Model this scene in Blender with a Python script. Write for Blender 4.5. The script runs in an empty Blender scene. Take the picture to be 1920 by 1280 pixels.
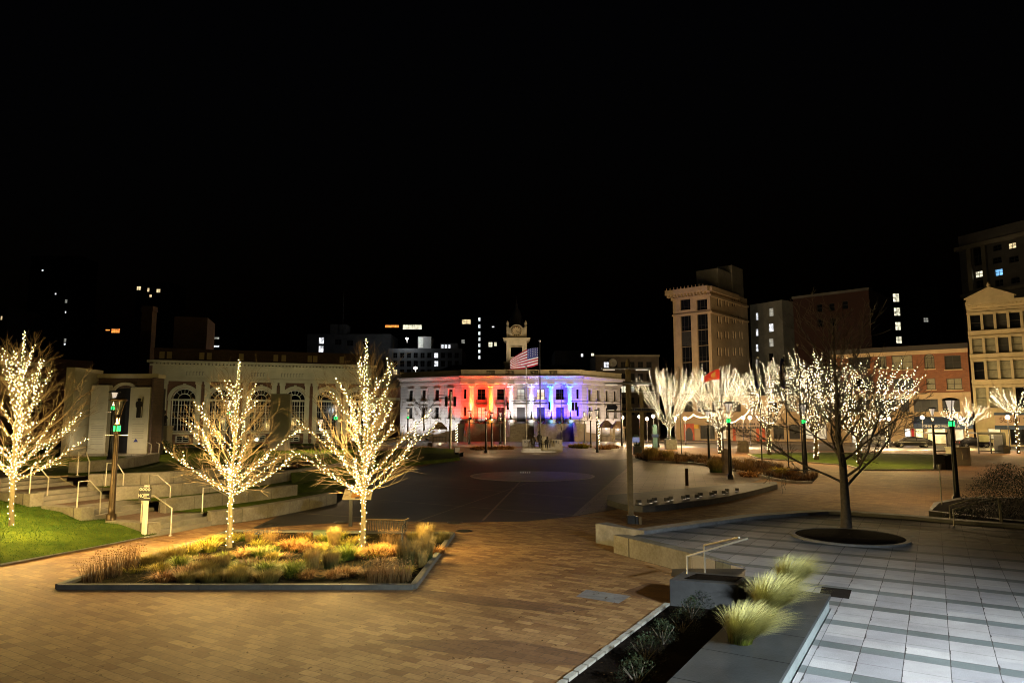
import bpy, bmesh, math, random
from mathutils import Vector, Matrix
R = math.radians
PI = math.pi
rnd = random.Random(7)
SC = bpy.context.scene
COL = SC.collection

# ------------------------------------------------------------------ camera
CAMZ = 3.8
F = 1280.0                       # focal length in pixels of the 1920 px wide photograph (24 mm)
PITCH = math.atan(148.0 / F)
cam = bpy.data.cameras.new("camera")
cam.lens = 24.0
cam.sensor_width = 36.0
cam.clip_start = 0.1
cam.clip_end = 3000
camo = bpy.data.objects.new("camera", cam)
camo.location = (0, 0, CAMZ)
camo.rotation_euler = (R(90) + PITCH, 0, 0)
COL.objects.link(camo)
SC.camera = camo

# ------------------------------------------------------------------ night sky
w = bpy.data.worlds.new("World")
SC.world = w
w.use_nodes = True
wn = w.node_tree
bg = wn.nodes["Background"]
sky = wn.nodes.new("ShaderNodeTexSky")
sky.sky_type = 'NISHITA'
sky.sun_disc = False
sky.sun_elevation = R(-4)
sky.sun_rotation = R(200)
wn.links.new(sky.outputs[0], bg.inputs[0])
bg.inputs[1].default_value = 0.02

# ------------------------------------------------------------------ exposure and sampling
SC.view_settings.view_transform = 'Standard'
SC.view_settings.look = 'None'
SC.view_settings.exposure = 1.0
SC.view_settings.gamma = 1.0
SC.view_settings.use_curve_mapping = False
cy = SC.cycles
cy.use_denoising = True
cy.pixel_filter_type = 'BLACKMAN_HARRIS'
cy.filter_width = 1.05
cy.denoising_prefilter = 'ACCURATE'
cy.max_bounces = 5
cy.diffuse_bounces = 3
cy.glossy_bounces = 3
cy.transmission_bounces = 3
cy.sample_clamp_indirect = 3.0
cy.sample_clamp_direct = 0.0
cy.caustics_reflective = False
cy.caustics_refractive = False

# ------------------------------------------------------------------ pixel <-> place helpers
_c, _s = math.cos(PITCH), math.sin(PITCH)
def ray(px, py):
    x = (px - 960.0) / F
    y = -(py - 640.0) / F
    return Vector((x, _c - y * _s, _s + y * _c))
def G(px, py, z=0.0):
    d = ray(px, py)
    t = (z - CAMZ) / d.z
    return Vector((d.x * t, d.y * t, z))
def AT(px, py, Y):
    d = ray(px, py)
    t = Y / d.y
    return Vector((d.x * t, Y, CAMZ + d.z * t))

# ------------------------------------------------------------------ object helpers
def tag(o, label=None, cat=None, group=None, kind=None):
    if label: o['label'] = label
    if cat: o['category'] = cat
    if group: o['group'] = group
    if kind: o['kind'] = kind
    return o
def thing(name, label, cat, loc=(0, 0, 0), rotz=0.0, group=None):
    o = bpy.data.objects.new(name, None)
    o.empty_display_size = 0.2
    o.location = loc
    o.rotation_euler = (0, 0, rotz)
    COL.objects.link(o)
    return tag(o, label, cat, group)
def link(name, me, parent=None, loc=None, rotz=None):
    o = bpy.data.objects.new(name, me)
    COL.objects.link(o)
    if parent is not None: o.parent = parent
    if loc is not None: o.location = loc
    if rotz is not None: o.rotation_euler = (0, 0, rotz)
    return o
def copy_tree(o, parent=None):
    c = o.copy()
    COL.objects.link(c)
    if parent is not None: c.parent = parent
    for ch in list(o.children):
        copy_tree(ch, c)
    return c

class MB:
    """collects faces for one mesh"""
    def __init__(s):
        s.v = []; s.f = []; s.m = []; s.sm = []
    def add(s, vs, fs, mi=0, smooth=False):
        b = len(s.v)
        s.v.extend([tuple(p) for p in vs])
        for f in fs:
            s.f.append([b + i for i in f]); s.m.append(mi); s.sm.append(smooth)
    def quad(s, a, b, c, d, mi=0):
        s.add([a, b, c, d], [(0, 1, 2, 3)], mi)
    def box(s, x0, x1, y0, y1, z0, z1, mi=0):
        s.add([(x0,y0,z0),(x1,y0,z0),(x1,y1,z0),(x0,y1,z0),(x0,y0,z1),(x1,y0,z1),(x1,y1,z1),(x0,y1,z1)],
              [(0,3,2,1),(4,5,6,7),(0,1,5,4),(1,2,6,5),(2,3,7,6),(3,0,4,7)], mi)
    def cbox(s, c, sx, sy, sz, rot=0, mi=0):
        ca, sa = math.cos(rot), math.sin(rot)
        vs = []
        for z in (-.5, .5):
            for x, y in ((-.5,-.5),(.5,-.5),(.5,.5),(-.5,.5)):
                X, Y = x*sx, y*sy
                vs.append((c[0]+X*ca-Y*sa, c[1]+X*sa+Y*ca, c[2]+z*sz))
        s.add(vs, [(0,3,2,1),(4,5,6,7),(0,1,5,4),(1,2,6,5),(2,3,7,6),(3,0,4,7)], mi)
    def prism(s, pts, z0, z1, mi=0, mtop=None):
        """vertical prism over a polygon; z1 may be a list"""
        n = len(pts)
        zt = z1 if isinstance(z1, (list, tuple)) else [z1]*n
        zb = z0 if isinstance(z0, (list, tuple)) else [z0]*n
        vs = [(p[0], p[1], zb[i]) for i, p in enumerate(pts)] + [(p[0], p[1], zt[i]) for i, p in enumerate(pts)]
        s.add(vs, [tuple(range(n, 2*n))], mi if mtop is None else mtop)
        s.add(vs, [tuple(range(n-1, -1, -1))] + [(i, (i+1) % n, n+(i+1) % n, n+i) for i in range(n)], mi)
    def strip(s, pts, width, z0, z1, mi=0):
        """a wall of given width along a polyline (pts = (x,y) or (x,y,ztop))"""
        n = len(pts)
        L, Rr = [], []
        for i in range(n):
            a = Vector(pts[max(i-1, 0)][:2]); b = Vector(pts[min(i+1, n-1)][:2])
            t = (b - a).normalized()
            nn = Vector((-t.y, t.x))
            p = Vector(pts[i][:2])
            L.append(p + nn*width/2); Rr.append(p - nn*width/2)
        def zt(i): return pts[i][2] if len(pts[i]) > 2 else z1
        def zb(i): return pts[i][3] if len(pts[i]) > 3 else z0
        vs = []
        for i in range(n):
            vs += [(L[i].x, L[i].y, zb(i)), (Rr[i].x, Rr[i].y, zb(i)), (Rr[i].x, Rr[i].y, zt(i)), (L[i].x, L[i].y, zt(i))]
        fs = []
        for i in range(n-1):
            a, b = 4*i, 4*i+4
            fs += [(a+3, a+2, b+2, b+3), (a, a+3, b+3, b), (a+2, a+1, b+1, b+2), (a+1, a, b, b+1)]
        fs += [(0, 1, 2, 3), (4*n-4, 4*n-1, 4*n-2, 4*n-3)]
        s.add(vs, fs, mi)
    def tube(s, pts, rad, n=6, mi=0, cap=True, smooth=True):
        """tube along points; rad scalar or list"""
        m = len(pts)
        P = [Vector(p) for p in pts]
        rs = rad if isinstance(rad, (list, tuple)) else [rad]*m
        vs = []
        up = None
        for i in range(m):
            t = (P[min(i+1, m-1)] - P[max(i-1, 0)])
            if t.length < 1e-9: t = Vector((0, 0, 1))
            t.normalize()
            if up is None:
                up = Vector((1, 0, 0)) if abs(t.x) < .8 else Vector((0, 1, 0))
            a = (up - t * up.dot(t))
            if a.length < 1e-6: a = t.orthogonal()
            a.normalize(); up = a
            b = t.cross(a)
            for k in range(n):
                an = 2*PI*k/n
                vs.append(P[i] + (a*math.cos(an) + b*math.sin(an))*rs[i])
        fs = [(i*n+k, i*n+(k+1) % n, (i+1)*n+(k+1) % n, (i+1)*n+k) for i in range(m-1) for k in range(n)]
        s.add(vs, fs, mi, smooth)
        if cap:
            s.add(vs, [tuple(range(n-1, -1, -1)), tuple(range((m-1)*n, m*n))], mi)
    def lathe(s, prof, c=(0, 0, 0), n=16, mi=0, smooth=True, caps=True):
        """prof = [(r,z)...]"""
        vs = []
        for r, z in prof:
            for k in range(n):
                a = 2*PI*k/n
                vs.append((c[0]+r*math.cos(a), c[1]+r*math.sin(a), c[2]+z))
        m = len(prof)
        fs = [(i*n+k, i*n+(k+1) % n, (i+1)*n+(k+1) % n, (i+1)*n+k) for i in range(m-1) for k in range(n)]
        s.add(vs, fs, mi, smooth)
        if caps:
            s.add(vs, [tuple(range(n-1, -1, -1)), tuple(range((m-1)*n, m*n))], mi)
    def blob(s, c, rx, ry, rz, n=8, m=6, jit=0.0, mi=0, r=None, smooth=True):
        r = r or rnd
        vs = []
        for i in range(m+1):
            th = PI*i/m
            for k in range(n):
                a = 2*PI*k/n
                j = 1 + (r.random()-.5)*2*jit
                vs.append((c[0]+rx*math.sin(th)*math.cos(a)*j, c[1]+ry*math.sin(th)*math.sin(a)*j, c[2]+rz*math.cos(th)*j))
        fs = [(i*n+k, (i+1)*n+k, (i+1)*n+(k+1) % n, i*n+(k+1) % n) for i in range(m) for k in range(n)]
        s.add(vs, fs, mi, smooth)
    def octa(s, c, r, mi=0):
        x, y, z = c
        s.add([(x+r,y,z),(x-r,y,z),(x,y+r,z),(x,y-r,z),(x,y,z+r),(x,y,z-r)],
              [(0,2,4),(2,1,4),(1,3,4),(3,0,4),(2,0,5),(1,2,5),(3,1,5),(0,3,5)], mi, True)
    def mesh(s, name, mats):
        me = bpy.data.meshes.new(name)
        me.from_pydata(s.v, [], s.f)
        mats = mats if isinstance(mats, (list, tuple)) else [mats]
        for m in mats: me.materials.append(m)
        if len(mats) > 1: me.polygons.foreach_set("material_index", s.m)
        me.polygons.foreach_set("use_smooth", s.sm)
        me.update()
        return me
    def build(s, name, mats, parent=None, world=False, kind=None, bevel=0):
        """world=True: the vertices are world coordinates, moved into the parent's frame"""
        if world and parent is not None:
            M = (Matrix.Translation(parent.location) @ Matrix.Rotation(parent.rotation_euler[2], 4, 'Z')).inverted()
            s.v = [tuple(M @ Vector(p)) for p in s.v]
        me = s.mesh(name, mats)
        o = link(name, me, parent)
        if kind: o['kind'] = kind
        if bevel:
            bv = o.modifiers.new("bevel", 'BEVEL'); bv.width = bevel; bv.segments = 2; bv.limit_method = 'ANGLE'; bv.angle_limit = R(50)
        return o

# ------------------------------------------------------------------ materials
def nt(m): return m.node_tree.nodes, m.node_tree.links
def mat(name, col, rough=0.7, var=0.0, scale=2.0, bump=0.0, bscale=None, metal=0.0, spec=0.5, col2=None, detail=6):
    """principled with noise between col and col2 (or darker / lighter col)"""
    m = bpy.data.materials.new(name)
    m.use_nodes = True
    n, l = nt(m)
    b = n["Principled BSDF"]
    b.inputs['Base Color'].default_value = (*col, 1)
    b.inputs['Roughness'].default_value = rough
    b.inputs['Metallic'].default_value = metal
    b.inputs['Specular IOR Level'].default_value = spec
    if var or col2 or bump:
        tc = n.new("ShaderNodeTexCoord")
        no = n.new("ShaderNodeTexNoise")
        no.inputs['Scale'].default_value = scale
        no.inputs['Detail'].default_value = detail
        no.inputs['Roughness'].default_value = 0.65
        l.new(tc.outputs['Object'], no.inputs['Vector'])
    if var or col2:
        cr = n.new("ShaderNodeValToRGB")
        c2 = col2 or tuple(min(1, c*(1+var)) for c in col)
        c1 = col if col2 else tuple(c*(1-var) for c in col)
        cr.color_ramp.elements[0].position = 0.32; cr.color_ramp.elements[0].color = (*c1, 1)
        cr.color_ramp.elements[1].position = 0.68; cr.color_ramp.elements[1].color = (*c2, 1)
        l.new(no.outputs['Fac'], cr.inputs[0]); l.new(cr.outputs[0], b.inputs['Base Color'])
    if bump:
        nb = n.new("ShaderNodeTexNoise")
        nb.inputs['Scale'].default_value = bscale or scale*6
        nb.inputs['Detail'].default_value = 5
        l.new(tc.outputs['Object'], nb.inputs['Vector'])
        bp = n.new("ShaderNodeBump")
        bp.inputs['Strength'].default_value = bump
        bp.inputs['Distance'].default_value = 0.02
        l.new(nb.outputs['Fac'], bp.inputs['Height']); l.new(bp.outputs[0], b.inputs['Normal'])
    return m
def emis(name, col, s):
    m = bpy.data.materials.new(name)
    m.use_nodes = True
    n, l = nt(m)
    b = n["Principled BSDF"]
    b.inputs['Base Color'].default_value = (*[min(.8, c) for c in col], 1)
    b.inputs['Emission Color'].default_value = (*col, 1)
    b.inputs['Emission Strength'].default_value = s
    b.inputs['Roughness'].default_value = .4
    if name.startswith('lit_'):        # rooms behind lit windows are not evenly bright
        tc = n.new("ShaderNodeTexCoord"); no = n.new("ShaderNodeTexNoise"); no.inputs['Scale'].default_value = 1.4; no.inputs['Detail'].default_value = 4
        geo = n.new("ShaderNodeNewGeometry")
        l.new(geo.outputs['Position'], no.inputs['Vector'])
        mr = n.new("ShaderNodeMapRange"); mr.inputs['From Min'].default_value = .3; mr.inputs['From Max'].default_value = .65; mr.inputs['To Min'].default_value = s*.12; mr.inputs['To Max'].default_value = s*1.1
        l.new(no.outputs['Fac'], mr.inputs['Value']); l.new(mr.outputs[0], b.inputs['Emission Strength'])
    return m
def bricks(name, c1, c2, mortar, bw, bh, rot=0.0, msize=0.012, rough=0.8, bump=0.4, wall=None, stain=None, offset=0.5, bias=0.0, stain_scale=.25):
    """brick texture in metres; wall='x' / 'y' reads the wall's horizontal axis and z"""
    m = bpy.data.materials.new(name)
    m.use_nodes = True
    n, l = nt(m)
    b = n["Principled BSDF"]
    b.inputs['Roughness'].default_value = rough
    tc = n.new("ShaderNodeTexCoord")
    vec = tc.outputs['Object']
    if wall:
        sp = n.new("ShaderNodeSeparateXYZ"); l.new(vec, sp.inputs[0])
        ad = n.new("ShaderNodeMath"); ad.operation = 'ADD'
        l.new(sp.outputs['X'], ad.inputs[0]); l.new(sp.outputs['Y'], ad.inputs[1])
        cb = n.new("ShaderNodeCombineXYZ")
        l.new(ad.outputs[0], cb.inputs['X']); l.new(sp.outputs['Z'], cb.inputs['Y'])
        vec = cb.outputs[0]
    mp = n.new("ShaderNodeMapping")
    mp.inputs['Rotation'].default_value = (0, 0, rot)
    l.new(vec, mp.inputs[0])
    br = n.new("ShaderNodeTexBrick")
    br.offset = offset
    br.inputs['Scale'].default_value = 1.0
    br.inputs['Brick Width'].default_value = bw
    br.inputs['Row Height'].default_value = bh
    br.inputs['Mortar Size'].default_value = msize
    br.inputs['Mortar Smooth'].default_value = 0.3
    br.inputs['Bias'].default_value = bias
    br.inputs['Color1'].default_value = (*c1, 1)
    br.inputs['Color2'].default_value = (*c2, 1)
    br.inputs['Mortar'].default_value = (*mortar, 1)
    l.new(mp.outputs[0], br.inputs[0])
    no = n.new("ShaderNodeTexNoise")
    no.inputs['Scale'].default_value = stain_scale; no.inputs['Detail'].default_value = 8; no.inputs['Roughness'].default_value = .7
    l.new(tc.outputs['Object'], no.inputs['Vector'])
    cr = n.new("ShaderNodeValToRGB")
    cr.color_ramp.elements[0].position = .3; cr.color_ramp.elements[0].color = (*(stain or (.65, .65, .65)), 1)
    cr.color_ramp.elements[1].position = .7; cr.color_ramp.elements[1].color = (1.1, 1.1, 1.1, 1)
    l.new(no.outputs['Fac'], cr.inputs[0])
    mx = n.new("ShaderNodeMix"); mx.data_type = 'RGBA'; mx.blend_type = 'MULTIPLY'; mx.inputs['Factor'].default_value = 1.0
    l.new(br.outputs['Color'], mx.inputs['A']); l.new(cr.outputs[0], mx.inputs['B'])
    # grain
    ng = n.new("ShaderNodeTexNoise"); ng.inputs['Scale'].default_value = 14; ng.inputs['Detail'].default_value = 4
    l.new(tc.outputs['Object'], ng.inputs['Vector'])
    cg = n.new("ShaderNodeValToRGB")
    cg.color_ramp.elements[0].position = .25; cg.color_ramp.elements[0].color = (.8, .8, .8, 1)
    cg.color_ramp.elements[1].position = .75; cg.color_ramp.elements[1].color = (1.15, 1.15, 1.15, 1)
    l.new(ng.outputs['Fac'], cg.inputs[0])
    m2 = n.new("ShaderNodeMix"); m2.data_type = 'RGBA'; m2.blend_type = 'MULTIPLY'; m2.inputs['Factor'].default_value = 1.0
    l.new(mx.outputs['Result'], m2.inputs['A']); l.new(cg.outputs[0], m2.inputs['B'])
    l.new(m2.outputs['Result'], b.inputs['Base Color'])
    bp = n.new("ShaderNodeBump"); bp.inputs['Strength'].default_value = bump; bp.inputs['Distance'].default_value = .02
    mh = n.new("ShaderNodeMath"); mh.operation = 'MULTIPLY_ADD'; mh.inputs[1].default_value = -1.0
    l.new(br.outputs['Fac'], mh.inputs[0])
    mg = n.new("ShaderNodeMath"); mg.operation = 'MULTIPLY'; mg.inputs[1].default_value = .35
    l.new(ng.outputs['Fac'], mg.inputs[0]); l.new(mg.outputs[0], mh.inputs[2])
    l.new(mh.outputs[0], bp.inputs['Height']); l.new(bp.outputs[0], b.inputs['Normal'])
    return m
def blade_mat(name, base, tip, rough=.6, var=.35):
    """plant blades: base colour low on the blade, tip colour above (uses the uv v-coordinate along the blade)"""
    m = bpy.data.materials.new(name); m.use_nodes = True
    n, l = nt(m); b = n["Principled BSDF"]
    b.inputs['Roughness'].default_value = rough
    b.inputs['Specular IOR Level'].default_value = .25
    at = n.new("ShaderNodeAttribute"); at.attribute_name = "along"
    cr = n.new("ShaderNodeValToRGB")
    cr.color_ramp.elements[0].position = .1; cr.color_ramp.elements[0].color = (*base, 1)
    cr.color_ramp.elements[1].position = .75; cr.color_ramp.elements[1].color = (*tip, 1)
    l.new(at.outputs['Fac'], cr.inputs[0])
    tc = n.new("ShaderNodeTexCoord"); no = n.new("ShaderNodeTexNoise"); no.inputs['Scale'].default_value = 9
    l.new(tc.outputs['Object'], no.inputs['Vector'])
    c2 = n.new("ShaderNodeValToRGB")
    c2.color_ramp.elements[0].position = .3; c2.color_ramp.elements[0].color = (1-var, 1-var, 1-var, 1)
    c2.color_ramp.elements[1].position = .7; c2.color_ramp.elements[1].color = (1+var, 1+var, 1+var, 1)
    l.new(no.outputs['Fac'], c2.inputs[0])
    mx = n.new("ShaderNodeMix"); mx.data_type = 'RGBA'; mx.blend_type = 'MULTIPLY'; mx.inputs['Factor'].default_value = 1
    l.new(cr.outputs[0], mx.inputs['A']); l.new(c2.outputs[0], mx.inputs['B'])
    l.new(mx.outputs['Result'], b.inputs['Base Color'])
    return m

M = {}
M['concrete'] = bricks('concrete', (.30, .275, .21), (.26, .24, .185), (.09, .08, .06), 1.7, 9, 0, .012, .85, .5, 'x', (.55, .52, .45), stain_scale=1.1)
M['granite'] = mat('granite', (.20, .20, .20), .6, .3, 3, .2, 40)
M['granite_light'] = mat('granite_light', (.36, .34, .29), .65, .18, 2.5, .2, 50)
M['stone_dark'] = mat('stone_dark', (.075, .075, .075), .6, .3, 2.5, .25, 30)
M['limestone'] = mat('limestone', (.46, .42, .29), .8, .15, .8, .15, 20)
M['white_stone'] = bricks('white_stone', (.56, .54, .50), (.52, .50, .47), (.34, .33, .31), 3.0, .62, 0, .03, .75, .5, 'x', (.85, .85, .85))
M['white_plain'] = mat('white_plain', (.56, .54, .50), .75, .08, 1, .1, 20)
M['tan_stone'] = mat('tan_stone', (.45, .33, .19), .8, .15, .5, .1, 10)
M['cream_stone'] = mat('cream_stone', (.46, .38, .22), .8, .15, .6, .1, 10)
M['conc_wall'] = mat('conc_wall', (.22, .21, .17), .85, .3, .25, .1, 4)
M['dark_conc'] = mat('dark_conc', (.11, .11, .11), .85, .3, .3)
M['black_wall'] = mat('black_wall', (.012, .012, .014), .8, .3, .2)
M['brick_red'] = bricks('brick_red', (.21, .08, .033), (.28, .11, .045), (.15, .10, .075), .42, .14, 0, .012, .85, .3, 'x', (.75, .7, .7))
M['brick_dark'] = bricks('brick_dark', (.042, .015, .011), (.055, .019, .014), (.03, .02, .018), .42, .14, 0, .012, .85, .3, 'x', (.7, .7, .7))
M['brick_museum'] = bricks('brick_museum', (.14, .06, .03), (.18, .075, .038), (.13, .10, .07), .3, .1, 0, .01, .85, .3, 'x')
M['roof_dark'] = mat('roof_dark', (.012, .012, .013), .6, .3, .6)
M['glass'] = mat('glass', (.008, .009, .011), .06, spec=.6)
M['glass_grey'] = mat('glass_grey', (.05, .05, .045), .08, .2, .6, spec=.6)
M['blind'] = mat('blind', (.26, .25, .17), .25, .2, 1.5, spec=.5)
M['frame_dark'] = mat('frame_dark', (.035, .03, .025), .5)
M['frame_white'] = mat('frame_white', (.55, .52, .44), .6)
M['metal_black'] = mat('metal_black', (.012, .012, .012), .35, .3, 5, spec=.5)
M['metal_bronze'] = mat('metal_bronze', (.07, .045, .02), .35, .3, 4, metal=.6)
M['steel'] = mat('steel', (.55, .53, .48), .3, .1, 8, metal=.85)
M['bronze'] = mat('bronze', (.03, .026, .018), .45, .4, 3, .3, 12, metal=.5)
M['wood_pole'] = mat('wood_pole', (.13, .105, .06), .75, .3, 4, .3, 25)
M['mulch'] = mat('mulch', (.010, .007, .005), 1.0, .7, 9, 1.0, 40, spec=.03)
M['soil_green'] = mat('soil_green', (.016, .014, .006), 1.0, .7, 6, 1.0, 40, spec=.03)
M['twig_far'] = mat('twig_far', (.045, .033, .016), .9, .3, 2, spec=.1)
M['white_paint'] = mat('white_paint', (.75, .72, .62), .5, .08, 6)
M['black_paint'] = mat('black_paint', (.012, .010, .009), .45)
M['lawn'] = mat('lawn', (.030, .055, .005), .95, .0, 1.6, .9, 60, col2=(.10, .135, .014), spec=.05, detail=9)
M['bulb'] = emis('bulb', (1.0, .76, .30), 18.0)
M['bulb_far'] = emis('bulb_far', (1.0, .80, .46), 9.5)
M['wire'] = mat('wire', (.03, .03, .02), .6)
M['bark_lit'] = mat('bark_lit', (.11, .09, .045), .85, .3, 8, .4, 30)
M['bark_dark'] = mat('bark_dark', (.13, .11, .085), .85, .35, 8, .5, 30)
M['twig'] = mat('twig', (.17, .12, .065), .8, .3, 3)
M['green_glow'] = emis('green_glow', (.02, 1.0, .17), 1.1)
M['lamp_glow'] = emis('lamp_glow', (1.0, .86, .72), 1.2)
M['globe_glow'] = emis('globe_glow', (1.0, .9, .78), 12.0)
M['lens'] = emis('lens', (1.0, .82, .66), .30)
M['lit_warm'] = emis('lit_warm', (1.0, .78, .42), .7)
M['lit_cream'] = emis('lit_cream', (1.0, .95, .68), .72)
M['lit_white'] = emis('lit_white', (.92, .95, 1.0), .8)
M['lit_blue'] = emis('lit_blue', (.22, .55, .95), .75)
M['lit_orange'] = emis('lit_orange', (1.0, .32, .06), .9)
M['lit_dim'] = emis('lit_dim', (.8, .8, .7), .22)
# ================================================================== SETTING: ground, paving, road, lawns
ANG = R(31.5)
CX, CYY = math.sin(ANG), math.cos(ANG)             # terrace axis, away from the camera
def TA(a, b):                                       # a along the axis, b to its right
    return (a*CX + b*CYY, a*CYY - b*CX)

def sheet(name, pts, z, m, kind='structure', th=None):
    mb = MB()
    pts = list(pts)
    if sum(pts[i][0]*pts[(i+1) % len(pts)][1] - pts[(i+1) % len(pts)][0]*pts[i][1] for i in range(len(pts))) < 0: pts = pts[::-1]
    P = [(p[0], p[1]) for p in pts]
    zs = [p[2] if len(p) > 2 else z for p in pts]
    if th is None:
        mb.add([(p[0], p[1], zs[i]) for i, p in enumerate(P)], [tuple(range(len(P)))])
    else:
        mb.prism(P, z - th, zs)
    o = mb.build(name, m)
    o['kind'] = kind
    return o
def gp(L, z=0.0):
    return [tuple(G(p[0], p[1], p[2])) if len(p) > 2 else tuple(G(p[0], p[1], z))[:2] for p in L]

M['asphalt'] = mat('asphalt', (.045, .043, .042), .42, .25, .6, .25, 30, spec=.5)
M['ground'] = mat('ground', (.03, .03, .03), .9, .3, .2)
M['brick_paving'] = bricks('brick_paving', (.27, .135, .05), (.51, .315, .13), (.20, .115, .05), .36, .18, R(31.5), .006, .72, .45, None, (.48, .42, .35), stain_scale=.3)
M['far_paving'] = bricks('far_paving', (.25, .115, .055), (.33, .165, .085), (.16, .09, .05), .42, .2, R(20), .006, .75, .3, None, (.6, .55, .5), stain_scale=.1)
M['dark_paving'] = bricks('dark_paving', (.040, .036, .028), (.060, .052, .040), (.085, .075, .06), 1.2, .6, R(31), .010, .58, .25, None, (.6, .6, .6), stain_scale=.15)
M['panel_paving'] = bricks('panel_paving', (.19, .145, .105), (.25, .195, .145), (.06, .05, .04), 1.2, .6, R(14), .018, .55, .25, None, (.5, .48, .46), stain_scale=.2)
M['light_joint'] = mat('light_joint', (.22, .19, .14), .7, .2, 2)
M['wet_ring'] = mat('wet_ring', (.17, .15, .14), .45, .3, .8, .1, 10)

sheet('ground', [(-900, -60), (900, -60), (900, 1400), (-900, 1400)], -.06, M['ground'])
sheet('brick_plaza', [(-70, -8), (30, -8), (30, 52), (-70, 84)], 0, M['brick_paving'])
sheet('brick_walkway', [(30.0, -8), (190, -8), (190, 240), (-120, 240), (-120, 100), (-70, 84), (30, 52)], 0, M['far_paving'])
sheet('street', [(-90, 104), (-14, 103), (20, 101), (40, 88), (140, 82), (150, 104), (44, 112), (24, 126), (-14, 127), (-90, 150)], 0.006, M['asphalt'])
# pavement with a kerb along the far side of the street
mb = MB()
mb.prism([(24, 126.05), (44, 112.05), (150, 104.05), (160, 130), (60, 160), (24, 160)], -.06, .13)
mb.prism([(-90, 150.05), (-14, 127.05), (23.9, 126.05), (23.9, 160), (-90, 175)], -.06, .13)
M['pavement'] = mat('pavement', (.17, .135, .105), .6, .2, .6, .2, 20)
tag(mb.build('pavement', M['pavement']), kind='structure')
# dark round plaza
sheet('dark_plaza', gp([(470, 991), (560, 984), (700, 976), (860, 979), (985, 977), (1075, 968), (1190, 948), (1300, 926), (1400, 906),
                        (1480, 885), (1440, 868), (1300, 857), (1150, 850), (1000, 850), (860, 856), (770, 880), (660, 915), (560, 950)]), .004, M['dark_paving'])
sheet('concrete_panels', gp([(1076, 967), (1190, 947.4), (1300, 925.4), (1400, 905.4), (1479, 885), (1440, 868.5), (1330, 859), (1215, 858.5), (1186, 868), (1160, 891)]), .008, M['panel_paving'])
sheet('plaza_edge_paving', gp([(866, 856), (872, 841), (1000, 839), (1170, 838), (1205, 857.5), (1160, 861), (1000, 860)]), .008, M['panel_paving'])
mb = MB()
for a, b, ww in (((905, 976), (975, 903), .10), ((700, 936), (1150, 972), .09), ((560, 962), (905, 986), .08), ((1075, 967.4), (1161, 890), .10), ((735, 905), (905, 918), .08),
                 ((905, 918), (1100, 935), .08), ((1234, 914), (1255, 868), .10), ((760, 985), (990, 905), .07), ((1120, 880), (1330, 893), .09), ((1090, 905), (1290, 924), .09)):
    A, B = G(*a), G(*b)
    z = .012
    d = (B - A).normalized(); nn = Vector((-d.y, d.x, 0)) * ww/2
    mb.add([(A+nn)[:2] + (z,), (A-nn)[:2] + (z,), (B-nn)[:2] + (z,), (B+nn)[:2] + (z,)], [(0, 1, 2, 3)])
tag(mb.build('plaza_joints', M['light_joint']), kind='structure')

# patches in the brick paving: shadow bands painted as darker brick, red patch by the planter
M['brick_dark_and_shadow'] = bricks('brick_dark_and_shadow', (.17, .085, .035), (.25, .13, .055), (.12, .07, .04), .42, .21, R(31.5), .007, .72, .5, None, (.6, .55, .5), stain_scale=.4)
def band(name, px, z=.004): sheet(name, gp(px), z, M['brick_dark_and_shadow'])
band('shadow_band', [(700, 1199), (960, 1200), (1118, 1228), (1095, 1248), (960, 1240), (800, 1218)])
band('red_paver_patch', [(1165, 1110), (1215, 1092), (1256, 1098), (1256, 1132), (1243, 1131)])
band('shadow_strip', [(780, 1104), (960, 1123), (1115, 1142), (1040, 1148), (900, 1134), (770, 1112)])
# brick soldier course along the shrub bed
sheet('edge_course', gp([(1050, 1280), (1246, 1131), (1256, 1133), (1062, 1280)]), .008, M['brick_dark_and_shadow'])

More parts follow.
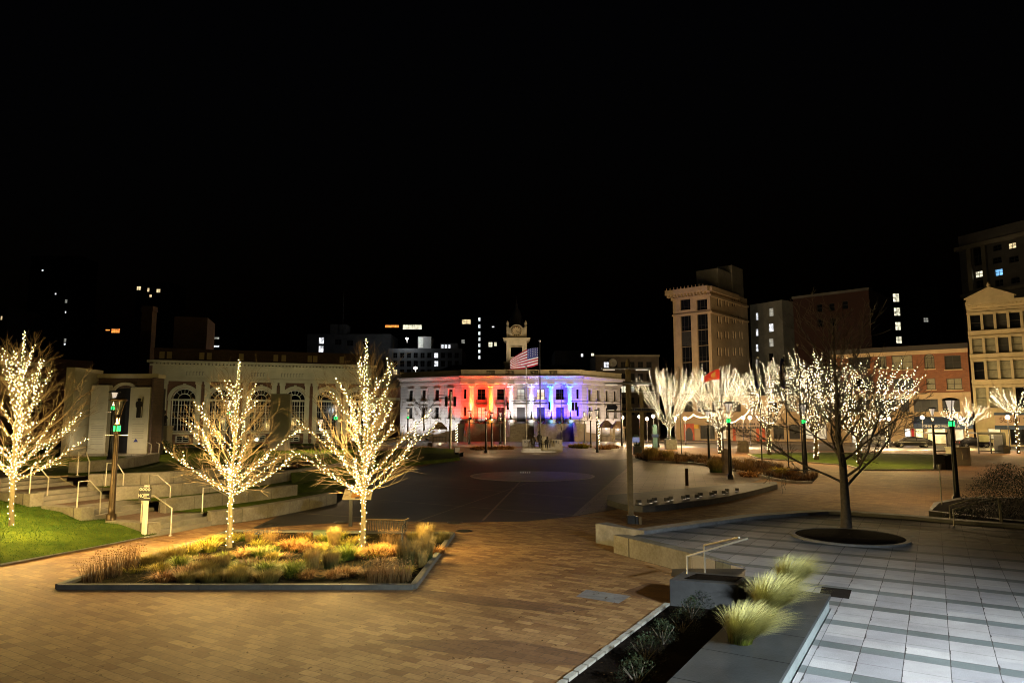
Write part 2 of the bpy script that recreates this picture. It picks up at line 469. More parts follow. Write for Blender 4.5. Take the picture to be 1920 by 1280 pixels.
# ---- terrace where the photographer stands: stone tiles with darker bands
def tile_mat():
    m = bpy.data.materials.new('terrace_tile'); m.use_nodes = True
    n, l = nt(m); b = n["Principled BSDF"]
    tc = n.new("ShaderNodeTexCoord"); mp = n.new("ShaderNodeMapping"); mp.inputs['Rotation'].default_value = (0, 0, ANG)
    l.new(tc.outputs['Object'], mp.inputs[0])
    sp = n.new("ShaderNodeSeparateXYZ"); l.new(mp.outputs[0], sp.inputs[0])
    def math_(op, a, b_=None, c=None):
        q = n.new("ShaderNodeMath"); q.operation = op
        for i, v in enumerate((a, b_, c)):
            if v is None: continue
            if isinstance(v, (int, float)): q.inputs[i].default_value = v
            else: l.new(v, q.inputs[i])
        return q.outputs[0]
    PER, CW = 1.28, .55
    yy = math_('ADD', sp.outputs['Y'], 100*PER + .18)
    fy = math_('MODULO', yy, PER)
    band_ = math_('LESS_THAN', fy, .30)
    fx = math_('MODULO', math_('ADD', sp.outputs['X'], 100*CW), CW)
    dn = n.new('ShaderNodeTexNoise'); dn.inputs['Scale'].default_value = 3.5; dn.inputs['Detail'].default_value = 6; l.new(tc.outputs['Object'], dn.inputs['Vector'])
    jw = math_('MULTIPLY_ADD', math_('MAXIMUM', math_('SUBTRACT', dn.outputs['Fac'], .5), 0.0), .10, .009)
    jx = math_('LESS_THAN', fx, jw)
    j1 = math_('LESS_THAN', math_('ABSOLUTE', math_('SUBTRACT', fy, .79)), .004)
    j2 = math_('LESS_THAN', math_('ABSOLUTE', math_('SUBTRACT', fy, .30)), .006)
    j3 = math_('LESS_THAN', fy, .006)
    jj = math_('MAXIMUM', math_('MAXIMUM', jx, j1), math_('MAXIMUM', j2, j3))
    # a random value per tile
    ix = math_('FLOOR', math_('DIVIDE', math_('ADD', sp.outputs['X'], 100*CW), CW))
    iy = math_('FLOOR', math_('DIVIDE', yy, PER/2))
    cb = n.new("ShaderNodeCombineXYZ"); l.new(ix, cb.inputs[0]); l.new(iy, cb.inputs[1])
    wn_ = n.new("ShaderNodeTexWhiteNoise"); wn_.noise_dimensions = '2D'; l.new(cb.outputs[0], wn_.inputs['Vector'])
    r1 = n.new("ShaderNodeValToRGB")
    r1.color_ramp.elements[0].color = (.29, .285, .30, 1); r1.color_ramp.elements[1].color = (.44, .42, .415, 1)
    l.new(wn_.outputs['Value'], r1.inputs[0])
    r2 = n.new("ShaderNodeValToRGB")
    r2.color_ramp.elements[0].color = (.10, .115, .115, 1); r2.color_ramp.elements[1].color = (.15, .175, .175, 1)
    l.new(wn_.outputs['Value'], r2.inputs[0])
    mx = n.new("ShaderNodeMix"); mx.data_type = 'RGBA'; l.new(band_, mx.inputs['Factor'])
    l.new(r1.outputs[0], mx.inputs['A']); l.new(r2.outputs[0], mx.inputs['B'])
    sp2 = n.new("ShaderNodeTexNoise"); sp2.inputs['Scale'].default_value = 90; sp2.inputs['Detail'].default_value = 3
    l.new(tc.outputs['Object'], sp2.inputs['Vector'])
    gr = n.new("ShaderNodeValToRGB"); gr.color_ramp.elements[0].position = .3; gr.color_ramp.elements[0].color = (.72, .72, .72, 1)
    gr.color_ramp.elements[1].position = .7; gr.color_ramp.elements[1].color = (1.2, 1.2, 1.2, 1); l.new(sp2.outputs['Fac'], gr.inputs[0])
    m2 = n.new("ShaderNodeMix"); m2.data_type = 'RGBA'; m2.blend_type = 'MULTIPLY'; m2.inputs['Factor'].default_value = 1
    l.new(mx.outputs['Result'], m2.inputs['A']); l.new(gr.outputs[0], m2.inputs['B'])
    st = n.new("ShaderNodeTexNoise"); st.inputs['Scale'].default_value = .8; st.inputs['Detail'].default_value = 8; st.inputs['Roughness'].default_value = .7
    l.new(tc.outputs['Object'], st.inputs['Vector'])
    sr = n.new("ShaderNodeValToRGB"); sr.color_ramp.elements[0].position = .3; sr.color_ramp.elements[0].color = (.68, .66, .66, 1)
    sr.color_ramp.elements[1].position = .65; sr.color_ramp.elements[1].color = (1.05, 1.05, 1.05, 1); l.new(st.outputs['Fac'], sr.inputs[0])
    m4 = n.new("ShaderNodeMix"); m4.data_type = 'RGBA'; m4.blend_type = 'MULTIPLY'; m4.inputs['Factor'].default_value = 1
    l.new(m2.outputs['Result'], m4.inputs['A']); l.new(sr.outputs[0], m4.inputs['B'])
    m3 = n.new("ShaderNodeMix"); m3.data_type = 'RGBA'; l.new(jj, m3.inputs['Factor'])
    l.new(m4.outputs['Result'], m3.inputs['A']); m3.inputs['B'].default_value = (.035, .028, .028, 1)
    l.new(m3.outputs['Result'], b.inputs['Base Color'])
    b.inputs['Roughness'].default_value = .6
    bp = n.new("ShaderNodeBump"); bp.inputs['Strength'].default_value = .3; bp.inputs['Distance'].default_value = .01
    l.new(math_('ADD', math_('MULTIPLY', jj, -1.0), math_('MULTIPLY', sp2.outputs['Fac'], .3)), bp.inputs['Height']); l.new(bp.outputs[0], b.inputs['Normal'])
    return m
M['terrace_tile'] = tile_mat()
TZ = 0.5
mb = MB()
tpts = gp([(1200, 1001), (1400, 973), (1545, 963), (1700, 972), (1800, 981), (1960, 992)], TZ)
tpts = [(p[0], p[1]) for p in tpts]
far_right = [(30, 17), (30, -8), (TA(-8, 0)[0]+2.9, -8)]
near = [TA(13.66, -1.73), TA(13.66, -2.85), tuple(G(1397, 1084, TZ)[:2]), tuple(G(1398, 1066, TZ)[:2]), tuple(G(1180, 1006, TZ)[:2])]
e1 = TA(-4, -1.73)
poly = tpts + [(30, 14), (30, -8), (e1[0], -8), e1] + near
mb.prism(poly, -.05, TZ)
o = mb.build('terrace', M['terrace_tile']); o['kind'] = 'structure'

sheet('terrace_ramp', gp([(1258, 1079, .01), (1397, 1084, .506), (1398, 1066, .506), (1262, 1062, .01)]), 0, M['asphalt'])
# ---- stepped lawn amphitheatre left of the plaza
def V2(*p): return Vector(p)
vv = Vector((.33, .944)).normalized(); uu = Vector((-vv.y, vv.x))
FL = [(Vector((-11.7, 23.3)), 0.0, 2.6), (Vector((-14.3, 23.9)), .42, 2.5), (Vector((-16.4, 24.4)), .84, 2.6), (Vector((-18.4, 25.0)), 1.26, 2.8)]
M['step'] = mat('step', (.23, .21, .16), .8, .25, 1.5, .2, 30)
M['landing'] = bricks('landing', (.15, .09, .05), (.20, .125, .075), (.10, .07, .05), .3, .1, R(20), .006, .75, .3)
for i, (O, z0, wd) in enumerate(FL):
    t = thing('stone_steps', ('lowest flight of stone steps beside the black sign on its white post', 'second flight of stone steps just above the lowest one',
              'third flight of stone steps up between the lawn and the curved walls', 'topmost flight of stone steps behind the trunk of the lit tree')[i], 'steps',
              (O.x, O.y, z0), 0, 'flights of steps up the lawn')
    mb = MB()
    nxt = (FL[i+1][0] - O).length if i < 3 else 4.0
    for k in range(3):
        p = [O + uu*(.36*k), O + uu*(.36*k) + vv*wd, O + uu*(nxt+.2) + vv*wd, O + uu*(nxt+.2)]
        mb.prism(p, z0 - .05 + (.14*k if k else 0), z0 + .14*(k+1) - (.001 if k else 0))
    mb.build('treads', M['step'], t, True)
    mb = MB()
    p = [O + uu*1.12, O + uu*1.12 + vv*wd, O + uu*(nxt+.1) + vv*wd, O + uu*(nxt+.1)]
    mb.add([(q.x, q.y, z0 + .424) for q in p], [(3, 2, 1, 0)])
    mb.build('landing', M['landing'], t, True)
    mb = MB()
    p = [O - vv*.5, O, O + uu*1.9, O + uu*1.9 - vv*.5]
    mb.prism(p, z0 - .1, z0 + .45)
    mb.build('cheek_block', M['concrete'], t, True, bevel=.015)
walls = [('lowest curved concrete seat wall beside the dark plaza', [(-11.1, 25.6), (-10.2, 26.7), (-9.2, 29.2), (-8.3, 32.2)], -.05, .5),
         ('second curved concrete seat wall, one step above the lowest', [(-12.9, 25.7), (-11.7, 27.7), (-10.6, 29.8), (-9.9, 31.5)], .3, .92),
         ('third curved concrete seat wall ending by thin handrails', [(-14.9, 26.0), (-13.2, 27.7), (-11.9, 30.6), (-11.0, 35), (-9.6, 42)], .7, 1.34),
         ('fourth curved concrete seat wall under the upper lawn', [(-16.4, 26.9), (-14.0, 28.2), (-13.0, 31), (-12.3, 36)], 1.1, 1.74),
         ('topmost short curved seat wall in front of the stone memorial', [(-17.9, 28.2), (-17.5, 29.5), (-17.6, 32), (-18.6, 36)], 1.5, 2.12)]
def smooth_poly(P, n=6):
    out = []
    for i in range(len(P)-1):
        p0 = Vector(P[max(i-1, 0)]); p1 = Vector(P[i]); p2 = Vector(P[i+1]); p3 = Vector(P[min(i+2, len(P)-1)])
        for k in range(n):
            t = k/n
            out.append(.5*((2*p1) + (-p0+p2)*t + (2*p0-5*p1+4*p2-p3)*t*t + (-p0+3*p1-3*p2+p3)*t**3))
    out.append(Vector(P[-1]))
    return out
WP = []
for lab, pts, zb, zt in walls:
    sp = smooth_poly(pts)
    WP.append(sp)
    mb = MB(); mb.strip([tuple(p) for p in sp], .45, zb, zt)
    tag(mb.build('seat_wall', M['concrete'], bevel=.012), lab, 'wall', 'curved seat walls of the stepped lawn')
def between(a, b, z, name):
    P = [tuple(p) for p in a] + [tuple(p) for p in reversed(b)]
    mb = MB(); n = len(a)
    m_ = min(len(a), len(b))
    A = [a[int(i*(len(a)-1)/(m_-1))] for i in range(m_)]; B = [b[int(i*(len(b)-1)/(m_-1))] for i in range(m_)]
    vs = [(p.x, p.y, z) for p in A] + [(p.x, p.y, z) for p in B]
    mb.add(vs, [(m_+i, m_+i+1, i+1, i) for i in range(m_-1)])
    o = mb.build(name, M['lawn']); o['kind'] = 'structure'
between(WP[0], WP[1], .46, 'lawn_terrace')
between(WP[1], WP[2], .86, 'lawn_terrace')
between(WP[2], WP[3], 1.28, 'lawn_terrace')
sheet('upper_lawn', [(-11.4, 33), (-10.6, 40), (-10.5, 46), (-14, 80), (-75, 80), (-75, 30), (-30, 26), (-18.6, 27), (-16.6, 27.0), (-14.1, 28.3), (-13.1, 31)], 1.68, M['lawn'])
sheet('museum_walk', [(-50, 51), (-13, 55), (-13, 58), (-50, 54.5)], 1.69, M['pavement'])
sheet('lawn_slope', [(-8.3, 32.2), (-8.6, 38), (-9.4, 48, .6), (-10.6, 46, 1.66), (-10.7, 40, 1.66), (-11.0, 34.4, 1.3), (-9.9, 31.5, .46)], .45, M['lawn'])
# front lawn, rising with the steps
lawn_pts = [(-140, 1084, .09), (0, 1056, .09), (150, 1029, .09), (296, 1000, .09), (240, 981, .36), (186, 969, .42), (118, 955, .74), (88, 944, .84), (30, 926, 1.1), (-130, 915, 1.35), (-300, 960, 1.0)]
P = gp(lawn_pts)
mb = MB()
cxm = G(40, 1000, .55)
mb.add([tuple(cxm)] + P, [(0, (i+1) % len(P) + 1, i+1) for i in range(len(P))])
o = mb.build('front_lawn', M['lawn']); o['kind'] = 'structure'
mb = MB(); k0, k1 = G(-160, 1089), G(299, 1001)
mb.strip([(k0.x, k0.y), (k1.x, k1.y)], .16, -.02, .13)
tag(mb.build('lawn_kerb', M['granite_light'], bevel=.01), kind='structure')
# far right lawn
LR = [(1402, 852), (1460, 849), (1600, 849), (1756, 853), (1762, 881), (1620, 882), (1590, 873), (1500, 866), (1420, 859)]
sheet('right_lawn', gp(LR), .03, M['lawn'])
mb = MB()
q = gp(LR + [LR[0]])
mb.strip([(p[0], p[1]) for p in q], .18, -.02, .09)
tag(mb.build('right_lawn_kerb', M['granite_light']), kind='structure')
sheet('lawn_island', gp([(700, 872, .3), (775, 866, .3), (862, 857, .3), (853, 842, .3), (790, 837, .3), (700, 846, .3)]), .3, M['lawn'], th=.35)
# fountain circle
fc = G(998, 892)
mb = MB(); mb.lathe([(4.1, -.02), (4.1, .016), (3.7, .016), (3.68, .012), (0.01, .012)], (fc.x, fc.y, 0), 64, caps=False, smooth=False)
ft = thing('fountain', 'round ground fountain flush with the dark plaza, low jets lit', 'fountain', (fc.x, fc.y, 0))
mb.build('basin', M['wet_ring'], ft, True)
mb = MB(); mb.lathe([(4.28, -.02), (4.28, .022), (4.11, .022), (4.11, -.02)], (0, 0, 0), 64, caps=False, smooth=False)
mb.build('rim', M['granite_light'], ft)
for k in range(5):
    mb = MB(); a = -.75 + k*.16
    mb.lathe([(.03, 0.012), (.035, .06), (.01, .11)], (a, 2.6 - .05*(k % 2), 0), 8)
    mb.build('jet_light', M['lit_dim'], ft)
# ================================================================== TREES
def curve_pts(p, d, L, n, bend, r, droop=0.0, up=0.0):
    """wandering polyline from p along d"""
    pts = [Vector(p)]
    d = Vector(d).normalized()
    st = L/n
    for i in range(n):
        d = (d + Vector((r.gauss(0, bend), r.gauss(0, bend), r.gauss(0, bend)*.6 + up - droop))).normalized()
        pts.append(pts[-1] + d*st)
    return pts
def lerp_on(pts, t):
    x = t*(len(pts)-1); i = min(int(x), len(pts)-2); f = x - i
    return pts[i].lerp(pts[i+1], f), (pts[i+1]-pts[i]).normalized()
def rot_dir(d, ang, az):
    d = d.normalized(); a = d.orthogonal().normalized(); b = d.cross(a)
    return (d*math.cos(ang) + (a*math.cos(az) + b*math.sin(az))*math.sin(ang)).normalized()

def bulbs_along(pts, r0, r1, step, out, r, jit=.35):
    """points round a branch like a wound string"""
    L = sum((pts[i+1]-pts[i]).length for i in range(len(pts)-1))
    n = max(2, int(L/step)); az = r.random()*6
    for k in range(n):
        t = (k + r.random()*jit)/n
        if t >= 1: continue
        p, d = lerp_on(pts, t)
        az += 1.9 + r.random()*.8
        rr = r0 + (r1-r0)*t
        a = d.orthogonal().normalized(); b = d.cross(a)
        out.append(p + (a*math.cos(az) + b*math.sin(az))*(rr + .02))

def tree_light(loc, offs, power, size=.02):
    for o_ in offs:
        L = bpy.data.lights.new('string_light_glow', 'POINT'); L.energy = power; L.color = (1, .68, .22); L.shadow_soft_size = .12
        lo = bpy.data.objects.new('string_light_glow', L); lo.location = Vector(loc) + Vector(o_); COL.objects.link(lo)

def near_tree(loc, H, seed, label, slabel, clear=1.55, spread=1.0, big=False, base_dark=False):
    """young street tree with an ascending crown wound with warm string lights"""
    r = random.Random(seed)
    t = thing('lit_tree', label, 'tree', loc, 0, 'young trees wound with string lights')
    trunk = [Vector((0, 0, -.05))]
    n = 14
    dx = 0; dy = 0
    for i in range(1, n+1):
        dx += r.gauss(0, .018); dy += r.gauss(0, .018)
        trunk.append(Vector((dx, dy, H*.97*i/n)))
    rad = [max(.008, .075*(1-.93*i/n)) for i in range(n+1)]
    rad[0] = .095
    mb = MB(); mb.tube(trunk, rad, 9); mb.build('trunk', M['bark_lit'], t)
    bl = []; cr = MB(); prim = []
    bulbs_along(trunk[:5] if clear > 1.5 else trunk[:4], .085, .06, .075, bl, r)
    bulbs_along(trunk[3:], .06, .01, .045, bl, r)
    nb = 34
    for k in range(nb):
        f = (k + r.random()*.7)/nb
        z = clear + (H*.76 - clear)*f**1.45
        p, _ = lerp_on(trunk, z/(H*.97))
        az = k*2.399 + r.gauss(0, .3)
        el = R(15 + 50*f**.75 + r.gauss(0, 6))
        L = (2.15*(1-f)**.7 + .75)*spread*(H/6.2)*(.72 + .42*r.random())
        d = Vector((math.cos(az)*math.cos(el), math.sin(az)*math.cos(el), math.sin(el)))
        pts = curve_pts(p, d, L, 7, .08, r, up=.05)
        lit = f < .3 or r.random() < .62
        if lit: prim.append(pts)
        cr.tube(pts, [max(.005, .024*(1-.3*f)*(1-.8*i/7)) for i in range(8)], 5, cap=False)
        if lit: bulbs_along(pts, .02, .008, .085, bl, r)
        # fine twigs
        for q in range(int(9*(L/1.5)) + 3):
            u = .10 + .88*r.random()
            s, dd = lerp_on(pts, u)
            td = rot_dir(dd, R(16 + 24*r.random()), r.random()*6.28)
            tl = (.5 + .7*r.random())*(1.15-u*.5)*(H/6.2)
            droop = .05 if (el < R(28) and r.random() < .4) else -.035
            tp = curve_pts(s, td, tl, 5, .09, r, droop=droop)
            cr.tube(tp, [.006, .0055, .005, .004, .003, .002], 3, cap=False)
            if lit and r.random() < .10:
                bulbs_along(tp[:4], .008, .006, .09, bl, r)
            for q2 in range(2):
                s2, d2 = lerp_on(tp, .25 + .6*r.random())
                t2 = curve_pts(s2, rot_dir(d2, R(20+20*r.random()), r.random()*6.28), tl*.5, 3, .1, r, up=.02)
                cr.tube(t2, [.0045, .004, .003, .002], 3, cap=False)
    cr.build('crown', M['twig'], t)
    # string lights: a thing of its own hung in the tree
    s = thing('string_lights', slabel, 'string lights', loc, 0, 'string lights in the trees')
    wr = MB()
    for pts in prim + [trunk]:
        wp = []
        for i in range(22):
            p, d = lerp_on(pts, i/21.01)
            a = d.orthogonal().normalized(); b = d.cross(a); an = i*1.6
            wp.append(p + (a*math.cos(an) + b*math.sin(an))*(.03 if pts is not trunk else .09*(1-.8*i/22)))
        wr.tube(wp, .003, 3, cap=False)
    wr.build('wire', M['wire'], s)
    bm_ = MB(); bm_.octa((0, 0, 0), .0135); bme = bm_.mesh('bulb', M['bulb'])
    order = sorted(range(len(bl)), key=lambda i: bl[i].y + r.random()*.2)
    hundred = set(order[:100])
    rest = MB()
    for i, p in enumerate(bl):
        if i in hundred: link('bulb', bme, s, p)
        else: rest.octa(p, .009 + .007*r.random())
    o = rest.build('bulb_string', M['bulb'], s); o['kind'] = 'stuff'
    tree_light(loc, [(1.15, -.8, H*.2), (-1.2, .2, H*.2), (.1, -1.35, H*.28), (-.2, -1.0, H*.52)], 150)
    return t

near_tree(G(430, 1029), 5.85, 11, 'slim lit tree standing at the left end of the planting bed, centre of three', 'warm string lights wound up the lit tree behind the white sign post')
near_tree(G(678, 1030), 6.5, 23, 'tallest near lit tree, beside the tilted information panel', 'warm string lights wound up the lit tree by the information panel', spread=1.02)
near_tree(G(20, 1000, .42), 6.35, 37, 'lit tree on the lawn at the far left with a dark bare trunk base', 'warm string lights filling the lit tree on the left lawn', spread=1.15)

def vase_tree(loc, H, W, seed, label, slabel, trunk_h=2.3, nprim=20, dens=.26, group='vase shaped trees wound with string lights', br=.029, wrap=True, glow=True, el0=82, el1=48):
    """far street tree: wrapped trunk and a fan of upright limbs covered in lights"""
    r = random.Random(seed)
    t = thing('lit_tree', label, 'tree', loc, 0, group)
    mb = MB(); mb.tube([(0, 0, -.05), (.02, 0, trunk_h*.5), (0, .03, trunk_h)], [.22*H/10, .17*H/10, .17*H/10], 8)
    mb.build('trunk', M['twig_far'], t)
    cr = MB(); bl = []; wr = MB()
    tp = [Vector((0, 0, .2)), Vector((.02, 0, trunk_h*.5)), Vector((0, .03, trunk_h))]
    if wrap:
        for q in range(3): bulbs_along(tp, .2*H/10, .17*H/10, .24, bl, r)
    for k in range(nprim):
        f = (k+.5)/nprim
        az = k*2.399
        el = R(el0 - (el0-el1)*math.sqrt(f) + r.gauss(0, 3))
        L = (H - trunk_h)*(1.02 - .3*f)*(.85 + .2*r.random())/max(.62, math.sin(el))
        L = min(L, (H-trunk_h)*1.02)
        d = Vector((math.cos(az)*math.cos(el), math.sin(az)*math.cos(el), math.sin(el)))
        d.x *= W; d.y *= W
        p = Vector((0, .03, trunk_h*(.88 + .12*r.random())))
        pts = curve_pts(p, d, L, 8, .05, r, up=.035)
        cr.tube(pts, [max(.012, .07*(1-.85*i/8)*H/10) for i in range(9)], 4, cap=False)
        bulbs_along(pts, .08, .03, dens, bl, r)
        wr.tube([q + Vector((.06*math.cos(i*2.2), .06*math.sin(i*2.2), 0)) for i, q in enumerate(pts)], .006, 3, cap=False)
        for q in range(3):
            u = .2 + .55*r.random(); s, dd = lerp_on(pts, u)
            sp = curve_pts(s, rot_dir(dd, R(14+14*r.random()), r.random()*6.28), L*(1-u)*.85, 5, .06, r, up=.04)
            cr.tube(sp, [.03, .025, .02, .015, .01, .007], 3, cap=False)
            bulbs_along(sp, .04, .02, dens*1.1, bl, r)
        for q in range(6):
            u = .45 + .54*r.random(); s, dd = lerp_on(pts, u)
            sp = curve_pts(s, rot_dir(dd, R(10+18*r.random()), r.random()*6.28), (.7 + 1.1*r.random())*H/10, 4, .06, r, up=.05)
            cr.tube(sp, [.016, .013, .010, .008, .006], 3, cap=False)
    cr.build('crown', M['twig_far'], t)
    bm_ = MB()
    for p in bl: bm_.octa(p, br*(.7 + .6*r.random()))
    s = thing('string_lights', slabel, 'string lights', loc, 0, 'string lights in the trees')
    o = bm_.build('bulb_string', M['bulb_far'], s); o['kind'] = 'stuff'
    wr.build('wire', M['wire'], s)
    if glow: tree_light(loc, [(1.6, -3.2, H*.30), (-1.6, -3.0, H*.36)], 260)
    return t
vase_tree(G(1256, 842), 11.4, .8, 151, 'bushy lit tree just right of the tall wayfinding pole', 'string lights covering the bushy tree by the wayfinding pole', 2.6, dens=.27, nprim=19, el1=44)
vase_tree(G(1350, 850), 10.6, .78, 102, 'lit tree standing behind the red flag', 'string lights covering the tree behind the red flag', 2.4, dens=.27, nprim=19, el1=44)
vase_tree(G(1443, 853), 10.6, .82, 103, 'lit tree between the red flag pole and the furled blue flag', 'string lights covering the tree next to the furled blue flag', 2.6, dens=.27, nprim=19, el1=44)
vase_tree(G(1531, 862), 11.2, 1.0, 104, 'dense lit tree directly behind the dark pole with a furled flag', 'string lights on the dense tree beside the furled flag', 2.5, 22)
vase_tree(G(1612, 870), 10.2, 1.0, 105, 'widest lit tree, seen through the bare tree on the terrace', 'string lights on the widest tree beyond the bare tree', 2.3, 24, el1=32)
vase_tree(G(1664, 840), 6.6, 1.1, 106, 'lit tree with a thin wrapped trunk behind the grey van', 'string lights on the thin tree at the far kerb beside cars', 4.2, 9, .3, br=.034)
vase_tree(G(1815, 837), 7.4, 1.35, 107, 'small sparse lit tree rising behind the bus shelter', 'string lights on the sparse tree behind the bus shelter', 3.2, 13, .3, br=.036, el1=22)
vase_tree(G(1910, 850), 8.5, 1.0, 108, 'lit tree at the picture edge before the sushi shop', 'string lights on the tree before the sushi shop', 4.6, 8, .26, br=.036, el1=20)

def bare_tree(loc, H, seed, label, m, trunk_r=.16, clear=1.9, nprim=13, wide=1.0, group=None, lean=.03, levels=3, twig_r=.008):
    r = random.Random(seed)
    t = thing('bare_tree', label, 'tree', loc, 0, group)
    n = 10
    trunk = [Vector((0, 0, -.05))]
    for i in range(1, n+1):
        trunk.append(Vector((-lean*H*i/n + r.gauss(0, .03), r.gauss(0, .03), H*.95*i/n)))
    mb = MB(); mb.tube(trunk, [max(.012, trunk_r*(1.12 if i == 0 else 1-.92*(i/n)**.9)) for i in range(n+1)], 10)
    mb.build('trunk', m, t)
    cr = MB()
    def grow(p, d, L, rad, lev):
        k = 6
        pts = curve_pts(p, d, L, k, .13, r, up=.05)
        cr.tube(pts, [max(twig_r*.5, rad*(1-.72*i/k)) for i in range(k+1)], 6 if lev == 0 else 4, cap=False)
        if lev >= levels: return
        for q in range(7 if lev == 0 else 5):
            u = .2 + .78*(q + r.random())/(7 if lev == 0 else 5)
            s, dd = lerp_on(pts, min(.99, u))
            grow(s, rot_dir(dd, R(25 + 25*r.random()), r.random()*6.28), L*(.32 + .3*r.random())*(1.1-.4*u), rad*.42*(1.1-u*.5), lev+1)
    for k in range(nprim):
        f = (k + .4*r.random())/nprim
        z = clear + (H*.85-clear)*f**1.2
        p, _ = lerp_on(trunk, z/(H*.95))
        az = k*2.399 + r.gauss(0, .2) + .4
        el = R(24 + 46*f + r.gauss(0, 5))
        L = (3.0*(1-f)**.8 + .7)*wide*H/7*(.8 + .35*r.random())
        if f > .62: el = R(62 + 16*r.random()); L = (H*1.02 - z)*(.75 + .3*r.random())
        grow(p, Vector((math.cos(az)*math.cos(el), math.sin(az)*math.cos(el), math.sin(el))), L, trunk_r*.29*(1-.6*f), 0 if f < .62 else 1)
    cr.build('crown', m, t)
    return t
bare_tree(G(1587, 991, TZ), 6.9, 201, 'large bare unlit tree in a round planting hole on the stone terrace', M['bark_dark'], .155, 1.2, 21, .92, lean=.012, twig_r=.014)
bare_tree(AT(795, 806, 118), 6.2, 202, 'small bare dark tree before the white wing of the city hall', M['bark_dark'], .14, 1.6, 11, 1.0, levels=2, twig_r=.03)
# ================================================================== BUILDINGS
# every building: an Empty at its near front corner, local x along the front, y into the building, z up
def wpt(face, w, d, u, z, e):
    """u along a face, e = distance outwards from it"""
    if face == 'front': return (u, -e, z)
    if face == 'right': return (w + e, u, z)
    if face == 'left': return (-e, d - u, z)
    return (w - u, d + e, z)
def facade(mb, face, w, d, u0, u1, z0, z1, holes, rev=.3, mi=0):
    """wall with real openings; hole = (u0,u1,z0,z1[, 'arch'])"""
    us = sorted({u0, u1, *[h[0] for h in holes], *[h[1] for h in holes]})
    zs = sorted({z0, z1, *[h[2] for h in holes], *[h[3] for h in holes]})
    us = [u for u in us if u0 <= u <= u1]; zs = [z for z in zs if z0 <= z <= z1]
    q = lambda u, z, e=0: wpt(face, w, d, u, z, e)
    # merge cells in columns
    for i in range(len(us)-1):
        a, b = us[i], us[i+1]
        run = None
        for j in range(len(zs)-1):
            c_, e_ = zs[j], zs[j+1]
            inside = any(h[0]-1e-6 <= a and b <= h[1]+1e-6 and h[2]-1e-6 <= c_ and e_ <= h[3]+1e-6 for h in holes)
            if not inside:
                if run is None: run = c_
            elif run is not None:
                mb.quad(q(a, run), q(b, run), q(b, c_), q(a, c_), mi); run = None
        if run is not None: mb.quad(q(a, run), q(b, run), q(b, zs[-1]), q(a, zs[-1]), mi)
    for h in holes:
        a, b, c_, e_ = h[:4]
        if len(h) > 4:
            r = (b-a)/2; zc = e_ - r; um = (a+b)/2; n = 14
            arc = [(um - r*math.cos(PI*k/n), zc + r*math.sin(PI*k/n)) for k in range(n+1)]
            for k in range(n):
                p0, p1 = arc[k], arc[k+1]
                mb.quad(q(*p0), q(*p1), q(p1[0], e_), q(p0[0], e_), mi)
                mb.quad(q(*p0), q(*p1), q(*p1, -rev), q(*p0, -rev), mi)
            top = zc
        else:
            top = e_
            mb.quad(q(a, e_), q(b, e_), q(b, e_, -rev), q(a, e_, -rev), mi)
        mb.quad(q(a, c_), q(a, top), q(a, top, -rev), q(a, c_, -rev), mi)
        mb.quad(q(b, c_), q(b, top), q(b, top, -rev), q(b, c_, -rev), mi)
        mb.quad(q(a, c_), q(b, c_), q(b, c_, -rev), q(a, c_, -rev), mi)
def fbox(mb, face, w, d, u0, u1, z0, z1, e0, e1, mi=0):
    vs = [wpt(face, w, d, *p) for p in ((u0,z0,e0),(u1,z0,e0),(u1,z0,e1),(u0,z0,e1),(u0,z1,e0),(u1,z1,e0),(u1,z1,e1),(u0,z1,e1))]
    mb.add(vs, [(0,3,2,1),(4,5,6,7),(0,1,5,4),(1,2,6,5),(2,3,7,6),(3,0,4,7)], mi)
WCACHE = {}
def face_rot(face): return {'front': 0, 'right': R(90), 'left': R(-90), 'back': PI}[face]
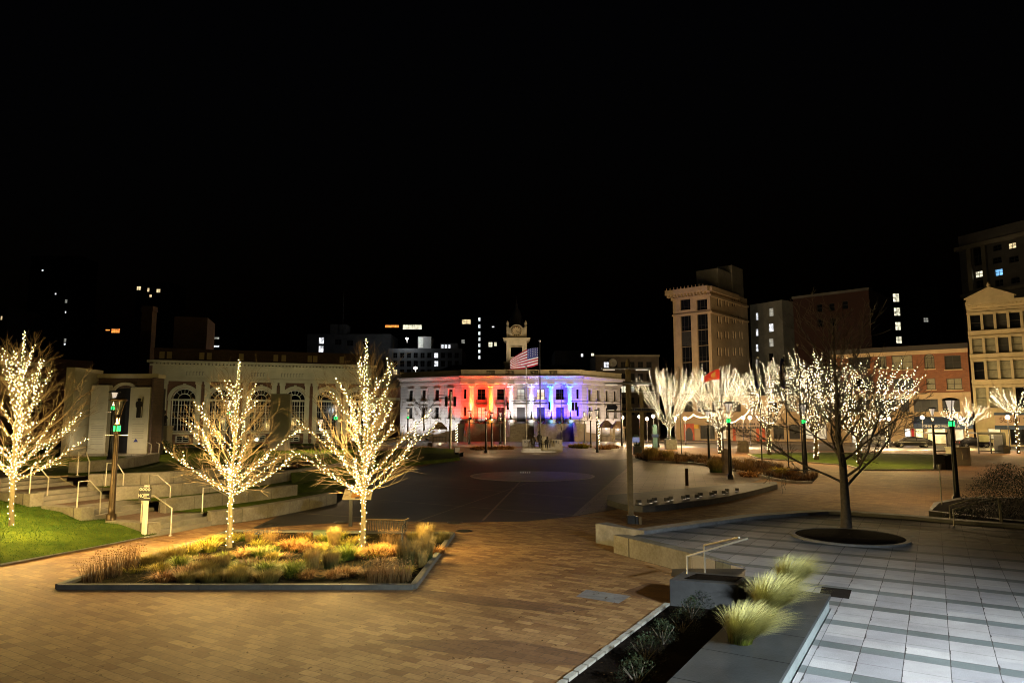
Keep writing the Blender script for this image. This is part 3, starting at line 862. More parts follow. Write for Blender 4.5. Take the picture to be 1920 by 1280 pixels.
def window(parent, face, w, d, u0, u1, z0, z1, style='sash', pane='glass', rev=.3, frame='frame_dark', arch=False, sub=True, label=None, fw=None):
    """window object set into an opening: frame mesh with a pane (and a blind) as sub-parts"""
    W, H = round(u1-u0, 3), round(z1-z0, 3)
    key = (W, H, style, frame, arch, rev)
    if key not in WCACHE:
        mb = MB(); t = fw or min(.09, W*.1)
        def b(x0, x1, za, zb, y0=.0, y1=.09): mb.box(x0, x1, y0, y1, za, zb)
        r = W/2; top = H - r if arch else H
        b(0, t, 0, top); b(W-t, W, 0, top); b(t, W-t, 0, t)
        if arch:
            n = 14
            for rr0, rr1 in ((r, r-t), (r*.56, r*.56-t*.8)):
                for k in range(n):
                    a0, a1 = PI*k/n, PI*(k+1)/n
                    P = [(r-rr0*math.cos(a0), top+rr0*math.sin(a0)), (r-rr0*math.cos(a1), top+rr0*math.sin(a1)), (r-rr1*math.cos(a1), top+rr1*math.sin(a1)), (r-rr1*math.cos(a0), top+rr1*math.sin(a0))]
                    mb.add([(x, 0, z) for x, z in P] + [(x, .09, z) for x, z in P], [(0,1,2,3),(7,6,5,4),(0,4,5,1),(2,6,7,3),(3,7,4,0),(1,5,6,2)])
            for k in (2, 3, 4, 5, 6):
                an = PI*k/8
                mb.tube([(r-(r*.56)*math.cos(an), .045, top+r*.56*math.sin(an)), (r-r*math.cos(an), .045, top+r*math.sin(an))], t*.22, 4)
            b(t, W-t, top-t*.6, top+t*.6)
            for fx in (.27, .73): b(W*fx-t*.45, W*fx+t*.45, t, top-t*.6, .005, .085)
            for fx in (.135, .5, .865, .39, .61): b(W*fx-t*.14, W*fx+t*.14, t, top-t*.6, .03, .06)
            for fz in (.22, .42, .62, .82): b(t, W-t, top*fz-t*.14, top*fz+t*.14, .03, .06)
        else:
            b(t, W-t, H-t, H)
            if style == 'sash': b(t, W-t, H*.5-t*.4, H*.5+t*.4, .01, .08)
            if style == 'pair': b(W/2-t*.5, W/2+t*.5, t, H-t, .005, .085); b(t, W/2-t*.5, H*.5-t*.3, H*.5+t*.3, .01, .08); b(W/2+t*.5, W-t, H*.5-t*.3, H*.5+t*.3, .01, .08)
            if style == 'grid':
                b(W/2-t*.4, W/2+t*.4, t, H-t, .005, .085)
                for fz in (.33, .66): b(t, W-t, H*fz-t*.3, H*fz+t*.3, .01, .08)
            if style == 'cross': b(W/2-t*.4, W/2+t*.4, t, H-t, .005, .085); b(t, W-t, H*.5-t*.4, H*.5+t*.4, .01, .08)
            if style == 'triple':
                for fx in (.3, .7): b(W*fx-t*.4, W*fx+t*.4, t, H-t, .005, .085)
                b(t, W-t, H*.3-t*.3, H*.3+t*.3, .01, .08)
        fm = mb.mesh('window', M[frame])
        mb = MB()
        if arch:
            n = 16; P = [(0, 0), (W, 0)] + [(r + r*math.cos(PI*k/n), top + r*math.sin(PI*k/n)) for k in range(n+1)]
        else: P = [(0, 0), (W, 0), (W, H), (0, H)]
        mb.add([(x, .06, z) for x, z in P], [tuple(range(len(P)))])
        WCACHE[key] = (fm, mb)
    fm, pmb = WCACHE[key]
    o = link('window', fm, parent, wpt(face, w, d, u0, z0, -rev+.1) if face != 'left' else wpt(face, w, d, u0, z0, -rev+.1), face_rot(face))
    pk = key + (pane,)
    if pk not in WCACHE: WCACHE[pk] = pmb.mesh('pane', M[pane])
    link('pane', WCACHE[pk], o)
    if label: o['label'] = label
    return o
def box_shell(mb, w, d, z0, z1, faces=('left', 'back', 'right'), mi=0):
    for f in faces:
        L = w if f in ('front', 'back') else d
        facade(mb, f, w, d, 0, L, z0, z1, [], 0, mi)
def building(name, label, P0, P1, cat='building', group=None, z=0):
    """root at P0 (seen left end of the front) with x towards P1"""
    a = math.atan2(P1[1]-P0[1], P1[0]-P0[0]); w = math.hypot(P1[0]-P0[0], P1[1]-P0[1])
    return thing(name, label, cat, (P0[0], P0[1], z), a, group), w
def flat_roof(t, w, d, z, m='roof_dark', e=0.0):
    mb = MB(); mb.box(.02, w-.02, .02, d-.02, z-.25, z)
    return mb.build('roof', M[m], t)

# ------------------------------------------------------------------ city hall
CH_Y = 130.0
def city_hall():
    t = thing('city_hall', 'low white stone city hall lit red, white and blue, with a clock tower', 'city hall', (-9.65, CH_Y, 0))
    W0 = 22.85
    ZB, ZT, ZC, ZP = 3.2, 10.7, 11.95, 13.1
    xs = [2.0, 5.68, 9.42, 13.27, 16.99, 20.5]           # columns
    wx = [3.84, 7.55, 11.35, 15.13, 18.75]
    # --- centre block wall with openings, set back behind the columns
    D0 = 16.0
    holes = []
    for x in wx:
        holes.append((x-.75, x+.75, 7.7, 9.75))
        holes.append((x-.75, x+.75, 3.6, 6.3))
    for x in (.75, 22.1):
        holes.append((x-.22, x+.22, 7.9, 9.7)); holes.append((x-.22, x+.22, 4.6, 6.4))
    mb = MB(); facade(mb, 'front', W0, D0, 0, W0, 0, ZP, holes, .45)
    mb.build('wall', M['white_stone'], t)
    for i, x in enumerate(wx):
        window(t, 'front', W0, D0, x-.75, x+.75, 7.7, 9.75, 'grid', ('glass', 'glass', 'lit_dim', 'lit_warm', 'glass')[i], .45)
        if i != 2: window(t, 'front', W0, D0, x-.75, x+.75, 3.6, 6.3, 'pair', ('lit_dim', 'glass', 'glass', 'glass_grey', 'glass_grey')[i], .45)
        mb = MB(); fbox(mb, 'front', W0, D0, x-1.05, x+1.05, 7.15, 7.68, .002, .3); fbox(mb, 'front', W0, D0, x-1.1, x+1.1, 6.62, 6.85, .002, .34)
        fbox(mb, 'front', W0, D0, x-.95, x+.95, 6.36, 6.60, .002, .16)
        mb.build('window_balcony', M['stone_dark'] if i in (0, 1) else M['white_plain'], t)
    for x in (.75, 22.1):
        window(t, 'front', W0, D0, x-.22, x+.22, 7.9, 9.7, 'plain', 'glass', .45); window(t, 'front', W0, D0, x-.22, x+.22, 4.6, 6.4, 'plain', 'glass', .45)
    mb = MB(); mb.box(wx[2]-.85, wx[2]+.85, .2, .3, 3.6, 6.3); mb.build('door', M['frame_dark'], t)
    # --- columns
    for x in xs:
        mb = MB()
        n = 24; prof = [(.62, ZB), (.62, ZB+.18), (.56, ZB+.3), (.52, ZB+.42)]
        mb.lathe(prof, (x, -.95, 0), 20)
        vs = []; hh = [ZB+.42, ZB+2.5, ZB+5, ZT-.75]
        for k, h in enumerate(hh):
            rr = .50 - .07*k/3
            for q in range(48):
                a = 2*PI*q/48; fr = rr*(1 - (.055 if q % 2 else 0))
                vs.append((x+fr*math.cos(a), -.95+fr*math.sin(a), h))
        mb.add(vs, [(k*48+q, k*48+(q+1) % 48, (k+1)*48+(q+1) % 48, (k+1)*48+q) for k in range(3) for q in range(48)])
        sh = mb.build('column', M['white_plain'], t)
        mb = MB()
        mb.lathe([(.44, ZT-.75), (.5, ZT-.6), (.52, ZT-.48)], (x, -.95, 0), 20)
        mb.box(x-.66, x+.66, -1.55, -.38, ZT-.2, ZT-.002)
        for sx in (-.52, .52):
            mb.tube([(x+sx, -1.5, ZT-.42), (x+sx, -.42, ZT-.42)], .24, 12)
        mb.build('capital', M['white_plain'], sh)
    # --- entablature, cornice, dentils, parapet on the three faces
    ang_l = math.atan2(130-137.0, -9.65+22.3); ang_r = math.atan2(140.5-130, 22.4-13.2)
    def crown(name_prefix, ox, oy, rot, L, proj, zlift=0, balus=False):
        ca, sa = math.cos(rot), math.sin(rot)
        def tr(mb):
            mb.v = [(ox + p[0]*ca - p[1]*sa, oy + p[0]*sa + p[1]*ca, p[2] + zlift) for p in mb.v]; return mb
        mb = MB()
        mb.box(0, L, -proj, .3, ZT, ZT+.45); mb.box(0, L, -proj+.06, .3, ZT+.45, ZT+.9)
        mb.box(-.05, L+.05, -proj-.12, .3, ZT+.9, ZT+1.0)
        k = 0
        while k*.42 < L-.2:
            mb.box(k*.42+.05, k*.42+.27, -proj-.26, -proj+.06, ZT+1.0, ZT+1.18); k += 1
        mb.box(-.15, L+.15, -proj-.55, .3, ZT+1.18, ZT+1.36); mb.box(-.2, L+.2, -proj-.66, .3, ZT+1.36, ZT+1.48)
        tr(mb).build('cornice', M['white_plain'], t)
        mb = MB(); mb.box(0, L, -proj+.2, -proj+.6, ZC+.24, ZC+.45); mb.box(0, L, -proj+.1, -proj+.7, ZP+.05, ZP+.25)
        segs = []
        if balus:
            slots = [(4.8, 6.4), (8.4, 10.0), (13.0, 14.6), (16.6, 18.2)]
            x0 = 0
            for a, b in slots:
                mb.box(x0, a, -proj+.2, -proj+.6, ZC+.45, ZP+.05); x0 = b
                for q in range(6): mb.lathe([(.06, 0), (.1, .2), (.05, .45), (.08, .68)], (a+.13+q*.27, -proj+.4, ZC+.42), 6)
            mb.box(x0, L, -proj+.2, -proj+.6, ZC+.45, ZP+.05)
        else: mb.box(0, L, -proj+.2, -proj+.6, ZC+.45, ZP+.05)
        tr(mb).build('parapet', M['limestone'], t)
    crown('c', 0, 0, 0, W0, 1.5, 0, True)
    # --- wings
    def wing(ox, oy, rot, L, nwin, lits):
        ca, sa = math.cos(rot), math.sin(rot)
        wt = bpy.data.objects.new('wing', None)
        mb = MB(); holes = []
        x0 = 2.6; stp = (L-5.0)/(nwin-1)
        cs = [x0 + stp*k for k in range(nwin)]
        for c in cs:
            holes.append((c-.5, c+.5, 7.6, 9.7)); holes.append((c-.5, c+.5, 4.2, 6.3))
        facade(mb, 'front', L, 10, 0, L, 0, ZP, holes, .35)
        mb.v = [(ox + p[0]*ca - p[1]*sa, oy + p[0]*sa + p[1]*ca, p[2]) for p in mb.v]
        mb.build('wall', M['white_stone'], t)
        for i, c in enumerate(cs):
            for (za, zb) in ((7.6, 9.7), (4.2, 6.3)):
                o = window(t, 'front', L, 10, c-.5, c+.5, za, zb, 'sash', lits.get((i, za), 'glass'), .35)
                p = Vector(o.location); o.location = (ox + p.x*ca - p.y*sa, oy + p.x*sa + p.y*ca, p.z); o.rotation_euler = (0, 0, rot)
            mb = MB()
            for (za, zb) in ((7.6, 9.7), (4.2, 6.3)):
                mb.box(c-.75, c-.5, -.14, -.002, za-.1, zb+.12); mb.box(c+.5, c+.75, -.14, -.002, za-.1, zb+.12)
                mb.box(c-.85, c+.85, -.2, -.002, zb+.12, zb+.34)
                mb.box(c-.95, c+.95, -.34, -.002, za-.42, za-.1)
            mb.v = [(ox + p[0]*ca - p[1]*sa, oy + p[0]*sa + p[1]*ca, p[2]) for p in mb.v]
            mb.build('window_surround', M['white_plain'], t)
    Ll = math.hypot(-9.65+22.3, 7.0); Lr = math.hypot(22.4-13.2, 10.5)
    wing(-22.3+9.65, 7.0, ang_l, Ll, 4, {(0, 4.2): 'glass_grey'})
    crown('l', -22.3+9.65, 7.0, ang_l, Ll, .35)
    wing(W0, 0.0, ang_r, Lr, 4, {})
    crown('r', W0, 0.0, ang_r, Lr, .35)
    mb = MB()
    outline = [(-12.65, 7.0), (0, 0), (W0, 0), (32.05, 10.5), (32, 30), (-12.6, 30)]
    mb.prism([(-12.5, 7.3), (.2, .4), (W0-.2, .4), (31.8, 10.7), (31.8, 30), (-12.4, 30)], ZP-.6, ZP-.3)
    # hipped dark roof behind the parapet
    mb.add([(-9, 9, ZP-.3), (28, 9, ZP-.3), (28, 28, ZP-.3), (-9, 28, ZP-.3), (-3, 17, ZP+2.6), (22, 17, ZP+2.6)],
           [(0, 1, 5, 4), (1, 2, 5), (2, 3, 4, 5), (3, 0, 4)])
    mb.build('roof', M['roof_dark'], t)
    mb = MB(); mb.quad((-12.65, 7, 0), (-12.65, 30, 0), (-12.65, 30, ZP), (-12.65, 7, ZP)); mb.quad((32.0, 10.5, 0), (32, 30, 0), (32, 30, ZP), (32, 10.5, ZP))
    mb.build('side_wall', M['white_plain'], t)
    # --- podium, stairs and ramp walls
    mb = MB()
    mb.box(-.5, W0+.5, -3.2, -.001, -.1, ZB)
    mb.build('podium', M['concrete'], t)
    mb = MB()
    for k in range(9): mb.box(9.3, 13.6, -3.2-.36*(9-k), -3.2, -.05, ZB/9.5*(k+1))
    mb.build('steps', M['concrete'], t)
    for x0, x1 in ((8.6, 9.25), (13.65, 14.3), (1.0, 1.5), (20.8, 21.4)):
        mb = MB(); mb.add([(x, y, z) for x in (x0, x1) for y, z in ((-3.2, -.05), (-7.2, -.05), (-7.2, .9), (-3.2, ZB+.35))], [(0, 1, 2, 3), (7, 6, 5, 4), (0, 4, 5, 1), (1, 5, 6, 2), (2, 6, 7, 3), (3, 7, 4, 0)])
        mb.build('stair_wall', M['pavement'], t)
    for x0, x1 in ((-5.5, 1.0), (21.4, 28)):
        mb = MB()
        sgn = 1
        mb.add([(x0, -4.2, -.05), (x1, -4.2, -.05), (x1, -4.2, 2.6 if x0 < 0 else .9), (x0, -4.2, .9 if x0 < 0 else 2.0), (x0, -3.8, -.05), (x1, -3.8, -.05), (x1, -3.8, 2.6 if x0 < 0 else .9), (x0, -3.8, .9 if x0 < 0 else 2.0)],
               [(0, 1, 2, 3), (7, 6, 5, 4), (0, 4, 5, 1), (1, 5, 6, 2), (2, 6, 7, 3), (3, 7, 4, 0)])
        mb.build('ramp_wall', M['pavement'], t)
    mb = MB()
    for x in [k*1.3 for k in range(-3, 22)]:
        if 9.3 < x < 13.6 or x > W0: continue
        mb.tube([(x, -3.1, ZB), (x, -3.1, ZB+1.0)], .03, 4)
    for z in (ZB+1.0, ZB+.5):
        mb.tube([(0, -3.1, z), (9.25, -3.1, z)], .03, 4); mb.tube([(13.65, -3.1, z), (W0, -3.1, z)], .03, 4)
    mb.build('railing', M['metal_black'], t)
    # --- wreath of festoon bunting under the lower windows
    for x in (3.84, 15.13, 18.75):
        mb = MB(); 
        for q, (ra, m_) in enumerate(((.75, 0), (.55, 1), (.35, 2))):
            P = [(x + ra*math.cos(PI + PI*k/10), -.12-.02*q, 3.75 + ra*.9*math.sin(PI + PI*k/10)) for k in range(11)]
            Q = [(x + (ra-.2)*math.cos(PI + PI*k/10), -.12-.02*q, 3.75 + (ra-.2)*.9*math.sin(PI + PI*k/10)) for k in range(11)]
            mb.add(P + Q, [(k, k+1, 12+k, 11+k) for k in range(10)], m_)
        mb.build('bunting', [M['flag_red'], M['white_paint'], M['flag_blue']], t)
    # --- clock tower
    tx = 970.0; ty = 14.0
    cx = AT(968.5, 640, CH_Y+ty).x + 9.65
    tw = bpy.data.objects.new('clock_tower', None)
    mb = MB()
    h = 2.15
    zb = ZP-.4
    mb.box(cx-2.5, cx+2.5, ty-2.5, ty+2.5, zb, 15.6); mb.box(cx-2.75, cx+2.75, ty-2.75, ty+2.75, 15.6, 15.95)
    # belfry stage with an opening
    for sx in (-1, 1):
        for sy in (-1, 1):
            mb.box(cx+sx*2.1-(.9 if sx > 0 else 0), cx+sx*2.1+(.9 if sx < 0 else 0), ty+sy*2.1-(.9 if sy > 0 else 0), ty+sy*2.1+(.9 if sy < 0 else 0), 15.95, 20.4)
            mb.lathe([(.24, 0), (.2, 4.2), (.3, 4.4)], (cx+sx*1.95, ty+sy*2.25, 16.0), 10)
    for sgn in (-1, 1):
        mb.box(cx-1.2, cx+1.2, ty+sgn*2.0-.15, ty+sgn*2.0+.15, 15.96, 17.0); mb.box(cx-1.2, cx+1.2, ty+sgn*2.0-.15, ty+sgn*2.0+.15, 19.4, 20.4)
        mb.box(cx+sgn*2.0-.15, cx+sgn*2.0+.15, ty-1.2, ty+1.2, 19.4, 20.4)
    mb.box(cx-2.6, cx+2.6, ty-2.6, ty+2.6, 20.4, 20.75); mb.box(cx-2.85, cx+2.85, ty-2.85, ty+2.85, 20.75, 20.95)
    mb.box(cx-2.1, cx+2.1, ty-2.1, ty+2.1, 20.95, 23.1)
    # curved clock gables
    for k in range(1):
        n = 12; P = [(cx-1.5, ty-2.35, 20.95)] + [(cx-1.5*math.cos(PI*q/n), ty-2.35, 22.3+1.5*math.sin(PI*q/n)) for q in range(n+1)] + [(cx+1.5, ty-2.35, 20.95)]
        m_ = len(P); mb.add(P + [(p[0], p[1]+.4, p[2]) for p in P], [tuple(range(m_)), tuple(range(2*m_-1, m_-1, -1))] + [(q, (q+1) % m_, m_+(q+1) % m_, m_+q) for q in range(m_)])
    tower = mb.build('clock_tower', M['limestone'], t)
    for sx in (-1, 1):
        for sy in (-1, 1):
            mb = MB(); mb.lathe([(.3, 0), (.3, .3), (.12, .4), (.34, .8), (.26, 1.2), (.06, 1.6)], (cx+sx*1.9, ty+sy*1.9, 23.1), 10); mb.build('urn', M['limestone'], tower)
    mb = MB(); mb.lathe([(2.0, 23.1), (1.75, 23.6), (1.45, 24.6), (1.15, 25.8), (.75, 27.0), (.3, 27.7), (.28, 28.3), (.05, 28.9), (.04, 30.2)], (cx, ty, 0), 12); mb.build('dome', M['metal_black'], tower)
    mb = MB(); mb.lathe([(.01, 0), (1.15, 0), (1.2, .06), (1.0, .1)], (0, 0, 0), 32, caps=False)
    mb.v = [(cx + p[0], ty-2.36-p[2], 22.3 + p[1]) for p in mb.v]
    cf = mb.build('clock_face', M['cream_stone'], tower)
    mb = MB()
    for q in range(12):
        a = 2*PI*q/12; c_, s_ = math.cos(a), math.sin(a)
        p = [(.72, -.05), (1.0, -.07), (1.0, .07), (.72, .05)]
        mb.add([(cx + u*c_ - v*s_, ty-2.50, 22.3 + u*s_ + v*c_) for u, v in p], [(0, 1, 2, 3)])
    mb.build('numeral_ring', M['black_paint'], cf)
    for (L, wd, an) in ((.95, .07, -25), (.6, .1, -28)):
        a = R(an); c_, s_ = math.cos(a), math.sin(a); p = [(-.15, -wd/2), (L, -wd/4), (L, wd/4), (-.15, wd/2)]
        mb = MB(); mb.add([(cx + u*c_ - v*s_, ty-2.53, 22.3 + u*s_ + v*c_) for u, v in p], [(0, 1, 2, 3)]); mb.build('clock_hand', M['black_paint'], cf)
    return t, xs
M['flag_red'] = mat('flag_red', (.42, .02, .035), .7, .1, 3)
M['flag_blue'] = mat('flag_blue', (.02, .03, .18), .7, .1, 3)
M['flag_white'] = mat('flag_white', (.72, .70, .70), .7, .05, 3)
CITY, COLX = city_hall()

# coloured floodlights of the city hall: one planter with a small conifer before each column, its lamp behind the pot
M['conifer'] = mat('conifer', (.012, .03, .012), .9, .4, 6)
def spot(loc, to, energy, color, angle=40, blend=.6, size=.08, parent=None):
    L = bpy.data.lights.new('floodlight', 'SPOT'); L.energy = energy; L.color = color; L.spot_size = R(angle); L.spot_blend = blend; L.shadow_soft_size = size
    o = bpy.data.objects.new('floodlight', L); o.location = loc
    o.rotation_euler = (Vector(to) - Vector(loc)).to_track_quat('-Z', 'Y').to_euler(); COL.objects.link(o)
    return o
cols = [((1, .26, .05), (1, .028, .010), 'red'), ((1, .36, .01), (1, .032, .010), 'orange'), ((1, .95, .92), (1, .88, .90), 'white'),
        ((.9, .95, 1), (.86, .88, 1), 'white'), ((.01, .55, 1), (.09, .05, 1), 'cyan'), ((.01, .5, 1), (.05, .02, 1), 'blue')]
plab = ['red lit round planter at the leftmost column of the city hall', 'orange lit round planter at the second column', 'white lit round planter left of the city hall door',
        'white lit round planter right of the city hall door', 'cyan lit round planter at the fifth column', 'cyan lit round planter at the rightmost column']
for i, x in enumerate(COLX):
    X = -9.65 + x
    p = thing('planter', plab[i], 'planter', (X, CH_Y-2.55, 3.2), 0, 'lit planters before the columns')
    mb = MB(); mb.lathe([(.35, 0), (.62, .1), (.82, .4), (.8, .75), (.7, .8), (.7, .72)], (0, 0, 0), 16); mb.build('pot', M['white_plain'], p)
    mb = MB(); r = random.Random(i)
    for k in range(26):
        a = r.random()*6.28; h = r.random(); rr = .34*(1-h)
        mb.tube([(0, 0, .75+h*1.6), (math.cos(a)*rr*1.2, math.sin(a)*rr*1.2, .8 + h*1.7)], [.10*(1-h)+.03, .01], 4)
    mb.tube([(0, 0, .7), (0, 0, 2.5)], [.12, .02], 6)
    mb.build('conifer', M['conifer'], p)
    c1, c2, _ = cols[i]
    k_ = (1.55, 1.4, .18, .16, 1.35, 1.8)[i]
    spot((X, CH_Y-1.98, 4.15), (X, CH_Y-1.2, 10.0), 9500*(1 if i < 2 else .75 if i < 4 else 1.3), c1, 30, .95, .04)
    spot((X-1.2, CH_Y-2.4, 3.7), (X-1.5, CH_Y, 8.3), 1900*k_, c2, 112, .8, .1)
    spot((X+1.2, CH_Y-2.4, 3.7), (X+1.5, CH_Y, 8.3), 1900*k_, c2, 112, .8, .1)
    spot((X, CH_Y-4.6, 3.5), (X, CH_Y-2.4, 3.4), 60, c1, 70, .8, .05)
    spot((X, CH_Y-3.5, 3.9), (X, CH_Y-4.6, .2), 90*k_, c2, 120, .9, .05)  # added downlight without a fixture near the railing, tinting the podium front
# white floodlights before the wings
fl = ['left', 'right']
for (x0, y0, x1, y1, n, e, cc) in ((-22.3, 137, -9.65, 130, 4, 620, (1, .95, .95)), (13.2, 130, 22.4, 140.5, 4, 560, (1, .76, .60))):
    dx, dy = x1-x0, y1-y0; L = math.hypot(dx, dy); nx, ny = dy/L, -dx/L
    for k in range(n):
        f = (k+.5)/n; X, Y = x0+dx*f+nx*3.4, y0+dy*f+ny*3.4
        q = thing('floodlight', 'small black floodlight on the ground aimed at the %s wing of the city hall' % ('white' if x0 < 0 else 'peach lit'), 'floodlight', (X, Y, .0), math.atan2(dy, dx), 'floodlights before the city hall wings')
        mb = MB(); mb.cbox((0, 0, .3), .4, .25, .3); mb.tube([(0, 0, 0), (0, 0, .2)], .05, 6); mb.build('housing', M['metal_black'], q)
        mb = MB(); mb.quad((-.17, .13, .2), (.17, .13, .2), (.17, .13, .42), (-.17, .13, .42)); mb.build('lens', M['lamp_glow'], q)
        spot((X+nx*-.3, Y+ny*-.3, .5), (X-nx*3.4, Y-ny*3.4, 6.0), e, cc, 110, .9, .15)
M['brick_dim'] = bricks('brick_dim', (.09, .055, .04), (.12, .075, .05), (.06, .05, .04), .3, .1, 0, .01, .85, .3, 'x')
# ------------------------------------------------------------------ helpers reading a facade through the camera ray
def UZ(t, w, px, py=700, face='front', d=0):
    a = t.rotation_euler[2]; o = t.location
    if face == 'front': O = Vector((o.x, o.y)); D = Vector((math.cos(a), math.sin(a)))
    elif face == 'right': O = Vector((o.x + w*math.cos(a), o.y + w*math.sin(a))); D = Vector((-math.sin(a), math.cos(a)))
    else: O = Vector((o.x - d*math.sin(a), o.y + d*math.cos(a))); D = Vector((math.sin(a), -math.cos(a)))
    r = ray(px, py); h = Vector((r.x, r.y))
    # O + D*u = h*s
    det = D.x*(-h.y) - (-h.x)*D.y
    u = ((-O.x)*(-h.y) - (-h.x)*(-O.y))/det
    P = O + D*u
    s = P.y/h.y
    return u, CAMZ + r.z*s - o.z
def prect(t, w, x0, x1, y0, y1, face='front', d=0):
    xm, ym = (x0+x1)/2, (y0+y1)/2
    u0 = UZ(t, w, x0, ym, face, d)[0]; u1 = UZ(t, w, x1, ym, face, d)[0]
    z1 = UZ(t, w, xm, y0, face, d)[1]; z0 = UZ(t, w, xm, y1, face, d)[1]
    return (min(u0, u1), max(u0, u1), z0, z1)
def xy(px, Y): return tuple(AT(px, 700, Y)[:2])

def put_windows(t, w, d, face, holes, style='sash', panes=('glass',), rev=.3, frame='frame_dark', arch=False, seed=0):
    r = random.Random(seed)
    for i, h in enumerate(holes):
        p = panes[i] if len(panes) == len(holes) else r.choice(panes)
        window(t, face, w, d, h[0], h[1], h[2], h[3], style, p, rev, frame, arch=len(h) > 4)

# ------------------------------------------------------------------ museum with arched windows
def museum():
    t, w = building('museum', 'long brick and stone museum with tall arched windows and paired pilasters', xy(289, 60), xy(694, 66), 'museum', z=1.6)
    d = 14
    ZT = 8.55; ZS = 7.15
    holes = []; small = []
    for c in (343.8, 413, 488, 552, 612, 668):
        h = prect(t, w, c-21, c+21, 727, 811)
        um = (h[0]+h[1])/2; hw = 1.0
        holes.append((um-hw, um+hw, 1.22, 5.05, 'arch'))
        small.append((um-.55, um+.55, .25, .9))
    mb = MB(); facade(mb, 'front', w, d, 0, w, 0, ZS-1.5, holes + small, .4)
    box_shell(mb, w, d, 0, ZT)
    mb.build('wall', M['brick_museum'], t)
    for h in holes: window(t, 'front', w, d, h[0], h[1], h[2], h[3], 'arch', 'glass', .4, 'frame_white', arch=True)
    for h in small: window(t, 'front', w, d, *h, 'grid', 'glass', .4, 'frame_white')
    # stone arch surrounds with keystone
    for h in holes:
        um = (h[0]+h[1])/2; r0 = 1.02; r1 = 1.32; zc = h[3]-1.0
        mb = MB(); n = 16
        for k in range(n):
            a0, a1 = PI*k/n, PI*(k+1)/n
            P = [(um-r0*math.cos(a0), zc+r0*math.sin(a0)), (um-r0*math.cos(a1), zc+r0*math.sin(a1)), (um-r1*math.cos(a1), zc+r1*math.sin(a1)), (um-r1*math.cos(a0), zc+r1*math.sin(a0))]
            mb.add([(x, -.003, z) for x, z in P] + [(x, -.12, z) for x, z in P], [(4,5,6,7),(0,4,5,1),(2,6,7,3),(1,5,6,2),(3,7,4,0)])
        mb.box(um-.12, um+.12, -.2, -.004, h[3]+.05, h[3]+.42)
        mb.box(um-1.3, um+1.3, -.16, -.003, zc-.12, zc+.02)
        for s_ in (-1, 1): mb.box(um+s_*1.15-.12, um+s_*1.15+.12, -.1, -.003, 1.2, zc-.13)
        mb.box(um-1.4, um+1.4, -.2, -.003, 1.0, 1.19)
        mb.build('arch_surround', M['limestone'], t)
    # pilasters
    cs = sorted([(h[0]+h[1])/2 for h in holes])
    mids = [cs[0]-1.95] + [(cs[i]+cs[i+1])/2 for i in range(len(cs)-1)] + [cs[-1]+1.95]
    for m_ in mids:
        for s_ in (-.36, .36):
            u = m_ + s_
            if u < .25 or u > w-.25: continue
            mb = MB(); mb.box(u-.21, u+.21, -.22, -.003, .15, ZS-1.75); mb.box(u-.27, u+.27, -.28, -.003, ZS-1.75, ZS-1.48); mb.box(u-.27, u+.27, -.28, -.003, -.02, .15)
            mb.build('pilaster', M['limestone'], t)
    mb = MB()
    mb.box(-.1, w+.1, -.25, .3, ZS-1.48, ZS-1.2); mb.box(-.12, w+.12, -.2, .3, ZS-1.2, ZT-1.55)
    mb.box(-.3, w+.3, -.5, .3, ZT-1.55, ZT-1.42)
    k = 0
    while k*.3 < w: mb.box(k*.3, k*.3+.16, -.62, -.2, ZT-1.42, ZT-1.30); k += 1
    mb.box(-.5, w+.5, -.85, .3, ZT-1.30, ZT-1.1)
    mb.build('entablature', M['limestone'], t)
    mb = MB(); mb.box(-.1, w+.1, -.05, .35, ZT-1.1, ZT-.1); mb.box(-.15, w+.15, -.1, .4, ZT-.1, ZT+.02)
    mb.build('parapet', M['brick_dim'], t)
    for px in (302, 316, 377, 391, 451, 516, 531, 580, 590, 640):
        u = UZ(t, w, px)[0]
        mb = MB(); mb.box(u-.2, u+.2, -.12, -.052, ZT-.9, ZT-.3); mb.build('parapet_block', M['cream_stone'], t)
    flat_roof(t, w, d, ZT-1.1)
    # incised letters on the frieze (too faint to read)
    for a, b in ((2.6, 3.9), (8.0, 9.1), (10.6, 12.6)):
        mb = MB(); u = a
        while u < b:
            mb.box(u, u+.05, -.212, -.201, ZS-.95, ZS-.6); mb.box(u+.05, u+.16, -.212, -.201, ZS-.65, ZS-.6); u += .26
        mb.build('lettering', M['conc_wall'], t)
    return t, w
MUS, MUSW = museum()

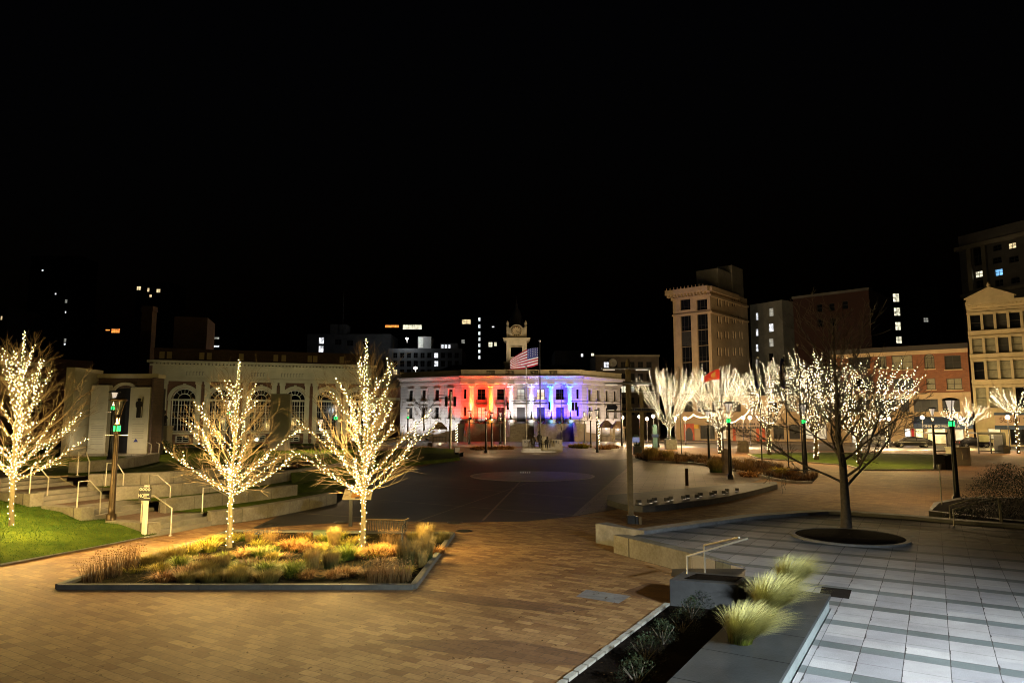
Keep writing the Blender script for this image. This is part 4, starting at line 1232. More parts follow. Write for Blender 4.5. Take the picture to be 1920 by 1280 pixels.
def simple_block(name, label, P0, P1, d, z, m='black_wall', cat='building', group=None, roof=True, holes_f=(), holes_r=(), z0=-.1, rev=.3):
    t, w = building(name, label, P0, P1, cat, group)
    mb = MB()
    hf = [h(t, w) if callable(h) else h for h in holes_f]
    facade(mb, 'front', w, d, 0, w, z0, z, hf, rev)
    hr = [h(t, w) if callable(h) else h for h in holes_r]
    facade(mb, 'right', w, d, 0, d, z0, z, hr, rev)
    facade(mb, 'left', w, d, 0, d, z0, z, [], rev); facade(mb, 'back', w, d, 0, w, z0, z, [], rev)
    mb.build('wall', M[m], t)
    if roof: flat_roof(t, w, d, z-.3)
    return t, w, hf, hr
def lit_tower(label, px0, px1, ytop, Y, lits, m='black_wall', d=14, z0=0, Y1=None, name='tower_block', cat='tower block', group=None):
    """dark block behind the square with its lit windows; lits = (px0,px1,py0,py1,pane[,style])"""
    t, w = building(name, label, xy(px0, Y), xy(px1, Y1 or Y), cat, group)
    z = AT((px0+px1)/2, ytop, (Y + (Y1 or Y))/2).z
    hs = [prect(t, w, l[0], l[1], l[2], l[3]) for l in lits]
    mb = MB(); facade(mb, 'front', w, d, 0, w, -.1, z, hs, .25); box_shell(mb, w, d, -.1, z)
    mb.build('wall', M[m], t); flat_roof(t, w, d, z-.2)
    for l, h in zip(lits, hs): window(t, 'front', w, d, *h, l[5] if len(l) > 5 else 'cross', l[4], .25)
    return t, w, z

# ------------------------------------------------------------------ right hand side: brick block and cream block
def brick_block():
    t, w = building('brick_building', 'three storey red brick building over shops, lit from the street', xy(1562, 116.5), (70.4, 105.0), 'building')
    d = 14
    z = UZ(t, w, 1700, 648)[1]
    wr1 = [prect(t, w, a, b, 666, 692) for a, b in ((1592, 1631), (1672, 1711), (1771, 1802))]
    wr2 = [prect(t, w, a, b, 709, 730) for a, b in ((1594, 1633), (1675, 1713), (1775, 1804))]
    ar = [prect(t, w, a, b, 663, 691) + ('arch',) for a, b in ((1646, 1662), (1733, 1752))]
    sq = [prect(t, w, a, b, 709, 730) for a, b in ((1648, 1664), (1737, 1754))]
    low = [prect(t, w, a, b, 748, 772) for a, b in ((1590, 1625), (1640, 1680), (1689, 1705), (1713, 1759), (1767, 1800))]
    zb = UZ(t, w, 1700, 737)[1]; zsh = UZ(t, w, 1700, 782)[1]
    shop = [prect(t, w, a, b, 803, 832) for a, b in ((1596, 1640), (1652, 1670), (1696, 1708), (1716, 1733), (1738, 1774), (1790, 1808))]
    mb = MB(); facade(mb, 'front', w, d, 0, w, zb, z, wr1 + wr2 + ar + sq, .3); box_shell(mb, w, d, -.1, z)
    mb.build('wall', M['brick_red'], t)
    put_windows(t, w, d, 'front', wr1, 'pair', ('glass_grey', 'blind', 'glass_grey')); put_windows(t, w, d, 'front', wr2, 'pair', ('glass', 'glass_grey', 'blind'))
    put_windows(t, w, d, 'front', ar, 'sash', ('blind', 'blind')); put_windows(t, w, d, 'front', sq, 'sash', ('glass_grey', 'blind'))
    mb = MB(); facade(mb, 'front', w, d, 0, w, -.1, zb, low + shop, .35)
    mb.build('stone_base', M['tan_stone'], t)
    put_windows(t, w, d, 'front', low, 'triple', ('glass_grey',), .35)
    put_windows(t, w, d, 'front', shop, 'plain', ('lit_dim', 'glass_grey', 'lit_white', 'lit_warm', 'lit_warm', 'lit_dim'), .35)
    for h in wr1 + wr2 + sq + ar:
        mb = MB(); fbox(mb, 'front', w, d, h[0]-.12, h[1]+.12, h[2]-.18, h[2]-.003, .002, .14); mb.build('window_sill', M['tan_stone'], t)
    mb = MB(); fbox(mb, 'front', w, d, -.2, w+.05, z-1.5, z-.9, .002, .2, 1); fbox(mb, 'front', w, d, -.3, w+.1, z-.9, z-.1, .002, .55, 0); fbox(mb, 'front', w, d, -.2, w+.05, zb-.25, zb, .002, .25, 1)
    mb.build('cornice', [M['frame_dark'], M['tan_stone']], t)
    flat_roof(t, w, d, z-.1)
    # dark door and red banner of the shopfront
    h = prect(t, w, 1776, 1788, 803, 836); mb = MB(); fbox(mb, 'front', w, d, h[0], h[1], .02, h[3], .002, .06); mb.build('shop_door', M['frame_dark'], t)
    h = prect(t, w, 1709.5, 1714, 803, 828); mb = MB(); fbox(mb, 'front', w, d, h[0], h[1], h[2], h[3], .003, .05); mb.build('red_banner', M['flag_red'], t)
    return t, w, d
BRK, BRKW, BRKD = brick_block()
M['awning_blue'] = mat('awning_blue', (.035, .06, .115), .7, .2, 2)
M['sign_tan'] = mat('sign_tan', (.42, .30, .2), .6, .1, 2)
M['sign_brown'] = mat('sign_brown', (.08, .03, .02), .6)
def font_text(name, body, size, m, parent, loc, rot, extr=.01, align='CENTER'):
    c = bpy.data.curves.new(name, 'FONT'); c.body = body; c.size = size; c.extrude = extr; c.align_x = align; c.align_y = 'CENTER'
    c.materials.append(M[m])
    o = bpy.data.objects.new(name + '_tmp', c); COL.objects.link(o)
    dg = bpy.context.evaluated_depsgraph_get(); me = bpy.data.meshes.new_from_object(o.evaluated_get(dg))
    bpy.data.objects.remove(o)
    q = link(name, me, parent, loc); q.rotation_euler = rot
    return q
def awning():
    u0, _ = UZ(BRK, BRKW, 1708); u1, _ = UZ(BRK, BRKW, 1818)
    z1 = UZ(BRK, BRKW, 1760, 781)[1]; z0 = UZ(BRK, BRKW, 1760, 803)[1]
    a = BRK.rotation_euler[2]; ca, sa = math.cos(a), math.sin(a)
    L = u1 - u0
    p = (BRK.location.x + u0*ca, BRK.location.y + u0*sa, 0)
    t = thing('awning', 'long blue shop awning with white lettering under the brick building', 'awning', p, a)
    mb = MB(); pr = 1.4
    mb.add([(0, -.003, z1), (L, -.003, z1), (L, -pr, z0+.75), (0, -pr, z0+.75), (0, -pr, z0), (L, -pr, z0), (0, -.003, z0), (L, -.003, z0)],
           [(0, 3, 2, 1), (3, 4, 5, 2), (0, 6, 4, 3), (1, 2, 5, 7)])
    mb.build('canopy', M['awning_blue'], t)
    font_text('lettering', 'F2HH BBO MILKS U A', .52, 'white_paint', t, (L*.47, -pr-.02, z0+.36), (R(90), 0, 0))
awning()
def cream_block():
    D = Vector((70.4-BRK.location.x, 105.0-BRK.location.y)).normalized()
    P0 = (70.55 + D.x*.1, 104.9 + D.y*.1); P1 = (P0[0] + D.x*21, P0[1] + D.y*21)
    t, w = building('ornate_building', 'cream ornate commercial building with a pediment above rows of tall windows', P0, P1)
    d = 14
    z = UZ(t, w, 1817, 567)[1]
    rows = ((590, 619), (634.5, 662.5), (677.5, 711), (727, 764))
    cols = [1836.5, 1861, 1885, 1910]
    us = [UZ(t, w, c)[0] for c in cols]
    st = us[1]-us[0]; us = [us[0] + st*k for k in range(8)]
    holes = []
    for ya, yb in rows:
        z1 = UZ(t, w, 1836, ya)[1]; z0 = UZ(t, w, 1836, yb)[1]
        for u in us: holes.append((u-.72, u+.72, z0, z1))
    zs = UZ(t, w, 1836, 776)[1]
    zg = UZ(t, w, 1836, 800)[1]
    shop = [(1.5, 3.1, 1.0, zg-.2), (4.2, 6.6, .2, zg-.2), (7.2, 8.4, .1, zg-.2), (9.0, 12.4, .3, zg-.2), (13, 16, .3, zg-.2)]
    mb = MB(); facade(mb, 'front', w, d, 0, w, -.1, z, holes + shop, .35); box_shell(mb, w, d, -.1, z)
    mb.build('wall', M['cream_stone'], t)
    put_windows(t, w, d, 'front', holes, 'sash', ('blind', 'blind', 'glass_grey', 'blind', 'glass'), .35, seed=5)
    put_windows(t, w, d, 'front', shop, 'plain', ('lit_dim', 'glass', 'glass', 'glass', 'lit_dim'), .35, seed=2)
    for ya, yb in rows:
        z0 = UZ(t, w, 1836, yb)[1]; z1 = UZ(t, w, 1836, ya)[1]
        mb = MB(); fbox(mb, 'front', w, d, -.05, w, z0-.55, z0-.25, .002, .3); fbox(mb, 'front', w, d, -.05, w, z0-.25, z0-.1, .002, .42); fbox(mb, 'front', w, d, -.05, w, z1+.15, z1+.4, .002, .22)
        for u in us + [us[0]-st]: fbox(mb, 'front', w, d, u+st/2-.17, u+st/2+.17, z0-.1, z1+.15, .002, .24)
        mb.build('string_course', M['cream_stone'], t)
    mb = MB(); fbox(mb, 'front', w, d, -.1, w, z-.5, z, .002, .7); fbox(mb, 'front', w, d, -.05, w, z-.9, z-.5, .002, .4)
    for k in range(40): fbox(mb, 'front', w, d, k*.5, k*.5+.25, z-.75, z-.5, .4, .6)
    for k in range(7): fbox(mb, 'front', w, d, .6+k*2.4, 2.6+k*2.4, z-1.75, z-1.15, .002, .1)
    mb.build('cornice', M['cream_stone'], t)
    up = UZ(t, w, 1867)[0]
    mb = MB(); fbox(mb, 'front', w, d, up-3.0, up+3.0, z+.003, z+.5, -.4, .7)
    vs = [(up-3.3, .4, z+.5), (up+3.3, .4, z+.5), (up, .4, z+2.1), (up-3.3, -.75, z+.5), (up+3.3, -.75, z+.5), (up, -.75, z+2.1)]
    mb.add(vs, [(0, 2, 1), (3, 4, 5), (0, 1, 4, 3), (1, 2, 5, 4), (2, 0, 3, 5)]); mb.lathe([(.1, 0), (.32, .3), (.2, .6), (.05, .9)], (up, -.3, z+2.0), 8)
    mb.build('pediment', M['cream_stone'], t)
    flat_roof(t, w, d, z-.2)
    # sushi shop sign board
    h = prect(t, w, 1866, 1930, 778, 797)
    s = thing('shop_sign', 'wide tan sushi shop sign board with dark red lettering', 'sign', tuple(Vector((t.location.x, t.location.y, 0)) + Vector((math.cos(t.rotation_euler[2])*h[0], math.sin(t.rotation_euler[2])*h[0], 0))), t.rotation_euler[2])
    L = h[1]-h[0]+5
    mb = MB(); mb.box(0, L, -.55, -.44, h[2], h[3]); mb.build('board', M['sign_tan'], s)
    mb = MB(); mb.box(-.1, L+.1, -.6, -.43, h[3]+.003, h[3]+.35); mb.box(-.1, L+.1, -.6, -.43, h[2]-.6, h[2]-.003); mb.build('frame', M['awning_blue'], s)
    font_text('lettering', 'SUSHI Y', .98, 'sign_brown', s, (.5, -.57, (h[2]+h[3])/2), (R(90), 0, 0), align='LEFT')
    return t
cream_block()

# ------------------------------------------------------------------ tall tan building and its neighbours
def tan_tower():
    t, w = building('tan_tower', 'tall tan stone office building with two dark vertical window bays', xy(1265, 156), xy(1336, 150), 'office building')
    d = 21
    z = UZ(t, w, 1300, 541)[1]
    holes = []; zc = UZ(t, w, 1300, 582)[1]
    top = [prect(t, w, a, b, 561, 581) for a, b in ((1275, 1294.5), (1306, 1326))]
    z1 = UZ(t, w, 1300, 590)[1]; z0 = UZ(t, w, 1300, 738)[1]; fl = (z1-z0)/5
    bays = []
    for h in top:
        for k in range(5): bays.append((h[0], h[1], z0 + fl*k + .02, z0 + fl*(k+1) - .02))
    low = [prect(t, w, a, b, 748, 772) for a, b in ((1275, 1294.5), (1306, 1326))]
    mb = MB(); facade(mb, 'front', w, d, 0, w, -.1, z, top + bays + low, .5)
    side = []
    for y0, y1 in ((559, 577), (592, 609), (621, 638), (651, 670)):
        for a in (1345, 1358.5, 1372.5, 1385):
            b0 = prect(t, w, a, a+3, y0, y1, 'right', d); side.append((b0[0], b0[0]+.9, b0[2]+.4, b0[3]))
            side.append((b0[0]+1.35, b0[0]+2.25, b0[2]+.4, b0[3]))
    side = [s_ for s_ in side if s_[1] < d-.4]
    facade(mb, 'right', w, d, 0, d, -.1, z, side, .35); facade(mb, 'left', w, d, 0, d, -.1, z, []); facade(mb, 'back', w, d, 0, w, -.1, z, [])
    mb.build('wall', M['tan_stone'], t)
    put_windows(t, w, d, 'front', top, 'triple', ('glass',), .5); put_windows(t, w, d, 'front', low, 'triple', ('glass_grey',), .5)
    put_windows(t, w, d, 'front', bays, 'triple', ('glass', 'glass', 'glass_grey'), .5, seed=4); put_windows(t, w, d, 'right', side, 'sash', ('glass', 'glass', 'glass_grey', 'glass'), .35, seed=8)
    mb = MB()
    for f, L in (('front', w), ('right', d)):
        fbox(mb, f, w, d, -.3, L+(.3 if f == 'front' else 0), z-2.2, z-1.7, .003, .35)
        fbox(mb, f, w, d, -1.3 if f == 'front' else .0, L+(.0 if f == 'front' else -6), z-1.0, z+.1, .003, 1.25 if f == 'front' else .5)
        fbox(mb, f, w, d, -.1, L, zc-.9, zc-.55, .003, .35)
    k = 0
    while k*.8 < w: mb.box(k*.8-.9, k*.8-.55, -1.1, -.2, z-1.6, z-1.0); k += 1
    k = 0
    while k*.9 < w: mb.lathe([(.16, 0), (.1, .4), (.02, .6)], (k*.9-.9, -1.1, z+.1), 5); k += 1
    mb.build('cornice', M['tan_stone'], t)
    mb = MB(); mb.box(w*.35, w-.6, 6, 19, z, z+5.3); mb.box(w*.55, w-.4, 13.5, 20, z, z+7.3); mb.build('roof_penthouse', M['conc_wall'], t)
    flat_roof(t, w, d, z-.05)
    # stone ledge over the ground floors
    mb = MB(); fbox(mb, 'front', w, d, -.3, w+.3, z0-1.4, z0-.5, .003, .6); mb.build('ledge', M['tan_stone'], t)
    return t
tan_tower()
def annex():
    t, w = building('shop_row', 'low tan shop row behind the lit trees with painted shopfronts', xy(1262, 131), xy(1562, 117.5), 'shops')
    d = 12; z = UZ(t, w, 1400, 742)[1]
    wn_ = [prect(t, w, a, a+17, 752, 772) for a in (1282, 1306, 1335, 1372, 1406, 1440, 1475, 1505)]
    sh = [prect(t, w, a, b, 797, 823) for a, b in ((1313, 1340), (1345, 1362), (1450, 1470), (1480, 1500), (1510, 1550))]
    mb = MB(); facade(mb, 'front', w, d, 0, w, -.1, z, wn_ + sh, .3); box_shell(mb, w, d, -.1, z)
    mb.build('wall', M['tan_stone'], t)
    put_windows(t, w, d, 'front', wn_, 'pair', ('glass_grey', 'blind', 'glass'), seed=3); put_windows(t, w, d, 'front', sh, 'plain', ('glass_grey', 'lit_dim', 'glass_grey', 'glass_grey', 'lit_dim'))
    mb = MB(); fbox(mb, 'front', w, d, -.2, w, z-.7, z, .003, .5); h = prect(t, w, 1262, 1560, 776, 784); fbox(mb, 'front', w, d, -.1, w, h[2], h[3], .003, .35); mb.build('cornice', M['tan_stone'], t)
    flat_roof(t, w, d, z-.2)
    # painted orange entrance with a dark arched doorway
    h = prect(t, w, 1283, 1302, 794, 826); um = (h[0]+h[1])/2
    mb = MB(); fbox(mb, 'front', w, d, h[0], h[1], .05, h[3], .003, .12); e = mb.build('orange_entrance', M['orange_paint'], t)
    P = [(um-.62, .06), (um+.62, .06), (um+.7, 1.3), (um+.45, 2.2), (um, 2.5), (um-.45, 2.2), (um-.7, 1.3)]
    mb = MB(); mb.add([(x, -.13, zz) for x, zz in P], [tuple(range(7))]); mb.build('doorway', M['black_paint'], e)
    h2 = prect(t, w, 1302.5, 1311, 796, 803); mb = MB(); fbox(mb, 'front', w, d, h2[0], h2[1], h2[2], h2[3], .003, .5); mb.build('yellow_sign', M['yellow_paint'], t)
    # gabled shopfront with dark lettering
    h = prect(t, w, 1372, 1440, 791, 826); h3 = prect(t, w, 1372, 1440, 773, 791)
    mb = MB(); fbox(mb, 'front', w, d, h[0], h[1], .05, h[3], .003, .6)
    um = (h[0]+h[1])/2
    mb.add([(h[0]-.3, -.8, h[3]), (h[1]+.3, -.8, h[3]), (um, -.8, h3[3]), (h[0]-.3, -.003, h[3]), (h[1]+.3, -.003, h[3]), (um, -.003, h3[3])], [(0, 1, 2), (0, 2, 5, 3), (2, 1, 4, 5), (0, 3, 4, 1)])
    g = mb.build('gabled_shopfront', M['sign_tan'], t)
    mb = MB(); r = random.Random(9)
    for row, (zz, n) in enumerate(((h[3]-.35, 22), (h[3]-1.0, 17), (h[3]-1.6, 15))):
        for k in range(n):
            if r.random() < .16: continue
            x = um - n*.15 + k*.3
            mb.box(x, x+.2, -.64, -.602, zz-.17, zz+.17)
    mb.build('lettering', M['black_paint'], g)
    for x0 in (h[0]+.3, h[1]-.9, h[1]-1.9):
        mb = MB(); mb.box(x0, x0+.5, -.65, -.603, .1, 2.4); mb.build('painted_pillar', M['orange_paint'], g)
M['orange_paint'] = mat('orange_paint', (.50, .09, .03), .6, .2, 2)
M['yellow_paint'] = mat('yellow_paint', (.62, .36, .03), .6, .1, 2)
annex()
def grey_block():
    t, w = building('concrete_building', 'pale grey concrete building with small blue lit windows beside the tan tower', xy(1411, 181), xy(1472, 173), 'building')
    d = 15; z = UZ(t, w, 1472, 561)[1]
    hs = [prect(t, w, 1441, 1450, y, y+16) for y in (577, 606, 634, 662)] + [prect(t, w, 1416.5, 1421.5, y, y+14) for y in (586, 616, 645, 673)]
    mb = MB(); facade(mb, 'front', w, d, 0, w, -.1, z, hs, .3); box_shell(mb, w, d, -.1, z); mb.build('wall', M['conc_wall'], t)
    put_windows(t, w, d, 'front', hs, 'sash', ('lit_dim', 'lit_white', 'lit_dim', 'glass', 'lit_white', 'lit_white', 'lit_white', 'lit_dim'))
    flat_roof(t, w, d, z-.2)
grey_block()
t, w, hf, hr = simple_block('dark_brick_building', 'dark red brick building wall behind the lit trees, three small windows', xy(1493, 141), xy(1638, 131), 16, 29.3, 'brick_dark',
    holes_f=[lambda t, w, a=a, y=y: prect(t, w, a, a+11, y, y+15) for a, y in ((1531, 570), (1554, 568), (1579, 564), (1533, 598), (1556, 596))])
put_windows(t, w, 16, 'front', hf, 'sash', ('glass',))
mb = MB(); fbox(mb, 'front', w, 16, -.1, w+.1, 29.0, 29.5, .003, .3); mb.build('parapet_cap', M['dark_conc'], t)
lit_tower('black tower with a stack of four lit cream windows', 1646, 1770, 538, 165, [(1674.5, 1687, 549.5, 566, 'lit_cream'), (1676.5, 1689, 576, 592, 'lit_cream'), (1679, 1690, 603, 619, 'lit_cream'), (1680.5, 1692, 630, 644, 'lit_cream'), (1732, 1742, 595, 604, 'lit_dim')])
t, w, z = lit_tower('dark grey concrete tower at the picture edge, one window blue', 1816, 1990, 424, 150, [(1828, 1843, 508, 520, 'lit_cream'), (1865, 1880, 504, 517, 'lit_blue'), (1890, 1905, 455, 466, 'lit_warm'),
    (1825, 1842, 463, 498, 'glass'), (1862, 1878, 459, 470, 'glass'), (1862, 1878, 482, 494, 'glass'), (1892, 1910, 480, 492, 'glass'), (1830, 1844, 525, 540, 'glass'), (1866, 1881, 524, 537, 'glass'), (1896, 1912, 520, 531, 'glass')], 'dark_conc', 16, Y1=133)
mb = MB(); h = prect(t, w, 1816, 1920, 448, 456); fbox(mb, 'front', w, 16, -.6, w, h[2], h[3], .003, .9)
for a in (1817, 1845): b_ = prect(t, w, a, a+8, 460, 545); fbox(mb, 'front', w, 16, b_[0], b_[1], b_[2], b_[3], .003, .6)
b_ = prect(t, w, 1816, 1920, 542, 548); fbox(mb, 'front', w, 16, -.2, w, b_[2], b_[3], .003, .5)
mb.build('ledge', M['conc_wall'], t)

# ------------------------------------------------------------------ behind the city hall
def rear_block():
    t, w = building('stucco_building', 'brown stucco building behind the city hall with a white satellite dish', xy(1117, 172), xy(1236, 172), 'building')
    d = 16; z = UZ(t, w, 1170, 665)[1]
    hs = []
    for y0, y1 in ((678, 690), (700, 713), (723, 736), (745, 757), (764, 778)):
        for a in (1132, 1148, 1164, 1180, 1196, 1212): hs.append(prect(t, w, a, a+10, y0, y1))
    mb = MB(); facade(mb, 'front', w, d, 0, w, -.1, z, hs, .3); box_shell(mb, w, d, -.1, z); mb.build('wall', M['conc_wall2'], t)
    panes = ['glass_grey']*len(hs); panes[0] = 'lit_white'; panes[14] = 'lit_cream'; panes[12] = 'lit_cream'; panes[15] = 'lit_dim'
    put_windows(t, w, d, 'front', hs, 'pair', panes)
    mb = MB(); fbox(mb, 'front', w, d, -.2, w+.2, z-.5, z, .003, .3); mb.build('parapet_cap', M['limestone'], t); flat_roof(t, w, d, z-.3)
    u, zz = UZ(t, w, 1147, 681)
    p = Vector((t.location.x + u, t.location.y, 0))
    s = thing('satellite_dish', 'large white satellite dish on the stucco building', 'satellite dish', (p.x, p.y-1.6, zz))
    mb = MB(); mb.lathe([(.01, .35), (.5, .25), (.85, .1), (1.05, -.1)], (0, 0, 0), 20, caps=False); mb.v = [(q[0], q[2]-.0, q[1]) for q in mb.v]; mb.build('dish', M['white_paint'], s)
    mb = MB(); mb.tube([(0, .3, 0), (0, 1.59, -.4)], .08, 6); mb.tube([(-.6, 0, -.6), (0, -.9, 0), (.6, 0, -.6)], .03, 4); mb.build('arm', M['steel'], s)
    # neighbouring lower roof
M['conc_wall2'] = mat('conc_wall2', (.20, .165, .125), .85, .2, .4, .1, 5)
rear_block()
def loft():
    t, w = building('loft_building', 'wide grey concrete loft building on the skyline with rows of dark windows', xy(728, 205), xy(866, 205), 'building')
    d = 18; z = UZ(t, w, 800, 653)[1]
    hs = []; panes = []
    for r_, (y0, y1) in enumerate(((661, 671), (676, 687), (692, 702))):
        for k in range(10):
            a = 737 + k*12.8; hs.append(prect(t, w, a, a+8, y0, y1))
            panes.append('lit_white' if (r_, k) in ((0, 6), (1, 6)) else 'lit_warm' if (r_, k) == (2, 0) else 'glass')
    mb = MB(); facade(mb, 'front', w, d, 0, w, -.1, z, hs, .3); box_shell(mb, w, d, -.1, z); mb.build('wall', M['dark_conc'], t)
    put_windows(t, w, d, 'front', hs, 'cross', panes); flat_roof(t, w, d, z-.2)
    h = prect(t, w, 782, 807, 629, 652); h2 = prect(t, w, 824, 857, 645, 654)
    mb = MB(); mb.box(h[0], h[1], 2, 8, z, h[3]); mb.build('roof_penthouse', M['white_plain'], t)
    mb = MB(); mb.box(h[0]+.2, h[0]+1.6, 1.9, 1.99, z+.5, h[3]-.4); mb.build('pane', M['lit_dim'], t)
    mb = MB(); mb.box(h2[0], h2[1], 2, 7, z, h2[3]+.5); q = mb.build('roof_penthouse', M['dark_conc'], t)
    for k in range(3): mb = MB(); mb.box(h2[0]+.4+k*1.0, h2[0]+1.1+k*1.0, 1.9, 1.99, h2[3]-1.0, h2[3]); mb.build('pane', M['lit_white'], t)
loft()
t, w, z = lit_tower('long dim loft block with two lit windows one above the other', 574, 731, 626, 216, [(597.5, 607.5, 632, 644.5, 'lit_white', 'grid'), (597, 606.5, 648, 660.5, 'lit_white', 'grid'), (628, 640, 636, 646, 'glass'), (650, 662, 638, 648, 'glass'), (680, 692, 640, 650, 'glass')], 'dark_conc')
mb = MB(); h = prect(t, w, 616, 646, 606, 626); mb.box(h[0], h[1], 2, 8, z, h[3]); mb.build('roof_penthouse', M['dark_conc'], t)
p = AT(635, 626, 212)
a_ = thing('antenna_mast', 'thin antenna mast standing on the dim loft block', 'antenna', (p.x, 217, z-.25))
mb = MB(); mb.tube([(0, 0, 0), (0, 0, AT(635, 545, 217).z - z)], [.14, .06], 5); mb.build('mast', M['dark_conc'], a_)
mb = MB()
for k in range(5): mb.tube([(-.3, 0, 2+k*2.2), (.3, 0, 2+k*2.2)], .04, 4)
mb.build('rung', M['dark_conc'], a_)
lit_tower('black tower with a lit top floor and glowing orange roof edge', 704, 796, 606, 330, [(755, 791, 608.5, 617.5, 'lit_cream', 'grid'), (722, 748, 609, 614, 'lit_orange', 'plain')])
lit_tower('black tower with one lit vertical stair of eight windows', 864, 938, 592, 300, [(866, 883, 598.5, 607.5, 'lit_warm', 'grid')] + [(896.5, 901, y, y+7, 'lit_white') for y in (595, 608, 621, 632, 643.5, 655, 666)] + [(865, 871.5, 636, 644, 'lit_dim'), (915.5, 923.5, 641, 650.5, 'lit_cream'), (926.5, 931.5, 641, 649, 'lit_cream'), (922, 927, 611, 614, 'lit_white', 'plain')])
lit_tower('low dark roof block with two bright square windows near the clock tower', 1040, 1117, 657, 185, [(1089, 1094, 662.5, 669, 'lit_white', 'plain'), (1108, 1114.5, 661.5, 667.5, 'lit_cream', 'plain')])
lit_tower('dark block with a string of orange lights along its top', 190, 232, 609, 260, [(197, 206, 617, 620, 'lit_orange', 'plain'), (208, 224.5, 616, 624, 'lit_orange', 'grid')])
lit_tower('black high tower behind the brick chimney with four scattered lit windows', 246, 312, 530, 300, [(255.5, 264, 536.5, 544, 'lit_warm'), (275.5, 280, 539.5, 547, 'lit_warm'), (292.5, 300.5, 541.5, 548.5, 'lit_warm'), (279.5, 284.5, 552, 557.5, 'lit_warm', 'plain'), (287, 289, 576.5, 578.5, 'lit_white', 'plain'), (313-1.5, 311.9, 580, 581.8, 'lit_white', 'plain')])
lit_tower('tall unlit looking tower beyond the left tree with a few tiny lights', 40, 135, 480, 320, [(77.5, 81.5, 505, 508.5, 'lit_white', 'plain'), (102, 105.5, 549, 552.5, 'lit_white', 'plain'), (121, 126, 561, 568, 'lit_dim'), (121, 124, 583, 587, 'lit_white', 'plain'), (119, 124, 634, 641, 'lit_dim'), (119, 123, 643, 647, 'lit_white', 'plain')])
lit_tower('narrow lit block with bright bands behind the museum roof', 384, 413, 629, 240, [(385.5, 395, 631.5, 637, 'lit_dim'), (385.5, 395, 641, 645.5, 'lit_white'), (385.5, 395, 650, 653, 'lit_white'), (397, 411, 631.5, 636, 'lit_dim', 'plain'), (398, 411, 647, 651, 'lit_white', 'plain')])
lit_tower('dark slab tower at the far left edge with one lit window', -60, 5, 575, 200, [(0.2, 4.2, 592, 600, 'lit_warm'), (-20, -14, 592, 600, 'lit_dim')])
t, w, hf, hr = simple_block('stair_tower', 'dim brick roof tower rising behind the museum parapet', xy(321, 84), xy(384, 85), 6, AT(350, 593, 84).z, 'brick_dim')
# brick chimney behind the museum
c_ = thing('chimney', 'tall brick chimney standing behind the left end of the museum', 'chimney', (*xy(273, 78), 0))
zt = AT(273, 575, 78).z
mb = MB(); mb.box(-.62, .62, -.5, .5, 1.5, zt-.6); mb.build('stack', M['brick_dim'], c_)
mb = MB(); mb.box(-.7, .7, -.58, .58, zt-.6, zt-.3); mb.box(-.66, .66, -.54, .54, zt-.3, zt); mb.build('cap', M['brick_dim'], c_)
# brick house at the far left
t, w = building('brick_house', 'dark brick house behind the left tree with white sash windows', xy(-70, 58), xy(172, 66), 'house', z=1.6)
d = 10; z = UZ(t, w, 100, 672)[1]
hs = [prect(t, w, 132, 149.5, 697, 716), prect(t, w, 130, 148, 749, 770), prect(t, w, 60, 78, 700, 718), prect(t, w, 20, 38, 702, 720), prect(t, w, 60, 78, 752, 772)]
mb = MB(); facade(mb, 'front', w, d, 0, w, -.1, z, hs, .2); box_shell(mb, w, d, -.1, z); mb.build('wall', M['brick_museum'], t)
put_windows(t, w, d, 'front', hs, 'grid', ('glass',), .2, 'frame_white'); flat_roof(t, w, d, z-.2)
for ya, yb in ((678, 684), (708, 713)):
    h = prect(t, w, -40, 88, ya, yb); mb = MB(); fbox(mb, 'front', w, d, h[0], h[1], h[2], h[3], .003, .8); mb.build('stone_ledge', M['limestone'], t)
# low brick wing left of the city hall
t, w, hf, hr = simple_block('brick_wing', 'low brick building left of the city hall, behind the tallest lit tree', xy(655, 150), xy(750, 150), 12, AT(700, 727, 150).z, 'brick_red',
    holes_f=[lambda t, w, a=a: prect(t, w, a, a+14, 755, 772) for a in (665, 690, 715)])
put_windows(t, w, 12, 'front', hf, 'pair', ('glass_grey', 'lit_dim', 'glass_grey'))
mb = MB(); fbox(mb, 'front', w, 12, -.1, w+.1, hf[0][3]+.6, hf[0][3]+1.1, .003, .25); mb.build('stone_band', M['limestone'], t)
